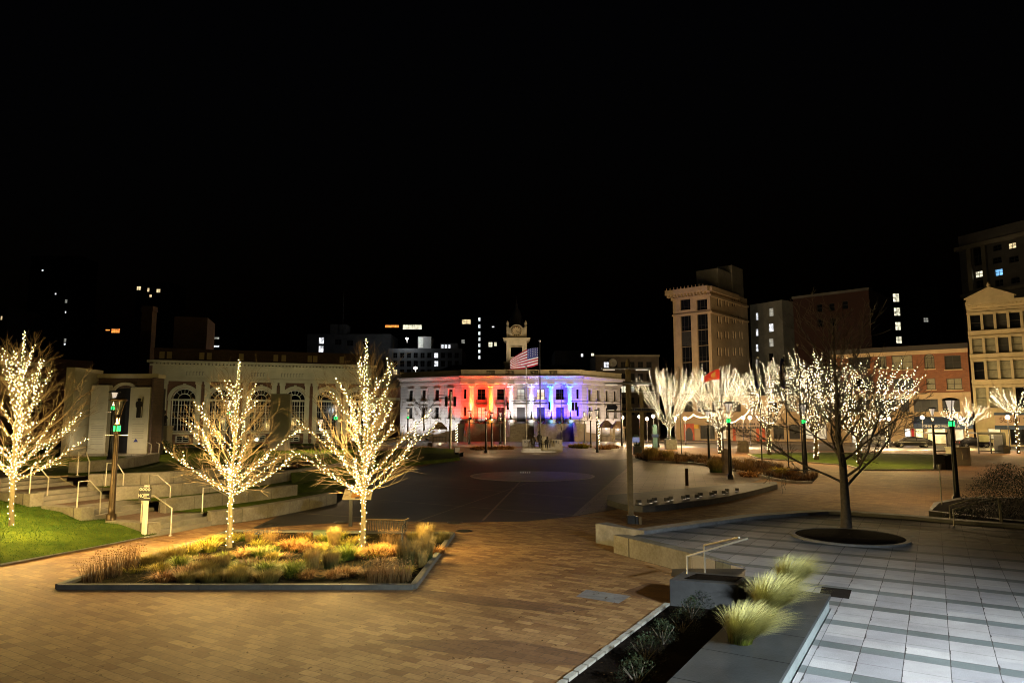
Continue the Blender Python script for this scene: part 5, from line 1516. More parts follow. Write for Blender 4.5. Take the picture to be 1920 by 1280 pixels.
# ================================================================== STREET FURNITURE AND OTHER THINGS
# ------------------------------------------------------------------ street lamps (one of each kind, then copies)
def lamp_proto(green):
    t = thing('street_lamp', 'lamp', 'street lamp', (0, 0, 0), 0, 'street lamps round the square')
    mb = MB(); mb.lathe([(.19, -.02), (.19, .25), (.135, .3), (.125, .6), (.085, 3.55), (.085, 3.6)], n=14); mb.build('pole', M['metal_black'] if green != 2 else M['metal_bronze'], t)
    mb = MB()
    for k in range(3):
        a = 2*PI*k/3 + .3; c, s = math.cos(a), math.sin(a)
        mb.tube([(c*.05, s*.05, 3.85), (c*.08, s*.08, 4.15), (c*.15, s*.15, 4.5), (c*.25, s*.25, 4.86)], .02, 5)
    mb.build('arm', M['metal_black'] if green != 2 else M['metal_bronze'], t)
    mb = MB(); mb.lathe([(.02, 5.0), (.2, 4.98), (.33, 4.92), (.34, 4.87), (.3, 4.86), (.02, 4.87)], n=20); mb.build('cap', M['metal_black'] if green != 2 else M['metal_bronze'], t)
    mb = MB(); mb.lathe([(.19, 4.85), (.13, 4.58), (.07, 4.35), (.05, 4.3)], n=16); mb.build('lens', M['lens'] if green != 2 else M['glass_grey'], t)
    mb = MB(); mb.lathe([(.1, 3.5), (.12, 3.52), (.12, 3.6), (.1, 3.62)], n=12); mb.lathe([(.1, 3.84), (.11, 3.86), (.11, 3.92), (.06, 3.95)], n=12)
    if green: mb.lathe([(.06, 3.62), (.06, 3.84)], n=10)
    mb.build('collar', M['metal_black'] if green != 2 else M['metal_bronze'], t)
    if green:
        for k in range(4):
            a = PI/4 + PI/2*k
            mb = MB(); mb.lathe([(.035, 3.62), (.035, 3.84)], (math.cos(a)*.10, math.sin(a)*.10, 0), 8); mb.build('green_light', M['green_glow'], t)
        mb = MB(); mb.tube([(-.45, 0, 3.45), (.45, 0, 3.45)], .015, 5); mb.build('crossbar', M['steel'], t)
    return t
PROTO = {}
def lamp(px, base, top, z0, kind, label, watts=110, Y=None):
    p = G(px, base, z0) if Y is None else Vector((*AT(px, 700, Y)[:2], z0))
    h = AT(px, top, p.y).z - z0
    if kind not in PROTO: PROTO[kind] = t = lamp_proto(kind)
    else: t = copy_tree(PROTO[kind])
    t.location = p; s = h/5.0; t.scale = (max(.85, s),)*2 + (s,); t['label'] = label
    if watts:
        L = bpy.data.lights.new('street_lamp_light', 'SPOT'); L.energy = watts; L.color = (1, .67, .32); L.shadow_soft_size = .12; L.spot_size = R(165); L.spot_blend = .5
        o = bpy.data.objects.new('street_lamp_light', L); o.location = (p.x, p.y, z0 + h*.82); COL.objects.link(o)
    return t
lamp(208, 976, 745, .42, 2, 'bronze street lamp rising from the steps at the left, green glow at its neck', 620)
lamp(206, 862, 732, 1.7, 1, 'street lamp directly behind the bronze lamp, before the stone memorial', 500)
lamp(1795, 941, 745, 0, 1, 'thick black street lamp with green neck beside the right hand planter', 520)
lamp(1370, 898, 752, 0, 1, 'green necked lamp beside the rough granite stone', 330)
lamp(1512, 894, 755, 0, 1, 'green necked lamp half hidden by the bare tree and flag poles', 300)
lamp(1755, 880, 763, 0, 0, 'plain black lamp at the corner of the far lawn by the bins', 300)
lamp(1330, 871, 768, 0, 0, 'plain black lamp between the tall bushy tree and the red flag', 380)
lamp(1235, 838, 770, 0, 0, 'plain lamp in front of the trunk of the bushy lit tree', 380)
lamp(1120, 848, 767, 0, 0, 'plain lamp nearest the wayfinding pole, first of three in a row', 420)
lamp(1108, 839, 769, 0, 0, 'middle lamp of the three in a row left of the wayfinding pole', 420)
lamp(1096, 830, 772, 0, 0, 'farthest lamp of the three in a row by the blue lit stairs', 350)
lamp(911, 849, 768, 0, 0, 'larger lamp of a pair before the orange lit columns', 420)
lamp(922, 843, 773, 0, 0, 'smaller lamp of the pair before the orange lit columns', 420)
lamp(880, 832, 769, 0, 0, 'thin lamp before the red lit corner of the city hall', 300)
lamp(938, 832, 772, 0, 0, 'thin lamp left of the white lit columns', 300)
lamp(764, 836, 764, 0, 1, 'lamp at the left end of the white city hall wing', 350)
lamp(598, 893, 783, 0, 0, 'dark lamp in front of the last arched museum window', 800)
lamp(627, 866, 756, 1.3, 1, 'small green necked lamp right behind the tall near lit tree', 260)
lamp(426, 850, 748, 1.7, 1, 'small green necked lamp among the branches of the middle lit tree', 260)
# the terrace's own lamp, to the right of the photographer
tl = copy_tree(PROTO[0]); tl.location = (8.6, 3.6, TZ); tl.scale = (1, 1, 1.3); tl['label'] = 'tall black lamp on the stone terrace giving cool white light, outside the frame'
L = bpy.data.lights.new('terrace_lamp_light', 'SPOT'); L.energy = 10000; L.color = (.84, .95, 1.0); L.shadow_soft_size = .12; L.spot_size = R(102); L.spot_blend = 1.0
o = bpy.data.objects.new('terrace_lamp_light', L); o.location = (8.6, 3.6, TZ+5.2); COL.objects.link(o)
o.rotation_euler = (Vector((6.0, 7.4, .5)) - o.location).to_track_quat('-Z', 'Y').to_euler()

# globe lamps by the shops
def globe(px, base, cy_, label, n=1):
    p = G(px, base); z = AT(px, cy_, p.y).z
    t = thing('globe_lamp', label, 'globe lamp', p, 0, 'white globe lamps along the far street')
    mb = MB(); mb.lathe([(.14, 0), (.12, .4), (.06, .5), (.05, z-.3)], n=8); mb.build('pole', M['metal_black'], t)
    g = MB(); g.blob((0, 0, z), .25, .25, .25, 14, 10); g.build('globe', M['globe_glow'], t)
    L = bpy.data.lights.new('globe_light', 'POINT'); L.energy = 1250; L.color = (1, .68, .34); L.shadow_soft_size = .26
    o = bpy.data.objects.new('globe_light', L); o.location = (p.x, p.y-.5, z); COL.objects.link(o)
for a in ((1200, 832, 781, 'globe lamp left of the blue pillar, in front of the thin wrapped trunk'), (1214, 832, 785, 'middle globe lamp of three left of the bushy lit tree'), (1226, 831, 780, 'globe lamp above the pale blue pillar'),
          (1268, 834, 785, 'globe lamp at the right foot of the bushy lit tree'), (1286, 834, 784, 'globe lamp beside the orange painted entrance'), (1395, 836, 783, 'left globe lamp of the pair before the gabled shopfront'),
          (1408, 836, 783, 'right globe lamp of the pair before the gabled shopfront'), (1652, 838, 785, 'left globe lamp of two behind the dark van'), (1670, 838, 785, 'right globe lamp of two by the dark car'),
          (1733, 839, 782, 'globe lamp in front of the blue shop awning'), (1894, 843, 782, 'globe lamp before the sushi sign'), (1168, 830, 783, 'globe lamp just left of the wayfinding pole')):
    globe(*a)

M['strip_glow'] = emis('strip_glow', (1, .86, .66), .22)
# ------------------------------------------------------------------ wayfinding poles
p = G(1183, 981)
t = thing('wayfinding_pole', 'tall square timber pole with three crossarms in front of the seat plinth', 'pole', p)
def zat(py): return AT(1180, py, p.y).z
mb = MB(); mb.add([(x*s_, y*s_, z) for z, s_ in ((0, .095), (zat(695), .088)) for x, y in ((-1, -1), (1, -1), (1, 1), (-1, 1))], [(0, 1, 5, 4), (1, 2, 6, 5), (2, 3, 7, 6), (3, 0, 4, 7), (4, 5, 6, 7)]); mb.build('post', M['wood_pole'], t)
mb = MB(); mb.lathe([(.12, zat(695)), (.13, zat(690)), (.07, zat(676)), (.02, zat(672))], n=8); mb.build('finial', M['wood_pole'], t)
for py, x0, x1 in ((691, 1130, 1222), (719, 1136, 1224), (771, 1138, 1226)):
    z = zat(py); a, b = (x0-1181)/F*p.y, (x1-1181)/F*p.y
    mb = MB(); mb.tube([(a, -.14, z), (b, -.14, z)], .035, 6); arm = mb.build('crossarm', M['steel'] if py != 771 else M['wood_pole'], t)
    if py != 771:
        for s_ in (a*.72, b*.6):
            mb = MB(); mb.box(s_-.22, s_+.22, -.19, -.09, z-.075, z-.04); mb.build('light_strip', M['strip_glow'], arm)
mb = MB()
z = zat(764); a = (1139-1181)/F*p.y
mb.prism([(0, 0), (.3, .0), (.33, -.05), (.42, .09), (.34, .2), (.02, .19)], 0, .03)
mb.v = [(a + q[0], -.14 + q[2], z - .08 + q[1]) for q in mb.v]; mb.build('arrow_sign', M['black_paint'], t)
mb = MB(); r = random.Random(2)
for k in range(9): mb.cbox((.15 + k*.085, -.14, zat(768) + .01), .06, .05, .05 + .06*r.random())
mb.build('bracket', M['metal_black'], t)
mb = MB(); mb.box(-.14, .14, -.14, .14, -.02, .3); mb.build('base_shoe', M['metal_black'], t)
q = thing('utility_pedestal', 'pair of small dark utility boxes at the foot of the wayfinding pole', 'utility box', G(1194, 982))
mb = MB(); mb.box(-.05, .05, -.06, .06, 0, .28); mb.build('box', M['metal_black'], q)
mb = MB(); mb.box(.08, .17, -.06, .06, 0, .27); mb.build('lid_box', M['wood_pole'], q)
def timber(px, base, top, label, w_=.14, mat_='wood_pole'):
    p = G(px, base); z = AT(px, top, p.y).z
    t = thing('timber_post', label, 'post', p)
    mb = MB(); mb.box(-w_, w_, -w_, w_, -.02, z); mb.build('post', M[mat_], t)
    mb = MB(); mb.lathe([(w_*.9, z+.003), (w_*.7, z+.2), (.02, z+.5)], n=6); mb.build('finial', M[mat_], t)
    for f in (.98, .72): mb = MB(); mb.tube([(-1.6, -w_-.05, z*f), (1.8, -w_-.05, z*f)], .06, 5); mb.build('crossarm', M['steel'], t)
timber(1204, 848, 733, 'second timber pole with crossarms, farther off behind the wayfinding pole', .22)

# traffic signals in front of the city hall
def signal(px, base, top, ax, ay, label, hx):
    p = G(px, base); z = AT(px, top, p.y).z; za = AT(px, ay, p.y).z; xa = (ax-px)/F*p.y
    t = thing('traffic_signal', label, 'traffic light', p)
    mb = MB(); mb.tube([(0, 0, 0), (0, 0, z)], [.16, .11], 8); mb.build('pole', M['steel'] if px < 1000 else M['metal_black'], t)
    for dz in (0, -.35): mb = MB(); mb.tube([(0, 0, za+dz), (xa, 0, za+dz+.1)], .05, 6); mb.build('mast_arm', M['metal_black'], t)
    for hx_ in hx:
        x = (hx_-px)/F*p.y
        mb = MB(); mb.box(x-.17, x+.17, -.2, .12, za-1.3, za-.1); h = mb.build('signal_head', M['black_paint'], t)
        for k in range(3): mb = MB(); mb.lathe([(.01, 0), (.1, 0), (.1, .06)], n=10, caps=False); mb.v = [(x+q[0], -.2-q[2], za-.3-k*.38+q[1]) for q in mb.v]; mb.build('lens', M['glass'], h)
signal(946, 834, 728, 1032, 752, 'traffic light mast before the white lit columns', (952, 1030))
signal(1166, 836, 728, 1072, 753, 'traffic light mast reaching left past the peach lit wing', (1076, 1082))
signal(844, 846, 734, 822, 742, 'pole with hanging signs left of the red lit columns', (852, 836))

# ------------------------------------------------------------------ flags
def pole(px, base, top, label, r=.05, m='metal_black', Y=None):
    p = G(px, base) if Y is None else Vector((*AT(px, 700, Y)[:2], 0)); z = AT(px, top, p.y).z
    t = thing('flagpole', label, 'flagpole', p, 0, 'flag poles')
    mb = MB(); mb.tube([(0, 0, 0), (0, 0, z)], [r*1.3, r*.8], 8); mb.build('pole', M[m], t)
    mb = MB(); mb.blob((0, 0, z+r*2), r*2, r*2, r*2, 8, 6); mb.build('finial', M['steel'], t)
    mb = MB(); mb.lathe([(r*2.6, 0), (r*2.6, .08), (r*1.4, .14)], n=10); mb.build('base_collar', M[m], t)
    return p, z
fp, fz = pole(1013, 834, 641, 'tall flagpole carrying the striped flag before the city hall', .09)
def flag_us():
    Y = fp.y; s = Y/F
    t = thing('flag', 'striped red and white flag with a blue star field flying over the city hall front', 'flag', (fp.x, Y, 0))
    NX, NY = 26, 13
    z_t, z_b = AT(1010, 651, Y).z, AT(1010, 685, Y).z
    def P(u, v):    # u 0 hoist .. 1 fly ; v 0 top .. 1 bottom
        px = 1010 - 53*u
        pt = 651 + 24*u - 6*math.sin(u*PI); pb = 684 + 10*u + 2*math.sin(u*PI*1.3)
        py = pt + (pb-pt)*v
        return Vector(((px-1013)*s - .02, -.45*math.sin(u*7.5 + v*.8)*u**.5 - .02, AT(1010, py, Y).z))
    mb = MB()
    for j in range(NY):
        for i in range(NX):
            canton = i < 10 and j < 7
            mb.add([P(i/NX, j/NY), P((i+1)/NX, j/NY), P((i+1)/NX, (j+1)/NY), P(i/NX, (j+1)/NY)], [(0, 3, 2, 1)], 2 if canton else (0 if j % 2 == 0 else 1), True)
    f = mb.build('cloth', [M['flag_red'], M['flag_white'], M['flag_blue']], t)
    mb = MB()
    for a in range(6):
        for b in range(5):
            c = P((.025 + a/6*.37), .05 + b/5*.48)
            for yy in (-.06,):
                pts = []
                for k in range(10):
                    rr = .085 if k % 2 == 0 else .035; an = PI/2 + k*PI/5
                    pts.append((c.x + rr*math.cos(an), c.y + yy, c.z + rr*math.sin(an)))
                mb.add(pts, [tuple(range(10))])
    mb.build('stars', M['flag_white'], f)
    spot((fp.x-4, Y-10, .3), (fp.x-2.2, Y, 15), 5200, (1, .93, .9), 26, .8, .1)
flag_us()
pole(987, 834, 691, 'slim white flagpole without a flag before the door of the city hall', .07, 'white_paint')
pole(1053, 836, 722, 'dark bare pole before the cyan lit columns', .06)
rp, rz = pole(1357, 862, 690, 'dark flagpole carrying the red flag', .05)
def flag_red():
    Y = rp.y; s = Y/F
    t = thing('flag', 'red flag with a golden emblem and scroll among the lit trees', 'flag', (rp.x, Y, 0))
    def P(u, v):
        px = 1355 - 29*u; pt = 691 + 16*u - 3*math.sin(u*PI); pb = 711 + 6*u - 2*math.sin(u*PI)
        return Vector(((px-1357)*s, -.25*math.sin(u*6+v)*u**.5, AT(1355, pt + (pb-pt)*v, Y).z))
    mb = MB()
    for j in range(6):
        for i in range(14): mb.add([P(i/14, j/6), P((i+1)/14, j/6), P((i+1)/14, (j+1)/6), P(i/14, (j+1)/6)], [(0, 3, 2, 1)], 0, True)
    f = mb.build('cloth', M['flag_scarlet'], t)
    mb = MB()
    def ring(cu, cv, ru, rv, w_, a0=0, a1=2*PI, n=16):
        for k in range(n):
            q = []
            for an, rr in ((a0+(a1-a0)*k/n, 1), (a0+(a1-a0)*(k+1)/n, 1), (a0+(a1-a0)*(k+1)/n, 1-w_), (a0+(a1-a0)*k/n, 1-w_)):
                v = P(cu + ru*rr*math.cos(an), cv + rv*rr*math.sin(an)); v.y -= .05; q.append(v)
            mb.add(q, [(0, 1, 2, 3)])
    ring(.42, .48, .13, .24, .45); ring(.42, .42, .05, .10, 1.0); ring(.48, .62, .30, .26, .16, .3, 2.7); ring(.3, .45, .13, .3, .3, -1.6, 1.2)
    mb.build('emblem', M['gold'], f)
    spot((rp.x-1, Y-7, .4), (rp.x-1, Y, AT(1342, 704, Y).z), 2400, (1, .8, .6), 26, .8, .1)
M['flag_scarlet'] = mat('flag_scarlet', (.62, .035, .01), .7, .1, 2)
M['gold'] = mat('gold', (.72, .40, .05), .6)
flag_red()
for px, base, top, lab, Y in ((1278, 853, 690, 'bare dark pole just right of the bushy lit tree', None), (1429, 866, 672, 'dark flagpole with a short furled purple flag', None), (1479, 877, 668, 'dark flagpole with a long furled blue flag', None), (1507, 892, 648, 'tallest dark pole standing right beside a green necked lamp', None)):
    pp, zz = pole(px, base, top, lab, .045)
    if px in (1429, 1479):
        s = pp.y/F; f = thing('flag', 'furled dark %s flag hanging limp on its pole' % ('purple' if px == 1429 else 'blue'), 'flag', (pp.x, pp.y, 0))
        zt = AT(px, 672 if px == 1479 else 700, pp.y).z; zb = AT(px, 728, pp.y).z
        mb = MB(); n = 9
        mb.lathe([(.04, 0), (.14, -.2), (.2, -.5*(zt-zb)), (.26, -.85*(zt-zb)), (.12, -(zt-zb))], (-.16, -.03, zt), 9)
        r = random.Random(px); mb.v = [(q[0] + r.gauss(0, .02), q[1] + r.gauss(0, .03), q[2]) for q in mb.v]
        mb.build('cloth', M['flag_blue'], f)
        mb = MB()
        for k in range(3): mb.tube([(-.1-.07*k, -.2, zb+.25+.1*k), (-.12-.07*k, -.27, zb+1.3+.3*k)], .03, 4)
        mb.build('fringe', M['flag_white'], f)

# ------------------------------------------------------------------ handrails
def handrail(A, B, label, m='steel', h=.9, r=.024, over=.35):
    A, B = Vector(A), Vector(B)
    t = thing('handrail', label, 'handrail', (B.x, B.y, B.z), 0, 'steel handrails')
    d = (B - A); d.z = 0; d.normalize()
    mb = MB(); top = Vector((0, 0, h))
    mid = A + top + d*over
    mb.tube([A, A + top, mid, B + top, B], r, 7); mb.build('rail', M['rail'], t, True)
    mb = MB()
    for q in (A, B): mb.lathe([(.06, 0), (.06, .02), (.03, .03)], q, 8)
    mb.build('foot', M['rail'], t, True)
M['rail'] = mat('rail', (.62, .58, .46), .35, .1, 4, metal=.5)
for a, b, lab in (((264, 981, .42), (319.5, 1004, 0), 'handrail right beside the sign on the white post'), ((144, 953, .84), (186, 972, .42), 'handrail left of the bronze lamp at the second steps'),
                  ((55, 926, 1.26), (87.5, 944, .84), 'handrail close to the trunk of the far left tree'), ((197.5, 912, 1.26), (229.5, 932, .84), 'handrail just behind the bronze lamp pole'),
                  ((277, 935, .84), (317.5, 957, .42), 'handrail directly above the black sign'), ((379, 961, .42), (428, 976, 0), 'handrail at the right end of the lowest steps, behind the lit trunk'),
                  ((145, 891, 1.68), (165, 909, 1.26), 'uppermost handrail under the memorial'), ((267, 852, 1.7), (282, 862, 1.5), 'short handrail before the hedge'), ((278, 850, 1.7), (297, 860, 1.5), 'second short handrail beside the hedge'),
                  ((535, 880, .9), (557, 893, .5), 'handrail on the ramp right of the middle lit tree'), ((570, 880, .9), (611, 900, .5), 'handrail by the dark lamp at the curved lawn')):
    handrail(G(*a), G(*b), lab)
def u_rail(pts, label):
    P = [Vector(p) for p in pts]
    t = thing('handrail', label, 'handrail', P[0], 0, 'steel handrails')
    mb = MB(); mb.tube(P, .022, 7); mb.build('rail', M['rail'], t, True)
    mb = MB()
    for q in (P[0],): mb.lathe([(.05, 0), (.05, .02), (.03, .03)], q, 8)
    mb.build('foot', M['rail'], t, True)
def zy(px, py, z): return G(px, py, z)
a1 = G(1287.5, 1042, .9); u_rail([(a1.x, a1.y, 0), a1, zy(1402, 1009, 1.38)], 'front handrail rising from the paving beside the small dark planter box')
a2 = G(1320, 1022, .95); u_rail([(a2.x, a2.y, 0.02), a2, zy(1386, 1007, 1.36)], 'rear handrail of the pair by the cream wedge wall')
for (xa, ya, xb, yb, xc, yc), lab in (((1780, 948, 1848, 928, 1872, 934), 'outer looped handrail at the planter before the dark bush'), ((1787, 955, 1848, 938, 1876, 942), 'inner looped handrail at the planter before the dark bush')):
    A = G(xa, ya, 1.0); Y = A.y; B = AT(xb, yb, Y); C = AT(xc, yc, Y)
    u_rail([(A.x, Y, .45), tuple(A), tuple(B), tuple(C), (C.x, Y, .45)], lab)

# ------------------------------------------------------------------ terrace walls, planters
M['stone_side'] = mat('stone_side', (.20, .23, .23), .6, .2, 2, .15, 30)
M['stone_slab'] = mat('stone_slab', (.030, .032, .032), .6, .35, 1.5, .2, 40, spec=.25)
M['box_stone'] = mat('box_stone', (.05, .05, .05), .7, .3, 2, .2, 30)
def wall_thing(name, label, pts, z0, z1, m, cat='wall', bevel=.012):
    mb = MB(); mb.prism(pts, z0, z1); o = mb.build(name, M[m], bevel=bevel); return tag(o, label, cat)
c0 = G(1128, 1016)
mb = MB(); mb.strip([(c0.x, c0.y)] + [(q[0], q[1]) for q in gp([(1200, 999), (1400, 971.5), (1500, 964), (1548, 962), (1600, 964), (1700, 971), (1800, 980), (1960, 992)], .5)], .5, -.05, .60)
tag(mb.build('low_wall', M['granite'], bevel=.012), 'long low blue grey granite wall edging the far side of the terrace', 'wall')
wp_ = [tuple(G(1150, 1003, .5))[:2], tuple(G(1397, 1062, .5))[:2], tuple(G(1290, 1029, .5))[:2], tuple(G(1175, 1002, .5))[:2]]
wall_thing('wedge_wall', 'cream concrete wedge shaped wall tapering to a point beside the handrails', wp_, -.05, .515, 'concrete')
t = thing('planter_box', 'small dark grey planter box at the end of the shrub bed', 'planter', G(1255, 1133))
bx = [tuple(G(*q, .53))[:2] for q in ((1255, 1086), (1284, 1070), (1396, 1081), (1384, 1096))]
mb = MB(); mb.prism(bx, -.05, .53); mb.build('box', M['box_stone'], t, True, bevel=.012)
ci = Vector((sum(q[0] for q in bx)/4, sum(q[1] for q in bx)/4))
mb = MB(); mb.add([(ci.x + (q[0]-ci.x)*.78 + .12, ci.y + (q[1]-ci.y)*.6, .538) for q in bx], [(3, 2, 1, 0)]); mb.build('soil', M['mulch'], t, True)
# long bench planter
t = thing('long_planter', 'long dark stone planter wall topped with slabs and three pale grasses', 'planter', (*TA(12, -2.3), 0))
B0, B1 = -2.82, -1.76
mb = MB(); mb.prism([TA(1, B0), TA(13.6, B0), TA(13.6, B1), TA(1, B1)], -.05, .68); mb.build('wall', M['stone_side'], t, True)
a = 1.0; k = 0
while a < 13.6:
    b = min(a + 1.22, 13.62)
    mb = MB(); mb.prism([TA(a+.006, B0-.03), TA(b-.006, B0-.03), TA(b-.006, B1+.03), TA(a+.006, B1+.03)], .683, .75); mb.build('coping_slab', M['stone_slab'], t, True, bevel=.008)
    a = b + .001

# ------------------------------------------------------------------ shrub bed with stone edging
e0, e1 = G(1252, 1134), G(1040, 1294)
edge = [(e0.x, e0.y), (e1.x, e1.y)]
bed = [edge[0], edge[1], TA(6, B0), TA(13.6, B0), (G(1396, 1110, 0).x, G(1396, 1110, 0).y)]
sheet('shrub_bed_soil', bed, .012, M['mulch'])
d = Vector(edge[1]) - Vector(edge[0]); n = int(d.length/.34)
mb = MB()
r = random.Random(5)
for k in range(n):
    c = Vector(edge[0]) + d*((k+.5)/n)
    mb.cbox((c.x, c.y, .02), .3, .1, .06 + r.random()*.02, math.atan2(d.y, d.x) + r.gauss(0, .01))
tag(mb.build('bed_kerb', M['granite_light']), kind='structure')
# round hole of the bare tree
tc_ = G(1592, 1007, TZ); tcx, tcy = tc_.x, tc_.y
t = thing('tree_ring', 'round stone ring filled with dark mulch around the bare terrace tree', 'tree ring', (tcx, tcy, TZ))
mb = MB(); mb.lathe([(1.54, -.01), (1.54, .05), (1.42, .05), (1.42, .01)], n=64, caps=False, smooth=False); mb.build('kerb', M['granite'], t)
mb = MB(); mb.lathe([(1.425, .035), (1.2, .07), (.6, .09), (.02, .1)], n=40, caps=False); mb.build('mulch', M['mulch'], t)
M['drain_dark'] = mat('drain_dark', (.015, .012, .010), .9, .3, 4, spec=.1)
sheet('terrace_drain', gp([(1541, 1099), (1597, 1105), (1592, 1123), (1535, 1115)], TZ) and [tuple(q) for q in [G(1541, 1099, TZ+.006), G(1597, 1105, TZ+.006), G(1592, 1122, TZ+.006), G(1536, 1115, TZ+.006)]], TZ+.006, M['drain_dark'])
sheet('access_cover', gp([(1080, 1118), (1099, 1105), (1183, 1117), (1160, 1131)]), .007, M['granite'])
# right hand planter with a dark bush
t = thing('raised_bed', 'low stone edged bed with dark soil below the right street lamp', 'planting bed', G(1800, 968))
pb = [tuple(G(*q, .0))[:2] for q in ((1742, 972), (1752, 955), (1800, 944), (1990, 944), (1990, 1000), (1880, 990))]
mb = MB(); mb.prism(pb, -.05, .30); mb.build('kerb', M['stone_dark'], t, True)
cc = Vector((sum(q[0] for q in pb)/6, sum(q[1] for q in pb)/6))
mb = MB(); mb.add([(cc.x + (q[0]-cc.x)*.93, cc.y + (q[1]-cc.y)*.86, .308) for q in pb], [tuple(range(6))]); mb.build('soil', M['mulch'], t, True)

# ------------------------------------------------------------------ planting bed with kerb
M['kerb_dark'] = mat('kerb_dark', (.12, .115, .095), .75, .3, 2, .2, 30)
BA, BB_, BC, BD = G(108, 1104), G(775, 1104), G(849, 1004), G(432, 999)
bedp = [(q.x, q.y) for q in (BA, BB_, BC, BD)]
sheet('planting_bed_soil', bedp, .05, M['soil_green'])
for i, lab in enumerate(('front kerb of the planting bed, lit on top', 'right kerb of the planting bed running back from the corner', 'rear kerb of the planting bed below the bench', 'left kerb of the planting bed along the path')):
    a, b = Vector(bedp[i]), Vector(bedp[(i+1) % 4]); dd = b - a
    t = thing('kerb_row', lab, 'kerb', (a.x, a.y, 0)); m_ = max(2, round(dd.length/1.6))
    for k in range(m_):
        p0 = a + dd*(k/m_) + dd.normalized()*.004; p1 = a + dd*((k+1)/m_) - dd.normalized()*.004
        mb = MB(); mb.strip([tuple(p0), tuple(p1)], .15 - .002*i, -.03, .115 + .002*i); mb.build('kerb_stone', M['kerb_dark'], t, True, bevel=.008)

M['green_paint'] = mat('green_paint', (.09, .12, .06), .5, .2, 3)
# ------------------------------------------------------------------ sign, panel, bench, covers
p = G(270, 1004, .08)
t = thing('park_sign', 'small black park rules sign reading NO on a white wooden post', 'sign', p, R(-14))
mb = MB(); mb.box(-.065, .065, -.05, .05, -.05, 1.62); mb.build('post', M['white_paint'], t, bevel=.006)
mb = MB(); mb.box(-.23, .23, -.075, -.052, 1.13, 1.56); bd = mb.build('board', M['black_paint'], t)
mb = MB()
for k in range(4):
    mb2 = MB(); mb2.lathe([(.048, 0), (.048, .004), (.026, .004), (.026, 0)], n=16, caps=False); mb2.v = [(-.165+.108*k + q[0], -.077-q[2], 1.49 + q[1]) for q in mb2.v]; mb2.build('pictogram', M['white_paint'], bd)
font_text('lettering', 'NO', .15, 'white_paint', bd, (-.135, -.078, 1.28), (R(90), 0, 0), .003)
mb = MB()
for k, ln in enumerate((.2, .19, .12, .23)): mb.box(-.03, -.03+ln, -.080, -.0755, 1.335-.042*k, 1.352-.042*k)
mb.build('small_print', M['white_paint'], bd)
mb = MB(); mb.box(-.1, .1, -.1, .1, -.04, .02); mb.build('footing', M['granite_light'], t)
p = G(657, 986)
t = thing('information_panel', 'tilted cream information panel with pictures behind the lit trunk', 'information panel', p)
mb = MB(); mb.box(-.06, .06, -.04, .04, 0, .95); mb.build('leg', M['metal_black'], t)
def tilt(mb, cz=.95, a=R(38)):
    c, s_ = math.cos(a), math.sin(a); mb.v = [(q[0], q[1]*c - q[2]*s_, cz + q[1]*s_ + q[2]*c) for q in mb.v]; return mb
mb = MB(); mb.box(-.32, .72, -.02, .5, 0, .03); pn = tilt(mb).build('board', M['cream_stone'], t)
for (x0, x1, y0, y1, m_) in ((-.02, .38, .06, .40, 'picture_a'), (-.24, -.12, .14, .2, 'picture_b'), (-.1, .02, .34, .42, 'picture_c'), (.14, .3, .02, .09, 'picture_c'), (-.26, .55, .44, .475, 'frame_dark'), (.45, .65, .1, .36, 'picture_b')):
    M.setdefault(m_, mat(m_, {'picture_a': (.40, .19, .05), 'picture_b': (.3, .2, .1), 'picture_c': (.06, .07, .12)}.get(m_, (.1, .1, .1)), .5, .5, 14))
    mb = MB(); mb.box(x0, x1, y0, y1, .031, .034); tilt(mb).build('picture', M[m_], pn)
p = AT(722, 985, 21.6); p.z = 0
t = thing('park_bench', 'dark slatted metal bench behind the planting bed', 'bench', p, R(-3))
mb = MB()
for k in range(26): mb.box(-.66+k*.053, -.66+k*.053+.022, .02, .045, .42, .74)
mb.build('backrest', M['metal_black'], t)
mb = MB(); mb.tube([(-.74, .03, .78), (-.66, .03, .75), (.62, .03, .75), (.72, .03, .80)], .022, 6); mb.build('top_rail', M['metal_bronze'], t)
mb = MB()
for k in range(8): mb.box(-.68, .68, -.44+k*.056, -.40+k*.056, .40, .425)
mb.build('seat', M['metal_black'], t)
for sx in (-.62, .62):
    mb = MB(); mb.tube([(sx, .06, 0), (sx, .04, .45), (sx, .03, .76)], .03, 6); mb.build('leg', M['metal_black'], t)
    mb = MB(); mb.tube([(sx, -.4, 0), (sx, -.4, .62), (sx, .03, .64)], .025, 6); mb.build('armrest', M['metal_black'], t)
for px, py, lab in ((507, 983, 'manhole cover left of the lit tree row on the path'), (641, 979, 'manhole cover next to the information panel leg'), (853, 979, 'manhole cover at the edge of the dark plaza'), (870, 995, 'manhole cover near the bed corner, on brick')):
    q = G(px, py); t = thing('manhole_cover', lab, 'manhole cover', (q.x, q.y, .004), 0, 'round manhole covers')
    mb = MB(); mb.lathe([(.3, 0), (.3, .008), (.27, .008)], n=24); mb.build('frame', M['metal_black'], t)
    mb = MB(); mb.lathe([(.26, .008), (.26, .014)], n=24)
    for k in range(5): mb.box(-.2, .2, -.16+k*.08-.01, -.16+k*.08+.01, .014, .018)
    mb.build('lid', M['bronze'], t)
p = G(601, 1012)
t = thing('utility_box', 'low green utility box at the back of the planting bed', 'utility box', p)
mb = MB(); mb.box(-.2, .22, -.15, .15, 0, .26); mb.build('box', M['green_paint'], t, bevel=.01)
mb = MB(); mb.box(-.22, .24, -.17, .17, .262, .29); mb.build('lid', M['green_paint'], t)
p = G(484, 1022)
t = thing('path_light', 'small dark mushroom shaped light in the planting bed', 'garden light', p)
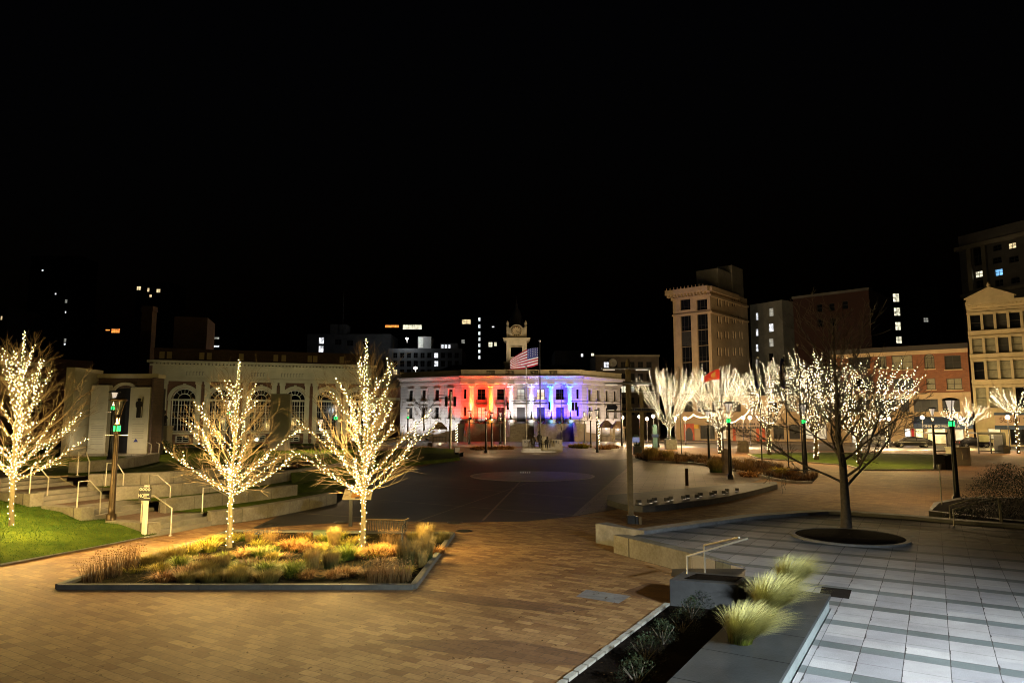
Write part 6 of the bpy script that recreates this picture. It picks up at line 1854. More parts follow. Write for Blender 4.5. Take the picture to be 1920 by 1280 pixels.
mb = MB(); mb.tube([(0, 0, 0), (0, 0, .36)], .02, 6); mb.build('stem', M['metal_black'], t)
mb = MB(); mb.lathe([(.12, .34), (.12, .37), (.03, .42)], n=12); mb.build('cap', M['metal_black'], t)
# ------------------------------------------------------------------ stone memorial before the museum
def memorial():
    Y = 42.0; z0 = 1.68
    X = lambda px, Yq=Y: (px-960)/F*Yq
    zt = lambda py, Yq=Y: AT(960, py, Yq).z
    t = thing('war_memorial', 'stone memorial gate with a tall pylon, two inscribed panels and a soldier relief', 'memorial', (X(220), Y, z0))
    def bx(name, x0, x1, y0, y1, za, zb, m='limestone', par=None, bev=.015):
        mb = MB(); mb.box(x0, x1, y0, y1, za, zb); return mb.build(name, M[m], par or t, True, bevel=bev) if par is None else mb.build(name, M[m], par)
    bx('pylon', X(155), X(171), Y-1.6, Y+1.2, z0-.1, zt(692))
    bx('inscription_panel', X(178), X(211), Y-.3, Y+.1, z0-.1, zt(722)); bx('inscription_panel', X(251), X(288), Y-.3, Y+.1, z0-.1, zt(726))
    bx('header', X(178), X(290), Y+.35, Y+1.1, zt(727), zt(708), 'brick_dim'); bx('lintel', X(176), X(292), Y+.3, Y+1.2, zt(708)+.003, zt(700), 'limestone')
    bx('back_wall', X(172), X(292), Y+1.0, Y+1.3, z0-.1, zt(727)-.003, 'black_wall'); bx('side_pier', X(288.5), X(293), Y-.2, Y+1.0, z0-.1, zt(708), 'brick_dim')
    bx('base_course', X(176), X(292), Y-.7, Y+1.0, z0-.1, z0+.12, 'concrete')
    mb = MB(); n = 12; cx = X(231); r0, r1 = .62, .8; zc = zt(727)-.2
    for k in range(n):
        a0, a1 = PI*k/n, PI*(k+1)/n
        P = [(cx-r0*math.cos(a0), zc+r0*.62*math.sin(a0)), (cx-r0*math.cos(a1), zc+r0*.62*math.sin(a1)), (cx-r1*math.cos(a1), zc+r1*.7*math.sin(a1)), (cx-r1*math.cos(a0), zc+r1*.7*math.sin(a0))]
        mb.add([(x, Y+.25, z) for x, z in P] + [(x, Y+.34, z) for x, z in P], [(0, 1, 2, 3), (3, 2, 6, 7), (0, 4, 5, 1)])
    mb.build('arch', M['limestone'], t, True)
    # relief of a standing soldier
    px = X(269.5); zb = zt(783); s = (zt(747)-zb)/1.75
    prof = [(-.16, 0), (-.05, 0), (-.03, .8), (.03, .8), (.05, 0), (.16, 0), (.15, .8), (.19, 1.0), (.25, 1.0), (.26, 1.35), (.18, 1.47), (.07, 1.5), (.1, 1.62), (.12, 1.68), (.06, 1.76), (-.06, 1.76), (-.12, 1.68), (-.1, 1.62), (-.07, 1.5), (-.2, 1.46), (-.27, 1.3), (-.25, .95), (-.17, .95), (-.15, .8)]
    mb = MB(); P = [(px + a*s, zb + b*s) for a, b in prof]; m_ = len(P)
    mb.add([(x, Y-.42, z) for x, z in P] + [(x, Y-.302, z) for x, z in P], [tuple(range(m_))] + [(i, (i+1) % m_, m_+(i+1) % m_, m_+i) for i in range(m_)])
    mb.build('soldier_relief', M['bronze'], t, True)
    mb = MB(); mb.tube([(px+.3*s, Y-.36, zb), (px+.32*s, Y-.36, zb+1.9*s)], .02, 5); mb.build('spear', M['bronze'], t, True)
    for xa, xb in ((181, 208), (257, 282)):
        mb = MB()
        for k in range(9 if xa < 200 else 7):
            z = zt(798 + k*4.2 if xa < 200 else 795 + k*4.2); mb.box(X(xa+2), X(xb-2), Y-.306, Y-.301, z-.012, z+.012)
        for za, zb_ in ((786, 790), (842, 843)): mb.box(X(xa), X(xb), Y-.306, Y-.301, zt(za)-.01, zt(za)+.01)
        mb.build('inscription_lines', M['conc_wall'], t, True)
    mb = MB(); mb.add([(X(262), Y-.305, zt(828)), (X(271), Y-.305, zt(828)), (X(266.5), Y-.305, zt(821))], [(0, 1, 2)]); mb.build('blue_triangle', M['flag_blue'], t, True)
    L = bpy.data.lights.new('memorial_uplight', 'SPOT'); L.energy = 34; L.color = (1, .9, .7); L.spot_size = R(120); L.spot_blend = .9
    for px_ in (195, 268):
        o = bpy.data.objects.new('memorial_uplight', L); o.location = (X(px_), Y-2.2, z0+.25); o.rotation_euler = (Vector((X(px_), Y, z0+2)) - o.location).to_track_quat('-Z', 'Y').to_euler(); COL.objects.link(o)
        q = thing('ground_light', 'small round ground light before the %s memorial panel' % ('left' if px_ == 195 else 'soldier'), 'ground light', (X(px_), Y-2.3, z0)); mb = MB(); mb.lathe([(.12, 0), (.12, .1), (.09, .1), (.09, .07)], n=12); mb.build('housing', M['metal_black'], q); mb = MB(); mb.lathe([(.09, .08), (.01, .085)], n=12, caps=False); mb.build('lens', M['lamp_glow'], q)
memorial()
def statue():
    Y = 50; z0 = 1.68
    p = AT(305, 838, Y)
    t = thing('statue', 'small dark bronze seated figure on a tall stone pedestal by the museum', 'statue', (p.x, Y, z0))
    zt = AT(305, 798, Y).z - z0
    mb = MB(); mb.box(-.45, .45, -.4, .4, -.05, zt-.12); mb.box(-.5, .5, -.45, .45, zt-.12, zt); mb.build('pedestal', M['limestone'], t)
    mb = MB()
    mb.tube([(0, 0, zt), (.02, 0, zt+.25), (-.05, .02, zt+.7), (-.02, 0, zt+.85)], [.24, .2, .17, .08], 10)
    mb.blob((.0, -.02, zt+1.0), .12, .12, .15, 10, 8)
    mb.tube([(.12, 0, zt+.72), (.24, -.1, zt+.55), (.12, -.2, zt+.62), (.05, -.16, zt+.9)], [.07, .06, .05, .04], 8)
    mb.tube([(-.15, 0, zt+.7), (-.22, -.05, zt+.42), (-.1, -.2, zt+.35)], [.07, .055, .05], 8)
    mb.tube([(-.08, 0, zt+.22), (-.1, -.3, zt+.3), (-.12, -.34, zt)], [.1, .08, .06], 8); mb.tube([(.1, 0, zt+.2), (.16, -.28, zt+.15), (.1, -.36, zt)], [.1, .08, .06], 8)
    mb.build('figure', M['bronze'], t)
statue()
# concrete stele before the museum windows
Y = 50; a, b = (511-960)/F*Y, (547-960)/F*Y
t = thing('stele', 'plain tall concrete slab standing before the museum windows', 'monument', ((a+b)/2, Y, 1.68))
mb = MB(); mb.box(-(b-a)/2, (b-a)/2, -.2, .2, -.1, AT(530, 738, Y).z - 1.68); mb.build('slab', M['conc_wall'], t, bevel=.02)
mb = MB(); mb.box(-(b-a)/2-.3, (b-a)/2+.3, -.5, .5, -.05, .1); mb.build('plinth', M['concrete'], t)

# ------------------------------------------------------------------ foliage helpers
def blades(mb, c, n, h, spread, lean, width, r, along, droop=.6, seg=4, wind=(0, 0), base_r=.1, up=1.0, hvar=.35):
    for _ in range(n):
        az = r.random()*2*PI; rr = base_r*math.sqrt(r.random()); px, py = c[0] + rr*math.cos(az), c[1] + rr*math.sin(az)
        az2 = az + r.gauss(0, .5); L = h*(1 - hvar*r.random()); out = spread*(.25 + .75*r.random()) + lean*r.random()
        dx, dy = math.cos(az2)*out + wind[0], math.sin(az2)*out + wind[1]
        w0 = width*(.7 + .6*r.random()); sx, sy = -math.sin(az2)*w0, math.cos(az2)*w0
        vs = []; al = []
        for k in range(seg+1):
            t_ = k/seg; f = t_**1.5
            x = px + dx*f*L; y = py + dy*f*L; z = c[2] + L*up*(t_ - droop*(out**1.0)*t_*t_*.55)
            q = 1 - t_*.92
            vs += [(x-sx*q, y-sy*q, z), (x+sx*q, y+sy*q, z)]; al += [t_, t_]
        mb.add(vs, [(2*k, 2*k+1, 2*k+3, 2*k+2) for k in range(seg)], 0, True); along += al
def build_blades(mb, along, name, m, parent=None, loc=None):
    me = mb.mesh(name, m)
    at = me.attributes.new('along', 'FLOAT', 'POINT'); at.data.foreach_set('value', along)
    return link(name, me, parent, loc)
M['feather'] = blade_mat('feather', (.15, .18, .02), (.58, .53, .20), .6, .25)
M['straw'] = blade_mat('straw', (.07, .075, .012), (.33, .24, .08))
M['tuft_tan'] = blade_mat('tuft_tan', (.20, .13, .03), (.55, .39, .12))
M['orange_blade'] = blade_mat('orange_blade', (.22, .09, .02), (.46, .235, .06))
M['yellow_blade'] = blade_mat('yellow_blade', (.14, .14, .012), (.55, .42, .05))
M['lime_blade'] = blade_mat('lime_blade', (.04, .085, .008), (.26, .30, .03))
M['green_tuft'] = blade_mat('green_tuft', (.03, .055, .008), (.30, .22, .07))
M['brown_stem'] = blade_mat('brown_stem', (.10, .06, .02), (.34, .20, .07))
M['olive_haze'] = blade_mat('olive_haze', (.07, .06, .012), (.33, .25, .06))
M['dark_leaf'] = blade_mat('dark_leaf', (.008, .013, .005), (.028, .042, .018))
M['hedge_leaf'] = blade_mat('hedge_leaf', (.012, .025, .006), (.05, .085, .02))
M['ground_brown'] = blade_mat('ground_brown', (.09, .045, .014), (.27, .14, .045))
M['grass_blade'] = blade_mat('grass_blade', (.012, .035, .004), (.055, .13, .015))
# three pale feather grasses on the long planter
for i, (px, py, h, n, lab) in enumerate(((1388, 1203, .66, 4600, 'nearest pale feather grass tuft on the long planter, blown to the right'), (1436, 1150, .78, 5000, 'middle and widest pale feather grass tuft on the long planter'),
                                         (1476, 1100, .72, 4600, 'farthest pale feather grass tuft at the end of the long planter'))):
    p = G(px, py, .75); r = random.Random(300+i)
    t = thing('feather_grass', lab, 'ornamental grass', p, 0, 'feather grasses on the long planter')
    mb = MB(); al = []
    blades(mb, (0, 0, 0), int(n*.62), h, .72, .2, .0052, r, al, droop=.85, seg=6, wind=(.38, -.16), base_r=.15, hvar=.6)
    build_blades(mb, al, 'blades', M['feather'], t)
    mb = MB(); al = []
    blades(mb, (0, 0, 0), 200, h*.5, .5, .2, .004, r, al, droop=.8, seg=4, wind=(.25, -.1), base_r=.17)
    build_blades(mb, al, 'old_leaves', M['straw'], t)
# planting bed: clumps one by one
KIND = {
 'orange': ('orange_blade', dict(n=330, h=.42, spread=.9, lean=.35, width=.008, droop=1.35, base_r=.22, seg=5)),
 'yellow': ('yellow_blade', dict(n=300, h=.40, spread=.75, lean=.3, width=.008, droop=1.2, base_r=.16, seg=5)),
 'lime': ('lime_blade', dict(n=300, h=.46, spread=.75, lean=.3, width=.009, droop=1.2, base_r=.16, seg=5)),
 'tan': ('tuft_tan', dict(n=900, h=.52, spread=.28, lean=.08, width=.004, droop=.25, base_r=.15, seg=4)),
 'green': ('green_tuft', dict(n=900, h=.68, spread=.36, lean=.12, width=.005, droop=.35, base_r=.2, seg=5)),
 'stem': ('brown_stem', dict(n=170, h=.55, spread=.32, lean=.1, width=.005, droop=.1, base_r=.22, seg=3)),
 'haze': ('olive_haze', dict(n=900, h=.30, spread=.62, lean=.2, width=.004, droop=.7, base_r=.2, seg=3)),
}
PL = [
 (172, 1092, 'stem', .9, 'brown seedhead clump at the pointed left corner of the bed'), (205, 1080, 'stem', 1.0, 'second brown seedhead clump from the bed left corner'), (240, 1068, 'stem', 1.0, 'wispy brown clump along the left kerb, behind the dark soil'),
 (283, 1058, 'haze', 1.1, 'olive brown mound on the path side of the bed'), (322, 1048, 'haze', 1.2, 'taller olive mound along the left kerb'), (355, 1040, 'yellow', 1.15, 'yellow clump between the olive mound and lit trunk'),
 (390, 1033, 'yellow', 1.2, 'bright yellow tufted clump left of the lit trunk'), (405, 1020, 'haze', 1.0, 'brown mound behind the yellow tufted clump'), (300, 1074, 'yellow', .9, 'yellow strappy clump near the middle of the left side'),
 (335, 1066, 'lime', .9, 'greenish yellow strappy clump before the olive mounds'), (310, 1088, 'orange', .9, 'flattened orange clump in the front left of the bed'), (350, 1081, 'orange', .95, 'orange brown clump next to the round green mounds'),
 (385, 1075, 'haze', 1.15, 'round olive mound in the middle front'), (415, 1070, 'green', .65, 'green tuft left of the centre front mounds'), (445, 1076, 'yellow', .75, 'small yellow green mound in the centre front'),
 (352, 1090, 'haze', 1.0, 'dark olive mound along the front kerb, left'), (395, 1090, 'haze', 1.05, 'dark olive mound along the front kerb, middle'), (445, 1090, 'haze', 1.1, 'brownish mound along the front kerb'), (500, 1091, 'haze', 1.1, 'purplish brown mound at the front kerb near green clump'),
 (462, 1045, 'orange', .95, 'orange clump right beside the left lit trunk'), (487, 1047, 'lime', 1.0, 'lime green clump right of the left lit trunk'), (512, 1051, 'yellow', .8, 'yellow clump trailing right of the lime green clump'),
 (548, 1030, 'orange', 1.1, 'wide orange clump left of the green utility box'), (575, 1033, 'orange', 1.0, 'orange clump just before the green utility box'), (600, 1037, 'yellow', .7, 'small yellow clump below the utility box'), (622, 1046, 'yellow', .75, 'yellow clump between box and trunk'),
 (626, 1020, 'tan', .95, 'round tan straw tuft standing beside the green utility box'), (650, 1048, 'lime', 1.05, 'bright lime yellow clump at the foot of the tall lit tree'), (668, 1040, 'orange', .8, 'orange clump hugging the tall lit trunk'),
 (705, 1042, 'orange', 1.05, 'orange yellow clump right of the tall lit trunk'), (735, 1040, 'orange', 1.1, 'broad orange clump before the bench'), (728, 1022, 'stem', .8, 'upright tan stems before the bench'), (752, 1020, 'stem', .75, 'second upright tan stems under the bench end'),
 (763, 1060, 'green', 1.0, 'large green grass with tan top left of the right kerb'), (795, 1050, 'green', .9, 'second tall green grass with tan top by the right kerb'), (797, 1018, 'tan', 1.15, 'round tan dome of grass at the back right corner'),
 (826, 1014, 'haze', 1.1, 'dark brown mound in the back right corner of the bed'), (775, 1012, 'haze', .9, 'olive tuft by the bench leg'), (818, 1037, 'orange', .8, 'small orange clump against the right kerb'), (790, 1062, 'tan', .75, 'small round tan tuft right against the right kerb'),
 (498, 1076, 'lime', 1.0, 'sprawling lime green clump in the front centre'), (550, 1080, 'lime', 1.05, 'long leaved green clump before the two round tufts'), (585, 1066, 'tan', .9, 'left one of two round olive tan tufts in the centre'), (620, 1066, 'green', .7, 'right one of two round tufts in the centre, greener'),
 (575, 1083, 'orange', .7, 'flattened brown orange clump below the two round tufts'), (650, 1078, 'orange', .85, 'flattened orange clump in front of the tall tree soil'), (625, 1082, 'orange', .7, 'small rust clump beside the flattened orange one'),
 (705, 1094, 'stem', .85, 'dry upright stems near the front right kerb'), (730, 1092, 'stem', .9, 'dry stems with orange top at the front right'), (722, 1078, 'orange', .8, 'rust coloured clump behind the dry stems'), (755, 1088, 'stem', .85, 'dry stems nearest the front right corner'), (762, 1076, 'yellow', .7, 'yellow clump behind the corner stems'),
 (470, 1015, 'stem', .6, 'pale dry stems at the rear of the bed by the mushroom light'), (505, 1020, 'stem', .8, 'tan seedheads right of the mushroom light'),
]
PV = {}
for i, (px, py, k, s, lab) in enumerate(PL):
    m_, kw = KIND[k]
    vkey = (k, i % 3)
    if vkey not in PV:
        r = random.Random(hash(k) % 1000 + i); mb = MB(); al = []
        kk = dict(kw); n = kk.pop('n'); blades(mb, (0, 0, 0), n, kk['h'], kk['spread'], kk['lean'], kk['width'], r, al, kk['droop'], kk['seg'], (0, 0), kk['base_r'])
        if k == 'stem':
            for _ in range(60):
                a = r.random()*6.28; q = .22*math.sqrt(r.random()); mb2 = len(mb.v); mb.octa((math.cos(a)*q*1.7, math.sin(a)*q*1.7, .36 + .16*r.random()), .014); al += [.9]*(len(mb.v)-mb2)
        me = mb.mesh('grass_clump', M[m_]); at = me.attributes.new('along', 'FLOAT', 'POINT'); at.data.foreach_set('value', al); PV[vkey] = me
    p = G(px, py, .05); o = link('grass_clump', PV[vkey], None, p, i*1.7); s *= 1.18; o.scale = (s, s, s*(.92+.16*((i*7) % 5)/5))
    tag(o, lab, 'ornamental grass', 'grass clumps in the planting bed')
# low trailing growth between the clumps
for nm, mk, cnt_, sd in (('bed_groundcover', 'yellow_blade', 22, 5), ('bed_groundcover', 'ground_brown', 34, 6), ('bed_groundcover', 'lime_blade', 22, 7)):
    mb = MB(); al = []; r = random.Random(sd)
    A_, B_, C_, D_ = [Vector(q) for q in bedp]
    for _ in range(cnt_):
        u, v = .08 + .86*r.random(), .12 + .8*r.random(); p = (A_*(1-u) + B_*u)*(1-v) + (D_*(1-u) + C_*u)*v
        blades(mb, (p.x, p.y, .05), 130, .22 + .14*r.random(), .9, .3, .007, r, al, 1.2, 4, (0, 0), .28)
    o = build_blades(mb, al, nm, M[mk]); tag(o, kind='stuff')
# mulch chips and low trailing growth over the bed soil
mb = MB(); r = random.Random(77); al = []
A_, B_, C_, D_ = [Vector(q) for q in bedp]
for _ in range(2600):
    u, v = r.random(), r.random(); p = (A_*(1-u) + B_*u)*(1-v) + (D_*(1-u) + C_*u)*v
    s = .012 + .02*r.random(); a = r.random()*6.28
    mb.add([(p.x-math.cos(a)*s*1.6, p.y-math.sin(a)*s*1.6, .055 + r.random()*.03), (p.x+math.sin(a)*s*.5, p.y-math.cos(a)*s*.5, .058), (p.x+math.cos(a)*s*1.6, p.y+math.sin(a)*s*1.6, .06 + r.random()*.04), (p.x-math.sin(a)*s*.5, p.y+math.cos(a)*s*.5, .058)], [(0, 1, 2, 3)])
M['chips'] = mat('chips', (.05, .035, .02), .9, .6, 5)
tag(mb.build('mulch_chips', M['chips']), kind='stuff')
# lawn blades on the front lawn
mb = MB(); al = []; r = random.Random(88)
tris = [(Vector(cxm), Vector(P_[0]), Vector(P_[1])) for P_ in [(gp(lawn_pts)[i], gp(lawn_pts)[(i+1) % len(lawn_pts)]) for i in range(len(lawn_pts))]]
ar = [((b-a).cross(c-a)).length for a, b, c in tris]; tot = sum(ar)
for (a, b, c), A2 in zip(tris, ar):
    for _ in range(int(15000*A2/tot)):
        u, v = r.random(), r.random()
        if u+v > 1: u, v = 1-u, 1-v
        p = a + (b-a)*u + (c-a)*v; az = r.random()*6.28; h = .03 + .035*r.random(); w_ = .008
        mb.add([(p.x-w_*math.cos(az), p.y-w_*math.sin(az), p.z-.01), (p.x+w_*math.cos(az), p.y+w_*math.sin(az), p.z-.01), (p.x+r.gauss(0, .02), p.y+r.gauss(0, .02), p.z+h)], [(0, 1, 2)]); al += [.1, .1, 1]
o = build_blades(mb, al, 'lawn_grass', M['grass_blade']); tag(o, kind='stuff')
# a few pale fallen leaves on the lawn
# dark evergreen shrubs in the long bed
def shrub(loc, rx, h, seed, label, group=None, m='dark_leaf', n=900, leaf=.035):
    r = random.Random(seed); t = thing('shrub', label, 'shrub', loc, 0, group)
    mb = MB(); al = []
    for _ in range(n):
        a = r.random()*6.28; cz = r.random(); rr = rx*math.sqrt(max(0, 1-(cz*1.0)**2))*(.2 + .85*r.random()**.7); z = .04 + h*cz*(.8+.3*r.random())
        x, y = rr*math.cos(a), rr*math.sin(a); b = r.random()*6.28; l = leaf*(.6 + .8*r.random()); el = r.gauss(.5, .4)
        d = Vector((math.cos(b)*math.cos(el), math.sin(b)*math.cos(el), math.sin(el)))*l; sd = Vector((-math.sin(b), math.cos(b), 0))*l*.28
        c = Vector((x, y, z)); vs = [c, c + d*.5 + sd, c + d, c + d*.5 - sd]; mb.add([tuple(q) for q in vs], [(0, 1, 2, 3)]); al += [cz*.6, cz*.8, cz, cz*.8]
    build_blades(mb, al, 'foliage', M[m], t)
    mb = MB()
    for k in range(7):
        a = k*.9; mb.tube([(0, 0, 0), (math.cos(a)*rx*.4, math.sin(a)*rx*.4, h*.45), (math.cos(a)*rx*.7, math.sin(a)*rx*.7, h*.75)], [.012, .009, .005], 4)
    mb.build('stem', M['bark_dark'], t)
    return t
for i, (px, py, rx, lab) in enumerate(((1318, 1138, .3, 'dark evergreen shrub nearest the small planter box'), (1297, 1160, .28, 'dark shrub second from the small planter box'), (1280, 1186, .34, 'dark shrub in the middle of the long bed, against the planter'),
                                       (1243, 1208, .27, 'small dark shrub with grey tips beside the edging stones'), (1212, 1240, .36, 'large round dark shrub in the near part of the long bed'), (1195, 1285, .34, 'dark shrub nearest the camera, cut by the frame'),
                                       (1345, 1130, .26, 'dark shrub wedged between planter box and long planter'))):
    shrub(G(px, py, .01), rx, .36, 400+i, lab, 'dark shrubs in the long bed', n=800)
shrub(G(1893, 968, .3), 1.5, 1.75, 420, 'big dark loose bush in the raised bed behind the looped handrails', None, n=17000, leaf=.045)
shrub(G(1812, 975, .3), .8, .35, 421, 'low dark groundcover shrub at the foot of the thick lamp', None, n=2500, leaf=.04)
_h = AT(296, 842, 44); shrub((_h.x, 44, 1.68), 1.3, .8, 422, 'clipped dark green hedge by the museum pedestal', None, 'hedge_leaf', 2200, .1)
# brown grasses of the right hand bed
RB = [(1190, 858), (1215, 866), (1300, 870), (1360, 880), (1420, 893), (1480, 905), (1522, 906), (1535, 893), (1470, 878), (1420, 868), (1340, 862), (1260, 850), (1205, 846)]
sheet('grass_bed_soil', gp(RB), .012, M['mulch'])
RBW = [Vector(q) for q in gp(RB)]
def in_poly(p, P):
    c = False; j = len(P)-1
    for i in range(len(P)):
        if (P[i].y > p.y) != (P[j].y > p.y) and p.x < (P[j].x-P[i].x)*(p.y-P[i].y)/(P[j].y-P[i].y)+P[i].x: c = not c
        j = i
    return c
mb = MB(); al = []; r = random.Random(99); cnt = 0
x0, x1 = min(q.x for q in RBW), max(q.x for q in RBW); y0, y1 = min(q.y for q in RBW), max(q.y for q in RBW)
while cnt < 170:
    p = Vector((x0+(x1-x0)*r.random(), y0+(y1-y0)*r.random()))
    if in_poly(p, RBW): blades(mb, (p.x, p.y, .01), 70, .45+.3*r.random(), .6, .2, .014, r, al, .7, 3, (0, 0), .35); cnt += 1
o = build_blades(mb, al, 'brown_groundcover', M['ground_brown'] if 'ground_brown' in M else M['orange_blade']); tag(o, kind='stuff')
mb = MB(); q = gp(RB[1:7]); mb.strip([tuple(a) for a in smooth_poly([Vector(b) for b in q], 4)], .16, -.02, .16); tag(mb.build('grass_bed_kerb', M['granite_light']), kind='structure')
def dome(px, py, s, kind, seed, label, nmul=1.0):
    m_, kw = KIND[kind]; kk = dict(kw); r = random.Random(seed); mb = MB(); al = []
    blades(mb, (0, 0, 0), int(kk['n']*nmul), kk['h'], kk['spread']*1.3, kk['lean'], kk['width']*2.2, r, al, kk['droop'], kk['seg'], (0, 0), kk['base_r']*1.6)
    o = build_blades(mb, al, 'grass_clump', M[m_], None, G(px, py)); o.scale = (s, s, s); return tag(o, label, 'ornamental grass', 'domes of dry grass across the plaza')
dome(1222, 861, 2.6, 'tan', 1, 'wide round tan grass dome right of the wayfinding pole'); dome(1253, 862, 2.0, 'tan', 2, 'round tan grass dome beside the wide one'); dome(1092, 840, 3.2, 'yellow', 3, 'bright yellow grass clump before the blue lit stairs')
dome(1075, 839, 2.4, 'yellow', 4, 'smaller yellow clump left of the bright yellow one'); dome(1130, 842, 3.0, 'orange', 5, 'brown orange dome right of the three lamp row'); dome(1148, 840, 2.6, 'orange', 6, 'second brown orange dome by the plaza kerb')
for i, px in enumerate((895, 915, 935, 950)): dome(px, 843-i*.3, 2.6, 'orange', 10+i, ('low rust grass left of the lamp pair', 'low rust grass at the foot of the lamp pair', 'low rust grass right of the lamp pair', 'last rust grass of the row before the plinth')[i])
dome(1395, 884, 2.2, 'stem', 20, 'tall dry stems right of the green necked lamp', 1.5); dome(1462, 888, 2.0, 'yellow', 21, 'golden clump below the furled blue flag'); dome(1405, 893, 1.8, 'orange', 22, 'rust dome right of the rough granite stone'); dome(1345, 885, 1.7, 'green', 23, 'green tuft left of the rough granite stone')

# ------------------------------------------------------------------ seat plinth with small cube lights
fr = smooth_poly([Vector(q) for q in gp([(1138, 947), (1205, 960), (1330, 946), (1400, 932), (1458, 916)])], 5); bk = smooth_poly([Vector(q) for q in gp([(1140, 938), (1240, 929), (1330, 920), (1400, 914), (1456, 911)])], 5)
t = thing('seat_plinth', 'long curved dark stone plinth carrying small cubes, before the concrete panels', 'plinth', tuple(fr[0]) + (0,))
mb = MB(); mb.prism([tuple(q) for q in fr] + [tuple(q) for q in reversed(bk)], -.05, .26); mb.build('slab', M['stone_dark'], t, True)
for i, (px, py) in enumerate(((1198, 944), (1218, 943), (1227, 940), (1250, 940), (1258, 937), (1281, 936), (1289, 934), (1307, 934), (1313, 930), (1335, 929), (1340, 926), (1358, 926), (1363, 922), (1382, 921))):
    q = G(px, py, .26); c = thing('stone_cube', 'small dark cube with a light under it, one of those on the curved plinth', 'stone cube', q, .3 + i*.2, 'small cubes on the curved plinth')
    mb = MB(); mb.cbox((0, 0, .10), .17, .17, .15); mb.build('block', M['stone_dark'], c, bevel=.01)
    mb = MB(); mb.cbox((.03, -.05, .014), .09, .09, .02); mb.build('light', M['lens'], c)
# bollard, granite stone, planters, bins, cabinets
p = G(1288, 910); t = thing('bollard', 'single slim bronze bollard standing on the concrete panels', 'bollard', p)
mb = MB(); mb.box(-.09, .09, -.05, .05, 0, .98); mb.build('post', M['metal_bronze'], t, bevel=.01); mb = MB(); mb.box(-.1, .1, -.06, .06, .983, 1.0); mb.build('cap', M['metal_black'], t)
def rock(px, base, top, wpx, label, seed):
    p = G(px, base); h = AT(px, top, p.y).z; w_ = wpx/F*p.y; r = random.Random(seed)
    mb = MB(); n = 9; vs = []
    for k, f in enumerate((0, .35, .7, .93, 1.0)):
        for q in range(n):
            a = 2*PI*q/n; rr = w_/2*(1 + r.gauss(0, .06))*(1 - .08*f if f < .95 else .72); vs.append((rr*math.cos(a), rr*.8*math.sin(a), h*f + (r.gauss(0, .06) if k == 4 else 0)))
    mb.add(vs, [(k*n+q, k*n+(q+1) % n, (k+1)*n+(q+1) % n, (k+1)*n+q) for k in range(4) for q in range(n)] + [tuple(range(4*n, 5*n))])
    o = mb.build('standing_stone', M['stone_rock']); o.location = p; return tag(o, label, 'stone')
M['stone_rock'] = mat('stone_rock', (.13, .10, .07), .9, .4, 1.5, .8, 6)
rock(1361, 886, 842, 15, 'rough upright granite stone standing left of the green necked lamp', 3)
rock(1394, 847, 826, 22, 'big brown boulder on the far lawn behind the lamp', 4)
def crate(px, base, w_, h, d, label, m, name='planter_box_crate', cat='planter'):
    p = G(px, base); t = thing('street_planter', label, cat, p)
    mb = MB(); mb.box(-w_/2, w_/2, -d/2, d/2, 0, h); mb.build('tub', M[m], t, bevel=.02)
    mb = MB(); mb.box(-w_/2-.05, w_/2+.05, -d/2-.05, d/2+.05, h+.003, h+.08); mb.build('rim', M[m], t)
    mb = MB(); r = random.Random(px)
    for k in range(60): a = r.random()*6.28; q = r.random()**.5; mb.tube([(math.cos(a)*q*w_*.3, math.sin(a)*q*d*.3, h), (math.cos(a)*q*w_*.5, math.sin(a)*q*d*.5, h+.2+.4*r.random())], [.03, .008], 3)
    mb.build('plants', M['conifer'], t)
M['blue_paint'] = mat('blue_paint', (.03, .07, .3), .4, .2, 3); M['pale_blue'] = mat('pale_blue', (.14, .30, .42), .5, .15, 2); M['cabinet'] = mat('cabinet', (.46, .42, .30), .5, .15, 2)
crate(1194, 829, 1.6, .8, .8, 'blue painted planter tub left of the pale blue pillar', 'blue_paint'); crate(1258, 842, 1.5, 1.25, .9, 'grey square planter at the foot of the bushy lit tree', 'granite'); crate(1195, 852, .9, .9, .7, 'small dark slatted bin beside the second timber pole', 'stone_dark', cat='bin')
p = G(1228, 842); t = thing('blue_pillar', 'pale blue painted pillar with a blue band under the globe lamps', 'pillar', p)
mb = MB(); mb.box(-.3, .3, -.3, .3, 0, 3.0); mb.build('shaft', M['pale_blue'], t); mb = MB(); mb.box(-.42, .42, -.42, .42, 1.6, 2.0); mb.build('band', M['blue_paint'], t); mb = MB(); mb.lathe([(.36, 3.0), (.3, 3.15), (.1, 3.3)], n=12); mb.build('cap', M['pale_blue'], t)
def trash(px, base, wpx, top, label, m='black_paint'):
    p = G(px, base); w_ = wpx/F*p.y; h = AT(px, top, p.y).z
    t = thing('litter_bin', label, 'litter bin', p, .2)
    mb = MB(); mb.box(-w_/2, w_/2, -w_/2.4, w_/2.4, .04, h-.16); mb.build('body', M[m], t, bevel=.03)
    mb = MB(); mb.box(-w_/2-.03, w_/2+.03, -w_/2.4-.03, w_/2.4+.03, h-.157, h-.1); mb.lathe([(w_*.5, h-.1), (w_*.4, h-.02), (.02, h)], n=16); mb.build('lid', M[m], t)
    mb = MB(); mb.box(-w_*.3, w_*.3, -w_/2.4-.04, -w_/2.4-.003, h*.62, h*.74); mb.build('flap', M['metal_bronze'], t)
trash(1780, 881, 20, 850, 'big black litter bin beside the cream cabinet'); trash(1766, 881, 13, 851, 'narrow grey bin right behind the plain lamp', 'dark_conc'); trash(1883, 850, 15, 834, 'black litter bin to the right of the bus shelter')
trash(806, 841, 9, 829, 'small dark bin on the lawn island left of the city hall pole')
p = G(1798, 872); t = thing('utility_cabinet', 'cream utility cabinet with a grey door behind the thick lamp', 'utility cabinet', p, .15)
h = AT(1798, 839, p.y).z; w_ = 36/F*p.y
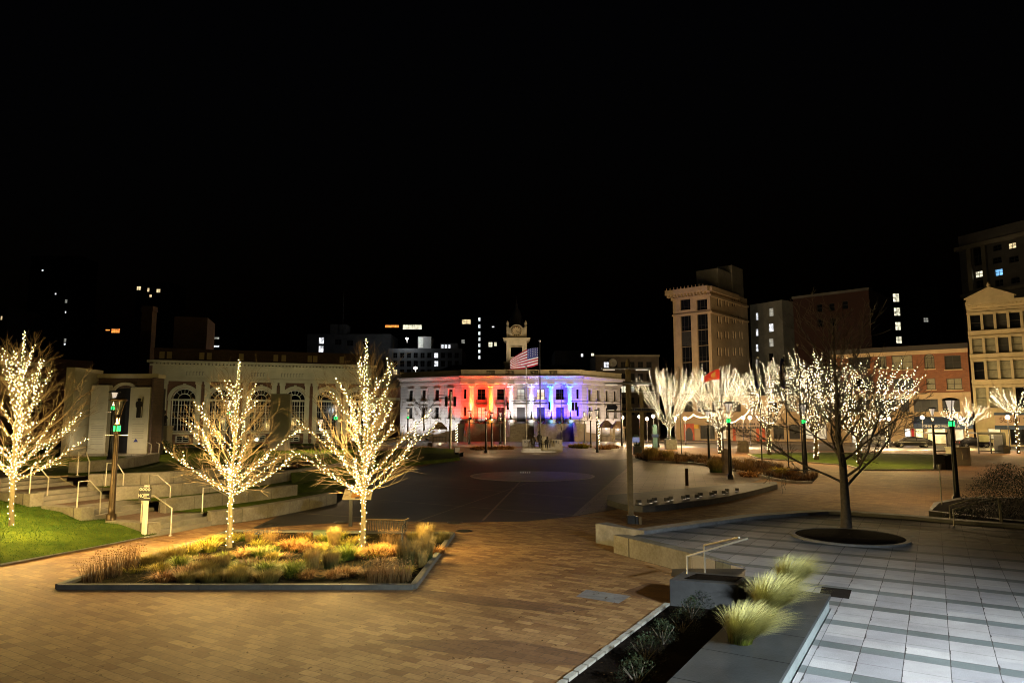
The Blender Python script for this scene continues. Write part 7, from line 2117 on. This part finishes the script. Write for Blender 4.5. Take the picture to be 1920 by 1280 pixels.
mb = MB(); mb.box(-w_/2, w_/2, -.4, .4, 0, h); mb.build('cabinet', M['cabinet'], t, bevel=.02); mb = MB(); mb.box(-w_/2-.05, w_/2+.05, -.46, .46, h+.003, h+.07); mb.build('lid', M['cabinet'], t)
mb = MB(); mb.box(.02, w_*.36, -.44, -.403, h*.35, h*.92); dr = mb.build('door', M['granite_light'], t); mb = MB(); mb.box(.1, .16, -.46, -.442, h*.6, h*.7); mb.build('handle', M['steel'], dr)
p = G(1767, 960, 0); zt = AT(1764, 851, p.y).z; t = thing('small_sign', 'back of a small grey sign on a thin steel post by the raised bed', 'sign', p)
mb = MB(); mb.tube([(0, 0, 0), (0, 0, zt)], .03, 6); mb.build('post', M['steel'], t); mb = MB(); mb.box(-.18, .18, -.05, -.032, zt-.42, zt); mb.build('board', M['dark_conc'], t)
# bus shelter
def shelter():
    Y = 80.0; X = lambda px: (px-960)/F*Y; zt = lambda py: AT(960, py, Y).z
    t = thing('bus_shelter', 'dark framed glass bus shelter in two bays before the shops', 'bus shelter', (X(1808), Y, 0))
    mb = MB()
    for a, b in ((1743, 1767), (1825, 1871)):
        for px in (a, b) if a < 1800 else (a, 1848, b): mb.box(X(px)-.05, X(px)+.05, Y-.05, Y+.05, 0, zt(813))
        for py in (814, 845): mb.box(X(a), X(b), Y-.045, Y+.045, zt(py)-.05, zt(py)+.05)
    mb.build('frame', M['metal_black'], t, True)
    for a, b, m_ in ((1744, 1766, 'shelter_glass'), (1826, 1847, 'poster'), (1849, 1870, 'shelter_glass')):
        mb = MB(); mb.box(X(a)+.04, X(b)-.04, Y-.01, Y+.01, zt(828 if m_ == 'poster' else 844), zt(816)); mb.build('pane' if m_ != 'poster' else 'poster', M[m_], t, True)
    mb = MB(); mb.box(X(1740), X(1768), Y-.2, Y+1.6, zt(813)+.003, zt(810)); mb.box(X(1822), X(1874), Y-.2, Y+1.6, zt(813)+.003, zt(810)); mb.build('roof', M['metal_black'], t, True)
    mb = MB(); mb.box(X(1871), X(1876), Y-.1, Y+1.5, 0, zt(811)); mb.build('end_panel', M['metal_black'], t, True)
def glassy(name):
    m = bpy.data.materials.new(name); m.use_nodes = True; n, l = nt(m); b = n["Principled BSDF"]; tr = n.new("ShaderNodeBsdfTransparent"); mx = n.new("ShaderNodeMixShader"); mx.inputs[0].default_value = .22
    b.inputs['Base Color'].default_value = (.03, .04, .04, 1); b.inputs['Roughness'].default_value = .05
    l.new(tr.outputs[0], mx.inputs[1]); l.new(b.outputs[0], mx.inputs[2]); l.new(mx.outputs[0], n["Material Output"].inputs[0]); return m
M['shelter_glass'] = glassy('shelter_glass'); M['poster'] = mat('poster', (.36, .38, .26), .5, .2, 2)
shelter()
# ------------------------------------------------------------------ parked cars
M['car_paint'] = mat('car_paint', (.006, .006, .007), .18, spec=.7); M['car_paint_grey'] = mat('car_paint_grey', (.02, .021, .023), .22, spec=.7); M['tyre'] = mat('tyre', (.008, .008, .008), .8); M['tail_red'] = mat('tail_red', (.35, .01, .01), .3)
def car(x0, x1, base, label, style, paint, flip=False):
    pa = G((x0+x1)/2, base); Lm = (x1-x0)/F*pa.y
    t = thing('parked_car', label, 'car', pa, math.atan2(-.577, .817)*.35, 'cars parked along the far kerb')
    H = {'hatch': 1.46, 'sedan': 1.43, 'van': 1.75}[style]
    prof = {'hatch': [(0, .32), (.02, .62), (.06, .74), (.22, .84), (.36, 1.30), (.46, 1.44), (.62, 1.46), (.80, 1.34), (.96, 1.0), (1.0, .78), (.99, .34)],
            'sedan': [(0, .3), (.01, .66), (.05, .76), (.26, .9), (.38, 1.32), (.47, 1.42), (.62, 1.42), (.78, 1.02), (.97, .94), (1.0, .6), (.99, .32)],
            'van': [(0, .35), (.01, .8), (.05, .95), (.2, 1.06), (.32, 1.6), (.42, 1.74), (.85, 1.75), (.97, 1.5), (1.0, .8), (.99, .36)]}[style]
    fx = lambda f: ((1-f) if flip else f)*Lm - Lm/2
    W = .88; mb = MB(); n = len(prof); vs = []
    def inset(z): return W*(1 - .16*max(0, (z-.85))/.6)
    for s_ in (-1, 1): vs += [(fx(f), s_*inset(z), z) for f, z in prof]
    mb.add(vs, [tuple(range(n)), tuple(range(2*n-1, n-1, -1))] + [(i, (i+1) % n, n+(i+1) % n, n+i) for i in range(n)], 0, False)
    mb.build('body', M[paint], t, bevel=.05)
    roof_i = [i for i, (f, z) in enumerate(prof) if z > 1.25]
    f0, f1 = prof[roof_i[0]-1][0]+.05, prof[roof_i[-1]+1][0]-.05 if roof_i[-1]+1 < n else .9
    ft0, ft1 = prof[roof_i[0]][0]+.02, prof[roof_i[-1]][0]-.01
    zt_ = H-.13; zb = .95
    mid = (f0+f1)/2
    for a0, a1, b0, b1 in ((f0, mid-.01, ft0, mid-.01), (mid+.01, f1, mid+.01, ft1)):
        mb = MB()
        for s_ in (-1, 1): mb.add([(fx(a0), s_*(inset(zb)+.006), zb), (fx(a1), s_*(inset(zb)+.006), zb), (fx(b1), s_*(inset(zt_)+.006), zt_), (fx(b0), s_*(inset(zt_)+.006), zt_)], [(0, 1, 2, 3)])
        mb.build('side_window', M['glass_grey'], t)
    for f in (.19, .81):
        for s_ in (-1, 1):
            mb = MB(); ring = [(.33, -.1), (.33, .1), (.24, .11), (.24, -.11)]
            for k in range(18):
                pass
            mb.lathe([(.22, -.1), (.33, -.09), (.33, .09), (.22, .1)], n=20); mb.v = [(fx(f)+q[0], s_*.80+q[2], .33+q[1]) for q in mb.v]; wh = mb.build('wheel', M['tyre'], t)
            mb = MB()
            for k in range(5):
                a = 2*PI*k/5; mb.add([(fx(f)+math.cos(a+da)*rr, s_*.915, .33+math.sin(a+da)*rr) for rr, da in ((.03, -.9), (.21, -.2), (.21, .2), (.03, .9))], [(0, 1, 2, 3)])
            mb.lathe([(.215, 0), (.235, 0)], n=20, caps=False); mb.build('rim', M['steel'], wh)
    for f, m_, nm in ((.015, 'lens', 'headlight'), (.985, 'tail_red', 'tail_light')):
        for s_ in (-1, 1): mb = MB(); mb.cbox((fx(f), s_*.68, .72), .09, .28, .13); mb.build(nm, M['white_paint'] if nm == 'headlight' else M[m_], t)
    return t
car(1676, 1742, 838.5, 'black hatchback with bright wheels in front of the awning shop', 'hatch', 'car_paint')
car(1612, 1656, 837, 'dark grey van half hidden behind the lit trees', 'van', 'car_paint_grey')
car(1799, 1853, 838.5, 'black sedan seen through the bus shelter', 'sedan', 'car_paint', True)
# ------------------------------------------------------------------ monument on the axis of the city hall
def monument():
    p = G(1012, 848); Y = p.y; s = 1/F*Y; X = lambda px: (px-960)*s; zt = lambda py, dy=0: AT(960, py, Y+dy).z
    t = thing('stone_monument', 'low stone monument of two inscribed walls and a square block', 'monument', (p.x, Y, 0))
    mb = MB(); mb.box(X(977), X(1042), Y-.3, Y+4, -.02, .18); mb.box(X(980), X(1014), Y, Y+3, .18, .5); mb.build('steps', M['granite_light'], t, True, bevel=.02)
    for a, b in ((980, 1004), (1026, 1057)):
        mb = MB(); mb.box(X(a), X(b), Y+3.2, Y+3.7, 0, zt(823.5, 3.2)); w_ = mb.build('wall', M['granite_light'], t, True, bevel=.02)
        mb = MB(); r = random.Random(a); x = X(a)+.25
        while x < X(b)-.3:
            mb.box(x, x+.05, Y+3.185, Y+3.198, zt(828, 3.2)-.16, zt(828, 3.2)+.16); mb.box(x+.05, x+.17, Y+3.185, Y+3.198, zt(828, 3.2)+(.1 if r.random() < .5 else -.14), zt(828, 3.2)+(.16 if r.random() < .5 else -.08)); x += .3
        mb.build('incised_letters', M['stone_dark'], t, True)
    mb = MB(); mb.box(X(1012), X(1026.5), Y+2.4, Y+3.1, 0, zt(818, 2.4)); mb.build('block', M['limestone'], t, True, bevel=.02)
    q = thing('statue', 'dark bronze group of figures sitting at a bench on the monument steps', 'statue', (X(1008), Y+1.2, .5))
    mb = MB(); z0 = 0
    def fig(x, y, lean, h):
        mb.tube([(x, y, .45), (x+lean*.3, y, .8*h), (x+lean*.5, y, 1.15*h), (x+lean*.55, y, 1.25*h)], [.22, .22, .2, .09], 8); mb.blob((x+lean*.6, y-.04, 1.42*h), .13, .14, .17, 8, 6)
        for s_ in (-1, 1):
            mb.tube([(x+s_*.1, y, .45), (x+s_*.12, y-.45, .5), (x+s_*.12, y-.5, .02)], [.13, .1, .07], 6); mb.tube([(x+lean*.5+s_*.2, y, 1.1*h), (x+lean*.4+s_*.3, y-.15, .8*h), (x+s_*.12, y-.4, .7)], [.08, .065, .05], 6)
    fig(-.55, 0, .1, 1.0); fig(.35, .1, -.2, 1.35); fig(1.1, -.1, .15, .85)
    mb.build('figures', M['bronze'], q)
    mb = MB(); mb.box(-1.0, 1.6, -.25, .3, .38, .46)
    for x in (-.9, .3, 1.5): mb.box(x-.06, x+.06, -.2, .25, 0, .38)
    mb.build('bench', M['bronze'], q)
    spot((X(1000), Y-6, .3), (X(1012), Y+2, 1.4), 500, (1, .8, .55), 60, .9, .1)
monument()
# gazebos before the city hall wings
def gazebo(px, base, wpx, top, label):
    p = G(px, base); s = p.y/F; w_ = wpx*s; h = AT(px, top, p.y).z; he = h*.68
    t = thing('gazebo', label, 'gazebo', p, .1, 'small gazebos before the city hall wings')
    mb = MB(); o_ = w_/2+.25; mb.add([(-o_, -o_, he), (o_, -o_, he), (o_, o_, he), (-o_, o_, he), (-.3, -.3, h), (.3, -.3, h), (.3, .3, h), (-.3, .3, h), (-o_, -o_, he-.12), (o_, -o_, he-.12), (o_, o_, he-.12), (-o_, o_, he-.12)],
        [(0, 1, 5, 4), (1, 2, 6, 5), (2, 3, 7, 6), (3, 0, 4, 7), (4, 5, 6, 7), (8, 9, 1, 0), (9, 10, 2, 1), (10, 11, 3, 2), (11, 8, 0, 3), (11, 10, 9, 8)]); mb.build('roof', M['gazebo_roof'], t)
    for x in (-w_/2, w_/2):
        for y in (-w_/2, w_/2): mb = MB(); mb.box(x-.08, x+.08, y-.08, y+.08, 0, he-.121); mb.build('post', M['wood_pole'], t)
    mb = MB()
    for k in range(9): x = -w_/2+.1+k*(w_-.2)/8; mb.box(x-.02, x+.02, -w_/2-.02, -w_/2+.02, .1, .95)
    mb.box(-w_/2+.08, w_/2-.08, -w_/2-.03, -w_/2+.03, .95, 1.02); mb.build('railing', M['metal_black'], t)
    L = bpy.data.lights.new('gazebo_light', 'POINT'); L.energy = 120; L.color = (1, .7, .38); L.shadow_soft_size = .15; o = bpy.data.objects.new('gazebo_light', L); o.location = (p.x, p.y, he-.5); COL.objects.link(o)
    mb = MB(); mb.blob((0, 0, he-.25), .14, .14, .16, 8, 6); mb.build('lantern', M['lamp_glow'], t)
M['gazebo_roof'] = mat('gazebo_roof', (.14, .09, .05), .8, .2, 2)
gazebo(824, 829, 24, 791, 'warm lit gazebo before the white left wing'); gazebo(1137, 827, 22, 788, 'open gazebo before the peach wing'); gazebo(1159, 828, 18, 789, 'second gazebo half behind the wayfinding pole')
# wrapped slender posts
for px, base, top, lab in ((778, 826, 786, 'thin post wrapped in white lights left of the warm gazebo'), (856, 829, 793, 'thin light wrapped post at the corner of the white wing'), (1203, 833, 786, 'light wrapped trunk under the left globe lamps'), (1122, 832, 788, 'thin light wrapped post near the open gazebo')):
    p = G(px, base); h = AT(px, top, p.y).z; t = thing('wrapped_post', lab, 'post', p, 0, 'thin posts wound with lights')
    mb = MB(); mb.tube([(0, 0, 0), (0, 0, h)], .1, 8); mb.build('post', M['bark_lit'], t)
    mb = MB(); k = 0
    while k*.14 < h-.1: a = k*1.9; mb.octa((.15*math.cos(a), .15*math.sin(a), .1+k*.14), .06); k += 1
    o = mb.build('light_string', M['bulb_far'], t); o['kind'] = 'stuff'
# park bench at the lawn island
p = G(861, 856); t = thing('park_bench', 'small dark bench at the tip of the lawn island', 'bench', p, R(75))
mb = MB(); mb.box(-.8, .8, -.25, .25, .42, .47); mb.build('seat', M['metal_black'], t); mb = MB(); mb.box(-.8, .8, .22, .27, .5, .95); mb.build('backrest', M['metal_black'], t)
for sx in (-.7, .7): mb = MB(); mb.box(sx-.04, sx+.04, -.22, .24, 0, .42); mb.build('leg', M['metal_black'], t)
# street light mast beyond
for px, base_z, cy_, Y, lab in ((779, 10, 690, 150, 'white street light above the left wing of the city hall'), (762, 26, 635, 204, 'blue white floodlight on the loft building roof')):
    z = AT(px, cy_, Y).z; X = (px-960)/F*Y; t = thing('street_light', lab, 'street light', (X, Y, base_z if px == 779 else z-1.2))
    h = z - t.location.z; mb = MB(); mb.tube([(0, 0, 0), (0, 0, h)], .12, 6); mb.build('pole', M['steel'], t); mb = MB(); mb.blob((0, -.3, h), .4, .4, .3, 10, 8); mb.build('lamp', M['globe_glow'], t)
    L = bpy.data.lights.new('street_light_lamp', 'POINT'); L.energy = 450; L.color = (.85, .93, 1); L.shadow_soft_size = .5; o = bpy.data.objects.new('street_light_lamp', L); o.location = (X, Y-1.2, z); COL.objects.link(o)
# added spots without housings above the hall roof, lighting the clock tower
cxw = AT(968.5, 640, CH_Y+14).x
for dx in (-2.6, 2.6): spot((cxw+dx, CH_Y+5.5, 14.0), (cxw, CH_Y+12, 20.5), 620, (1, .76, .52), 60, .9, .1)

# unseen ground lights added along the museum front to brighten it
for i, u in enumerate((3.5, 8.5, 13.5, 18.0)):
    a = MUS.rotation_euler[2]; ca, sa = math.cos(a), math.sin(a)
    P = Vector((MUS.location.x + u*ca + 5.5*sa, MUS.location.y + u*sa - 5.5*ca, 1.69))
    q = thing('ground_light', ('added ground light before the statue end of the museum', 'added ground light before the second museum arch', 'added ground light near the plain slab', 'added ground light before the last museum arch')[i], 'ground light', P, a, 'added ground lights before the museum')
    mb = MB(); mb.lathe([(.14, 0), (.14, .12), (.1, .12), (.1, .08)], n=12); mb.build('housing', M['metal_black'], q); mb = MB(); mb.lathe([(.1, .09), (.01, .095)], n=12, caps=False); mb.build('lens', M['lamp_glow'], q)
    T = P + Vector((-5.5*sa, 5.5*ca, 4.6)); spot((P.x, P.y, 1.9), T, 150, (1, .93, .60), 120, .9, .15)
# added lamps without fixtures above the shop row, brightening tan tower and grey block
for px, e_ in ((1290, 3000), (1345, 2300)):
    spot(AT(px, 735, 133), AT(px+8, 620, 152), e_, (1, .72, .42), 80, .9, .3)
spot(AT(1440, 735, 131), AT(1432, 620, 176), 1900, (.95, .9, .7), 40, .9, .3)

# fallen leaves and litter specks on the paving and the lawn
mb = MB(); r = random.Random(1234)
for k in range(420):
    px = 20 + 1230*r.random(); py = 1010 + 265*r.random()
    p = G(px, py)
    if in_poly(Vector((p.x, p.y)), [Vector(q) for q in bedp]) or p.x > 2.2: continue
    z = .006 if not in_poly(Vector((p.x, p.y)), [Vector(q[:2]) for q in gp(lawn_pts)]) else None
    if z is None: continue
    s = .018 + .022*r.random(); a = r.random()*6.28; c, sn = math.cos(a)*s, math.sin(a)*s
    mb.add([(p.x-c, p.y-sn, z), (p.x+sn*.6, p.y-c*.6, z+.006), (p.x+c, p.y+sn, z+.012*r.random()), (p.x-sn*.6, p.y+c*.6, z+.008)], [(0, 1, 2, 3)])
M['leaf'] = mat('leaf', (.12, .06, .02), .8, .6, 3)
tag(mb.build('fallen_leaves', M['leaf']), kind='stuff')

# festoon lights strung along the painted shopfronts
for i, (pts, lab) in enumerate((([(1284, 784), (1300, 776), (1320, 781), (1340, 775)], 'string of festoon lights over the orange entrance'), ([(1366, 792), (1388, 782), (1405, 768), (1424, 782), (1446, 793)], 'festoon lights tracing the gable of the lettered shopfront'))):
    Y = 122.0 if i == 0 else 119.5; W_ = [AT(px, py, Y) for px, py in pts]
    t = thing('festoon_lights', lab, 'string lights', W_[0], 0)
    P = []
    for a, b in zip(W_, W_[1:]):
        for k in range(9): q = a.lerp(b, k/9); q.z -= .25*math.sin(PI*k/9); P.append(q)
    P.append(W_[-1])
    mb = MB(); mb.tube(P, .02, 4); mb.build('wire', M['wire'], t, True)
    mb = MB()
    for q in P: mb.octa((q.x, q.y-.05, q.z-.06), .085)
    o = mb.build('bulb_string', M['bulb_far'], t, True); o['kind'] = 'stuff'
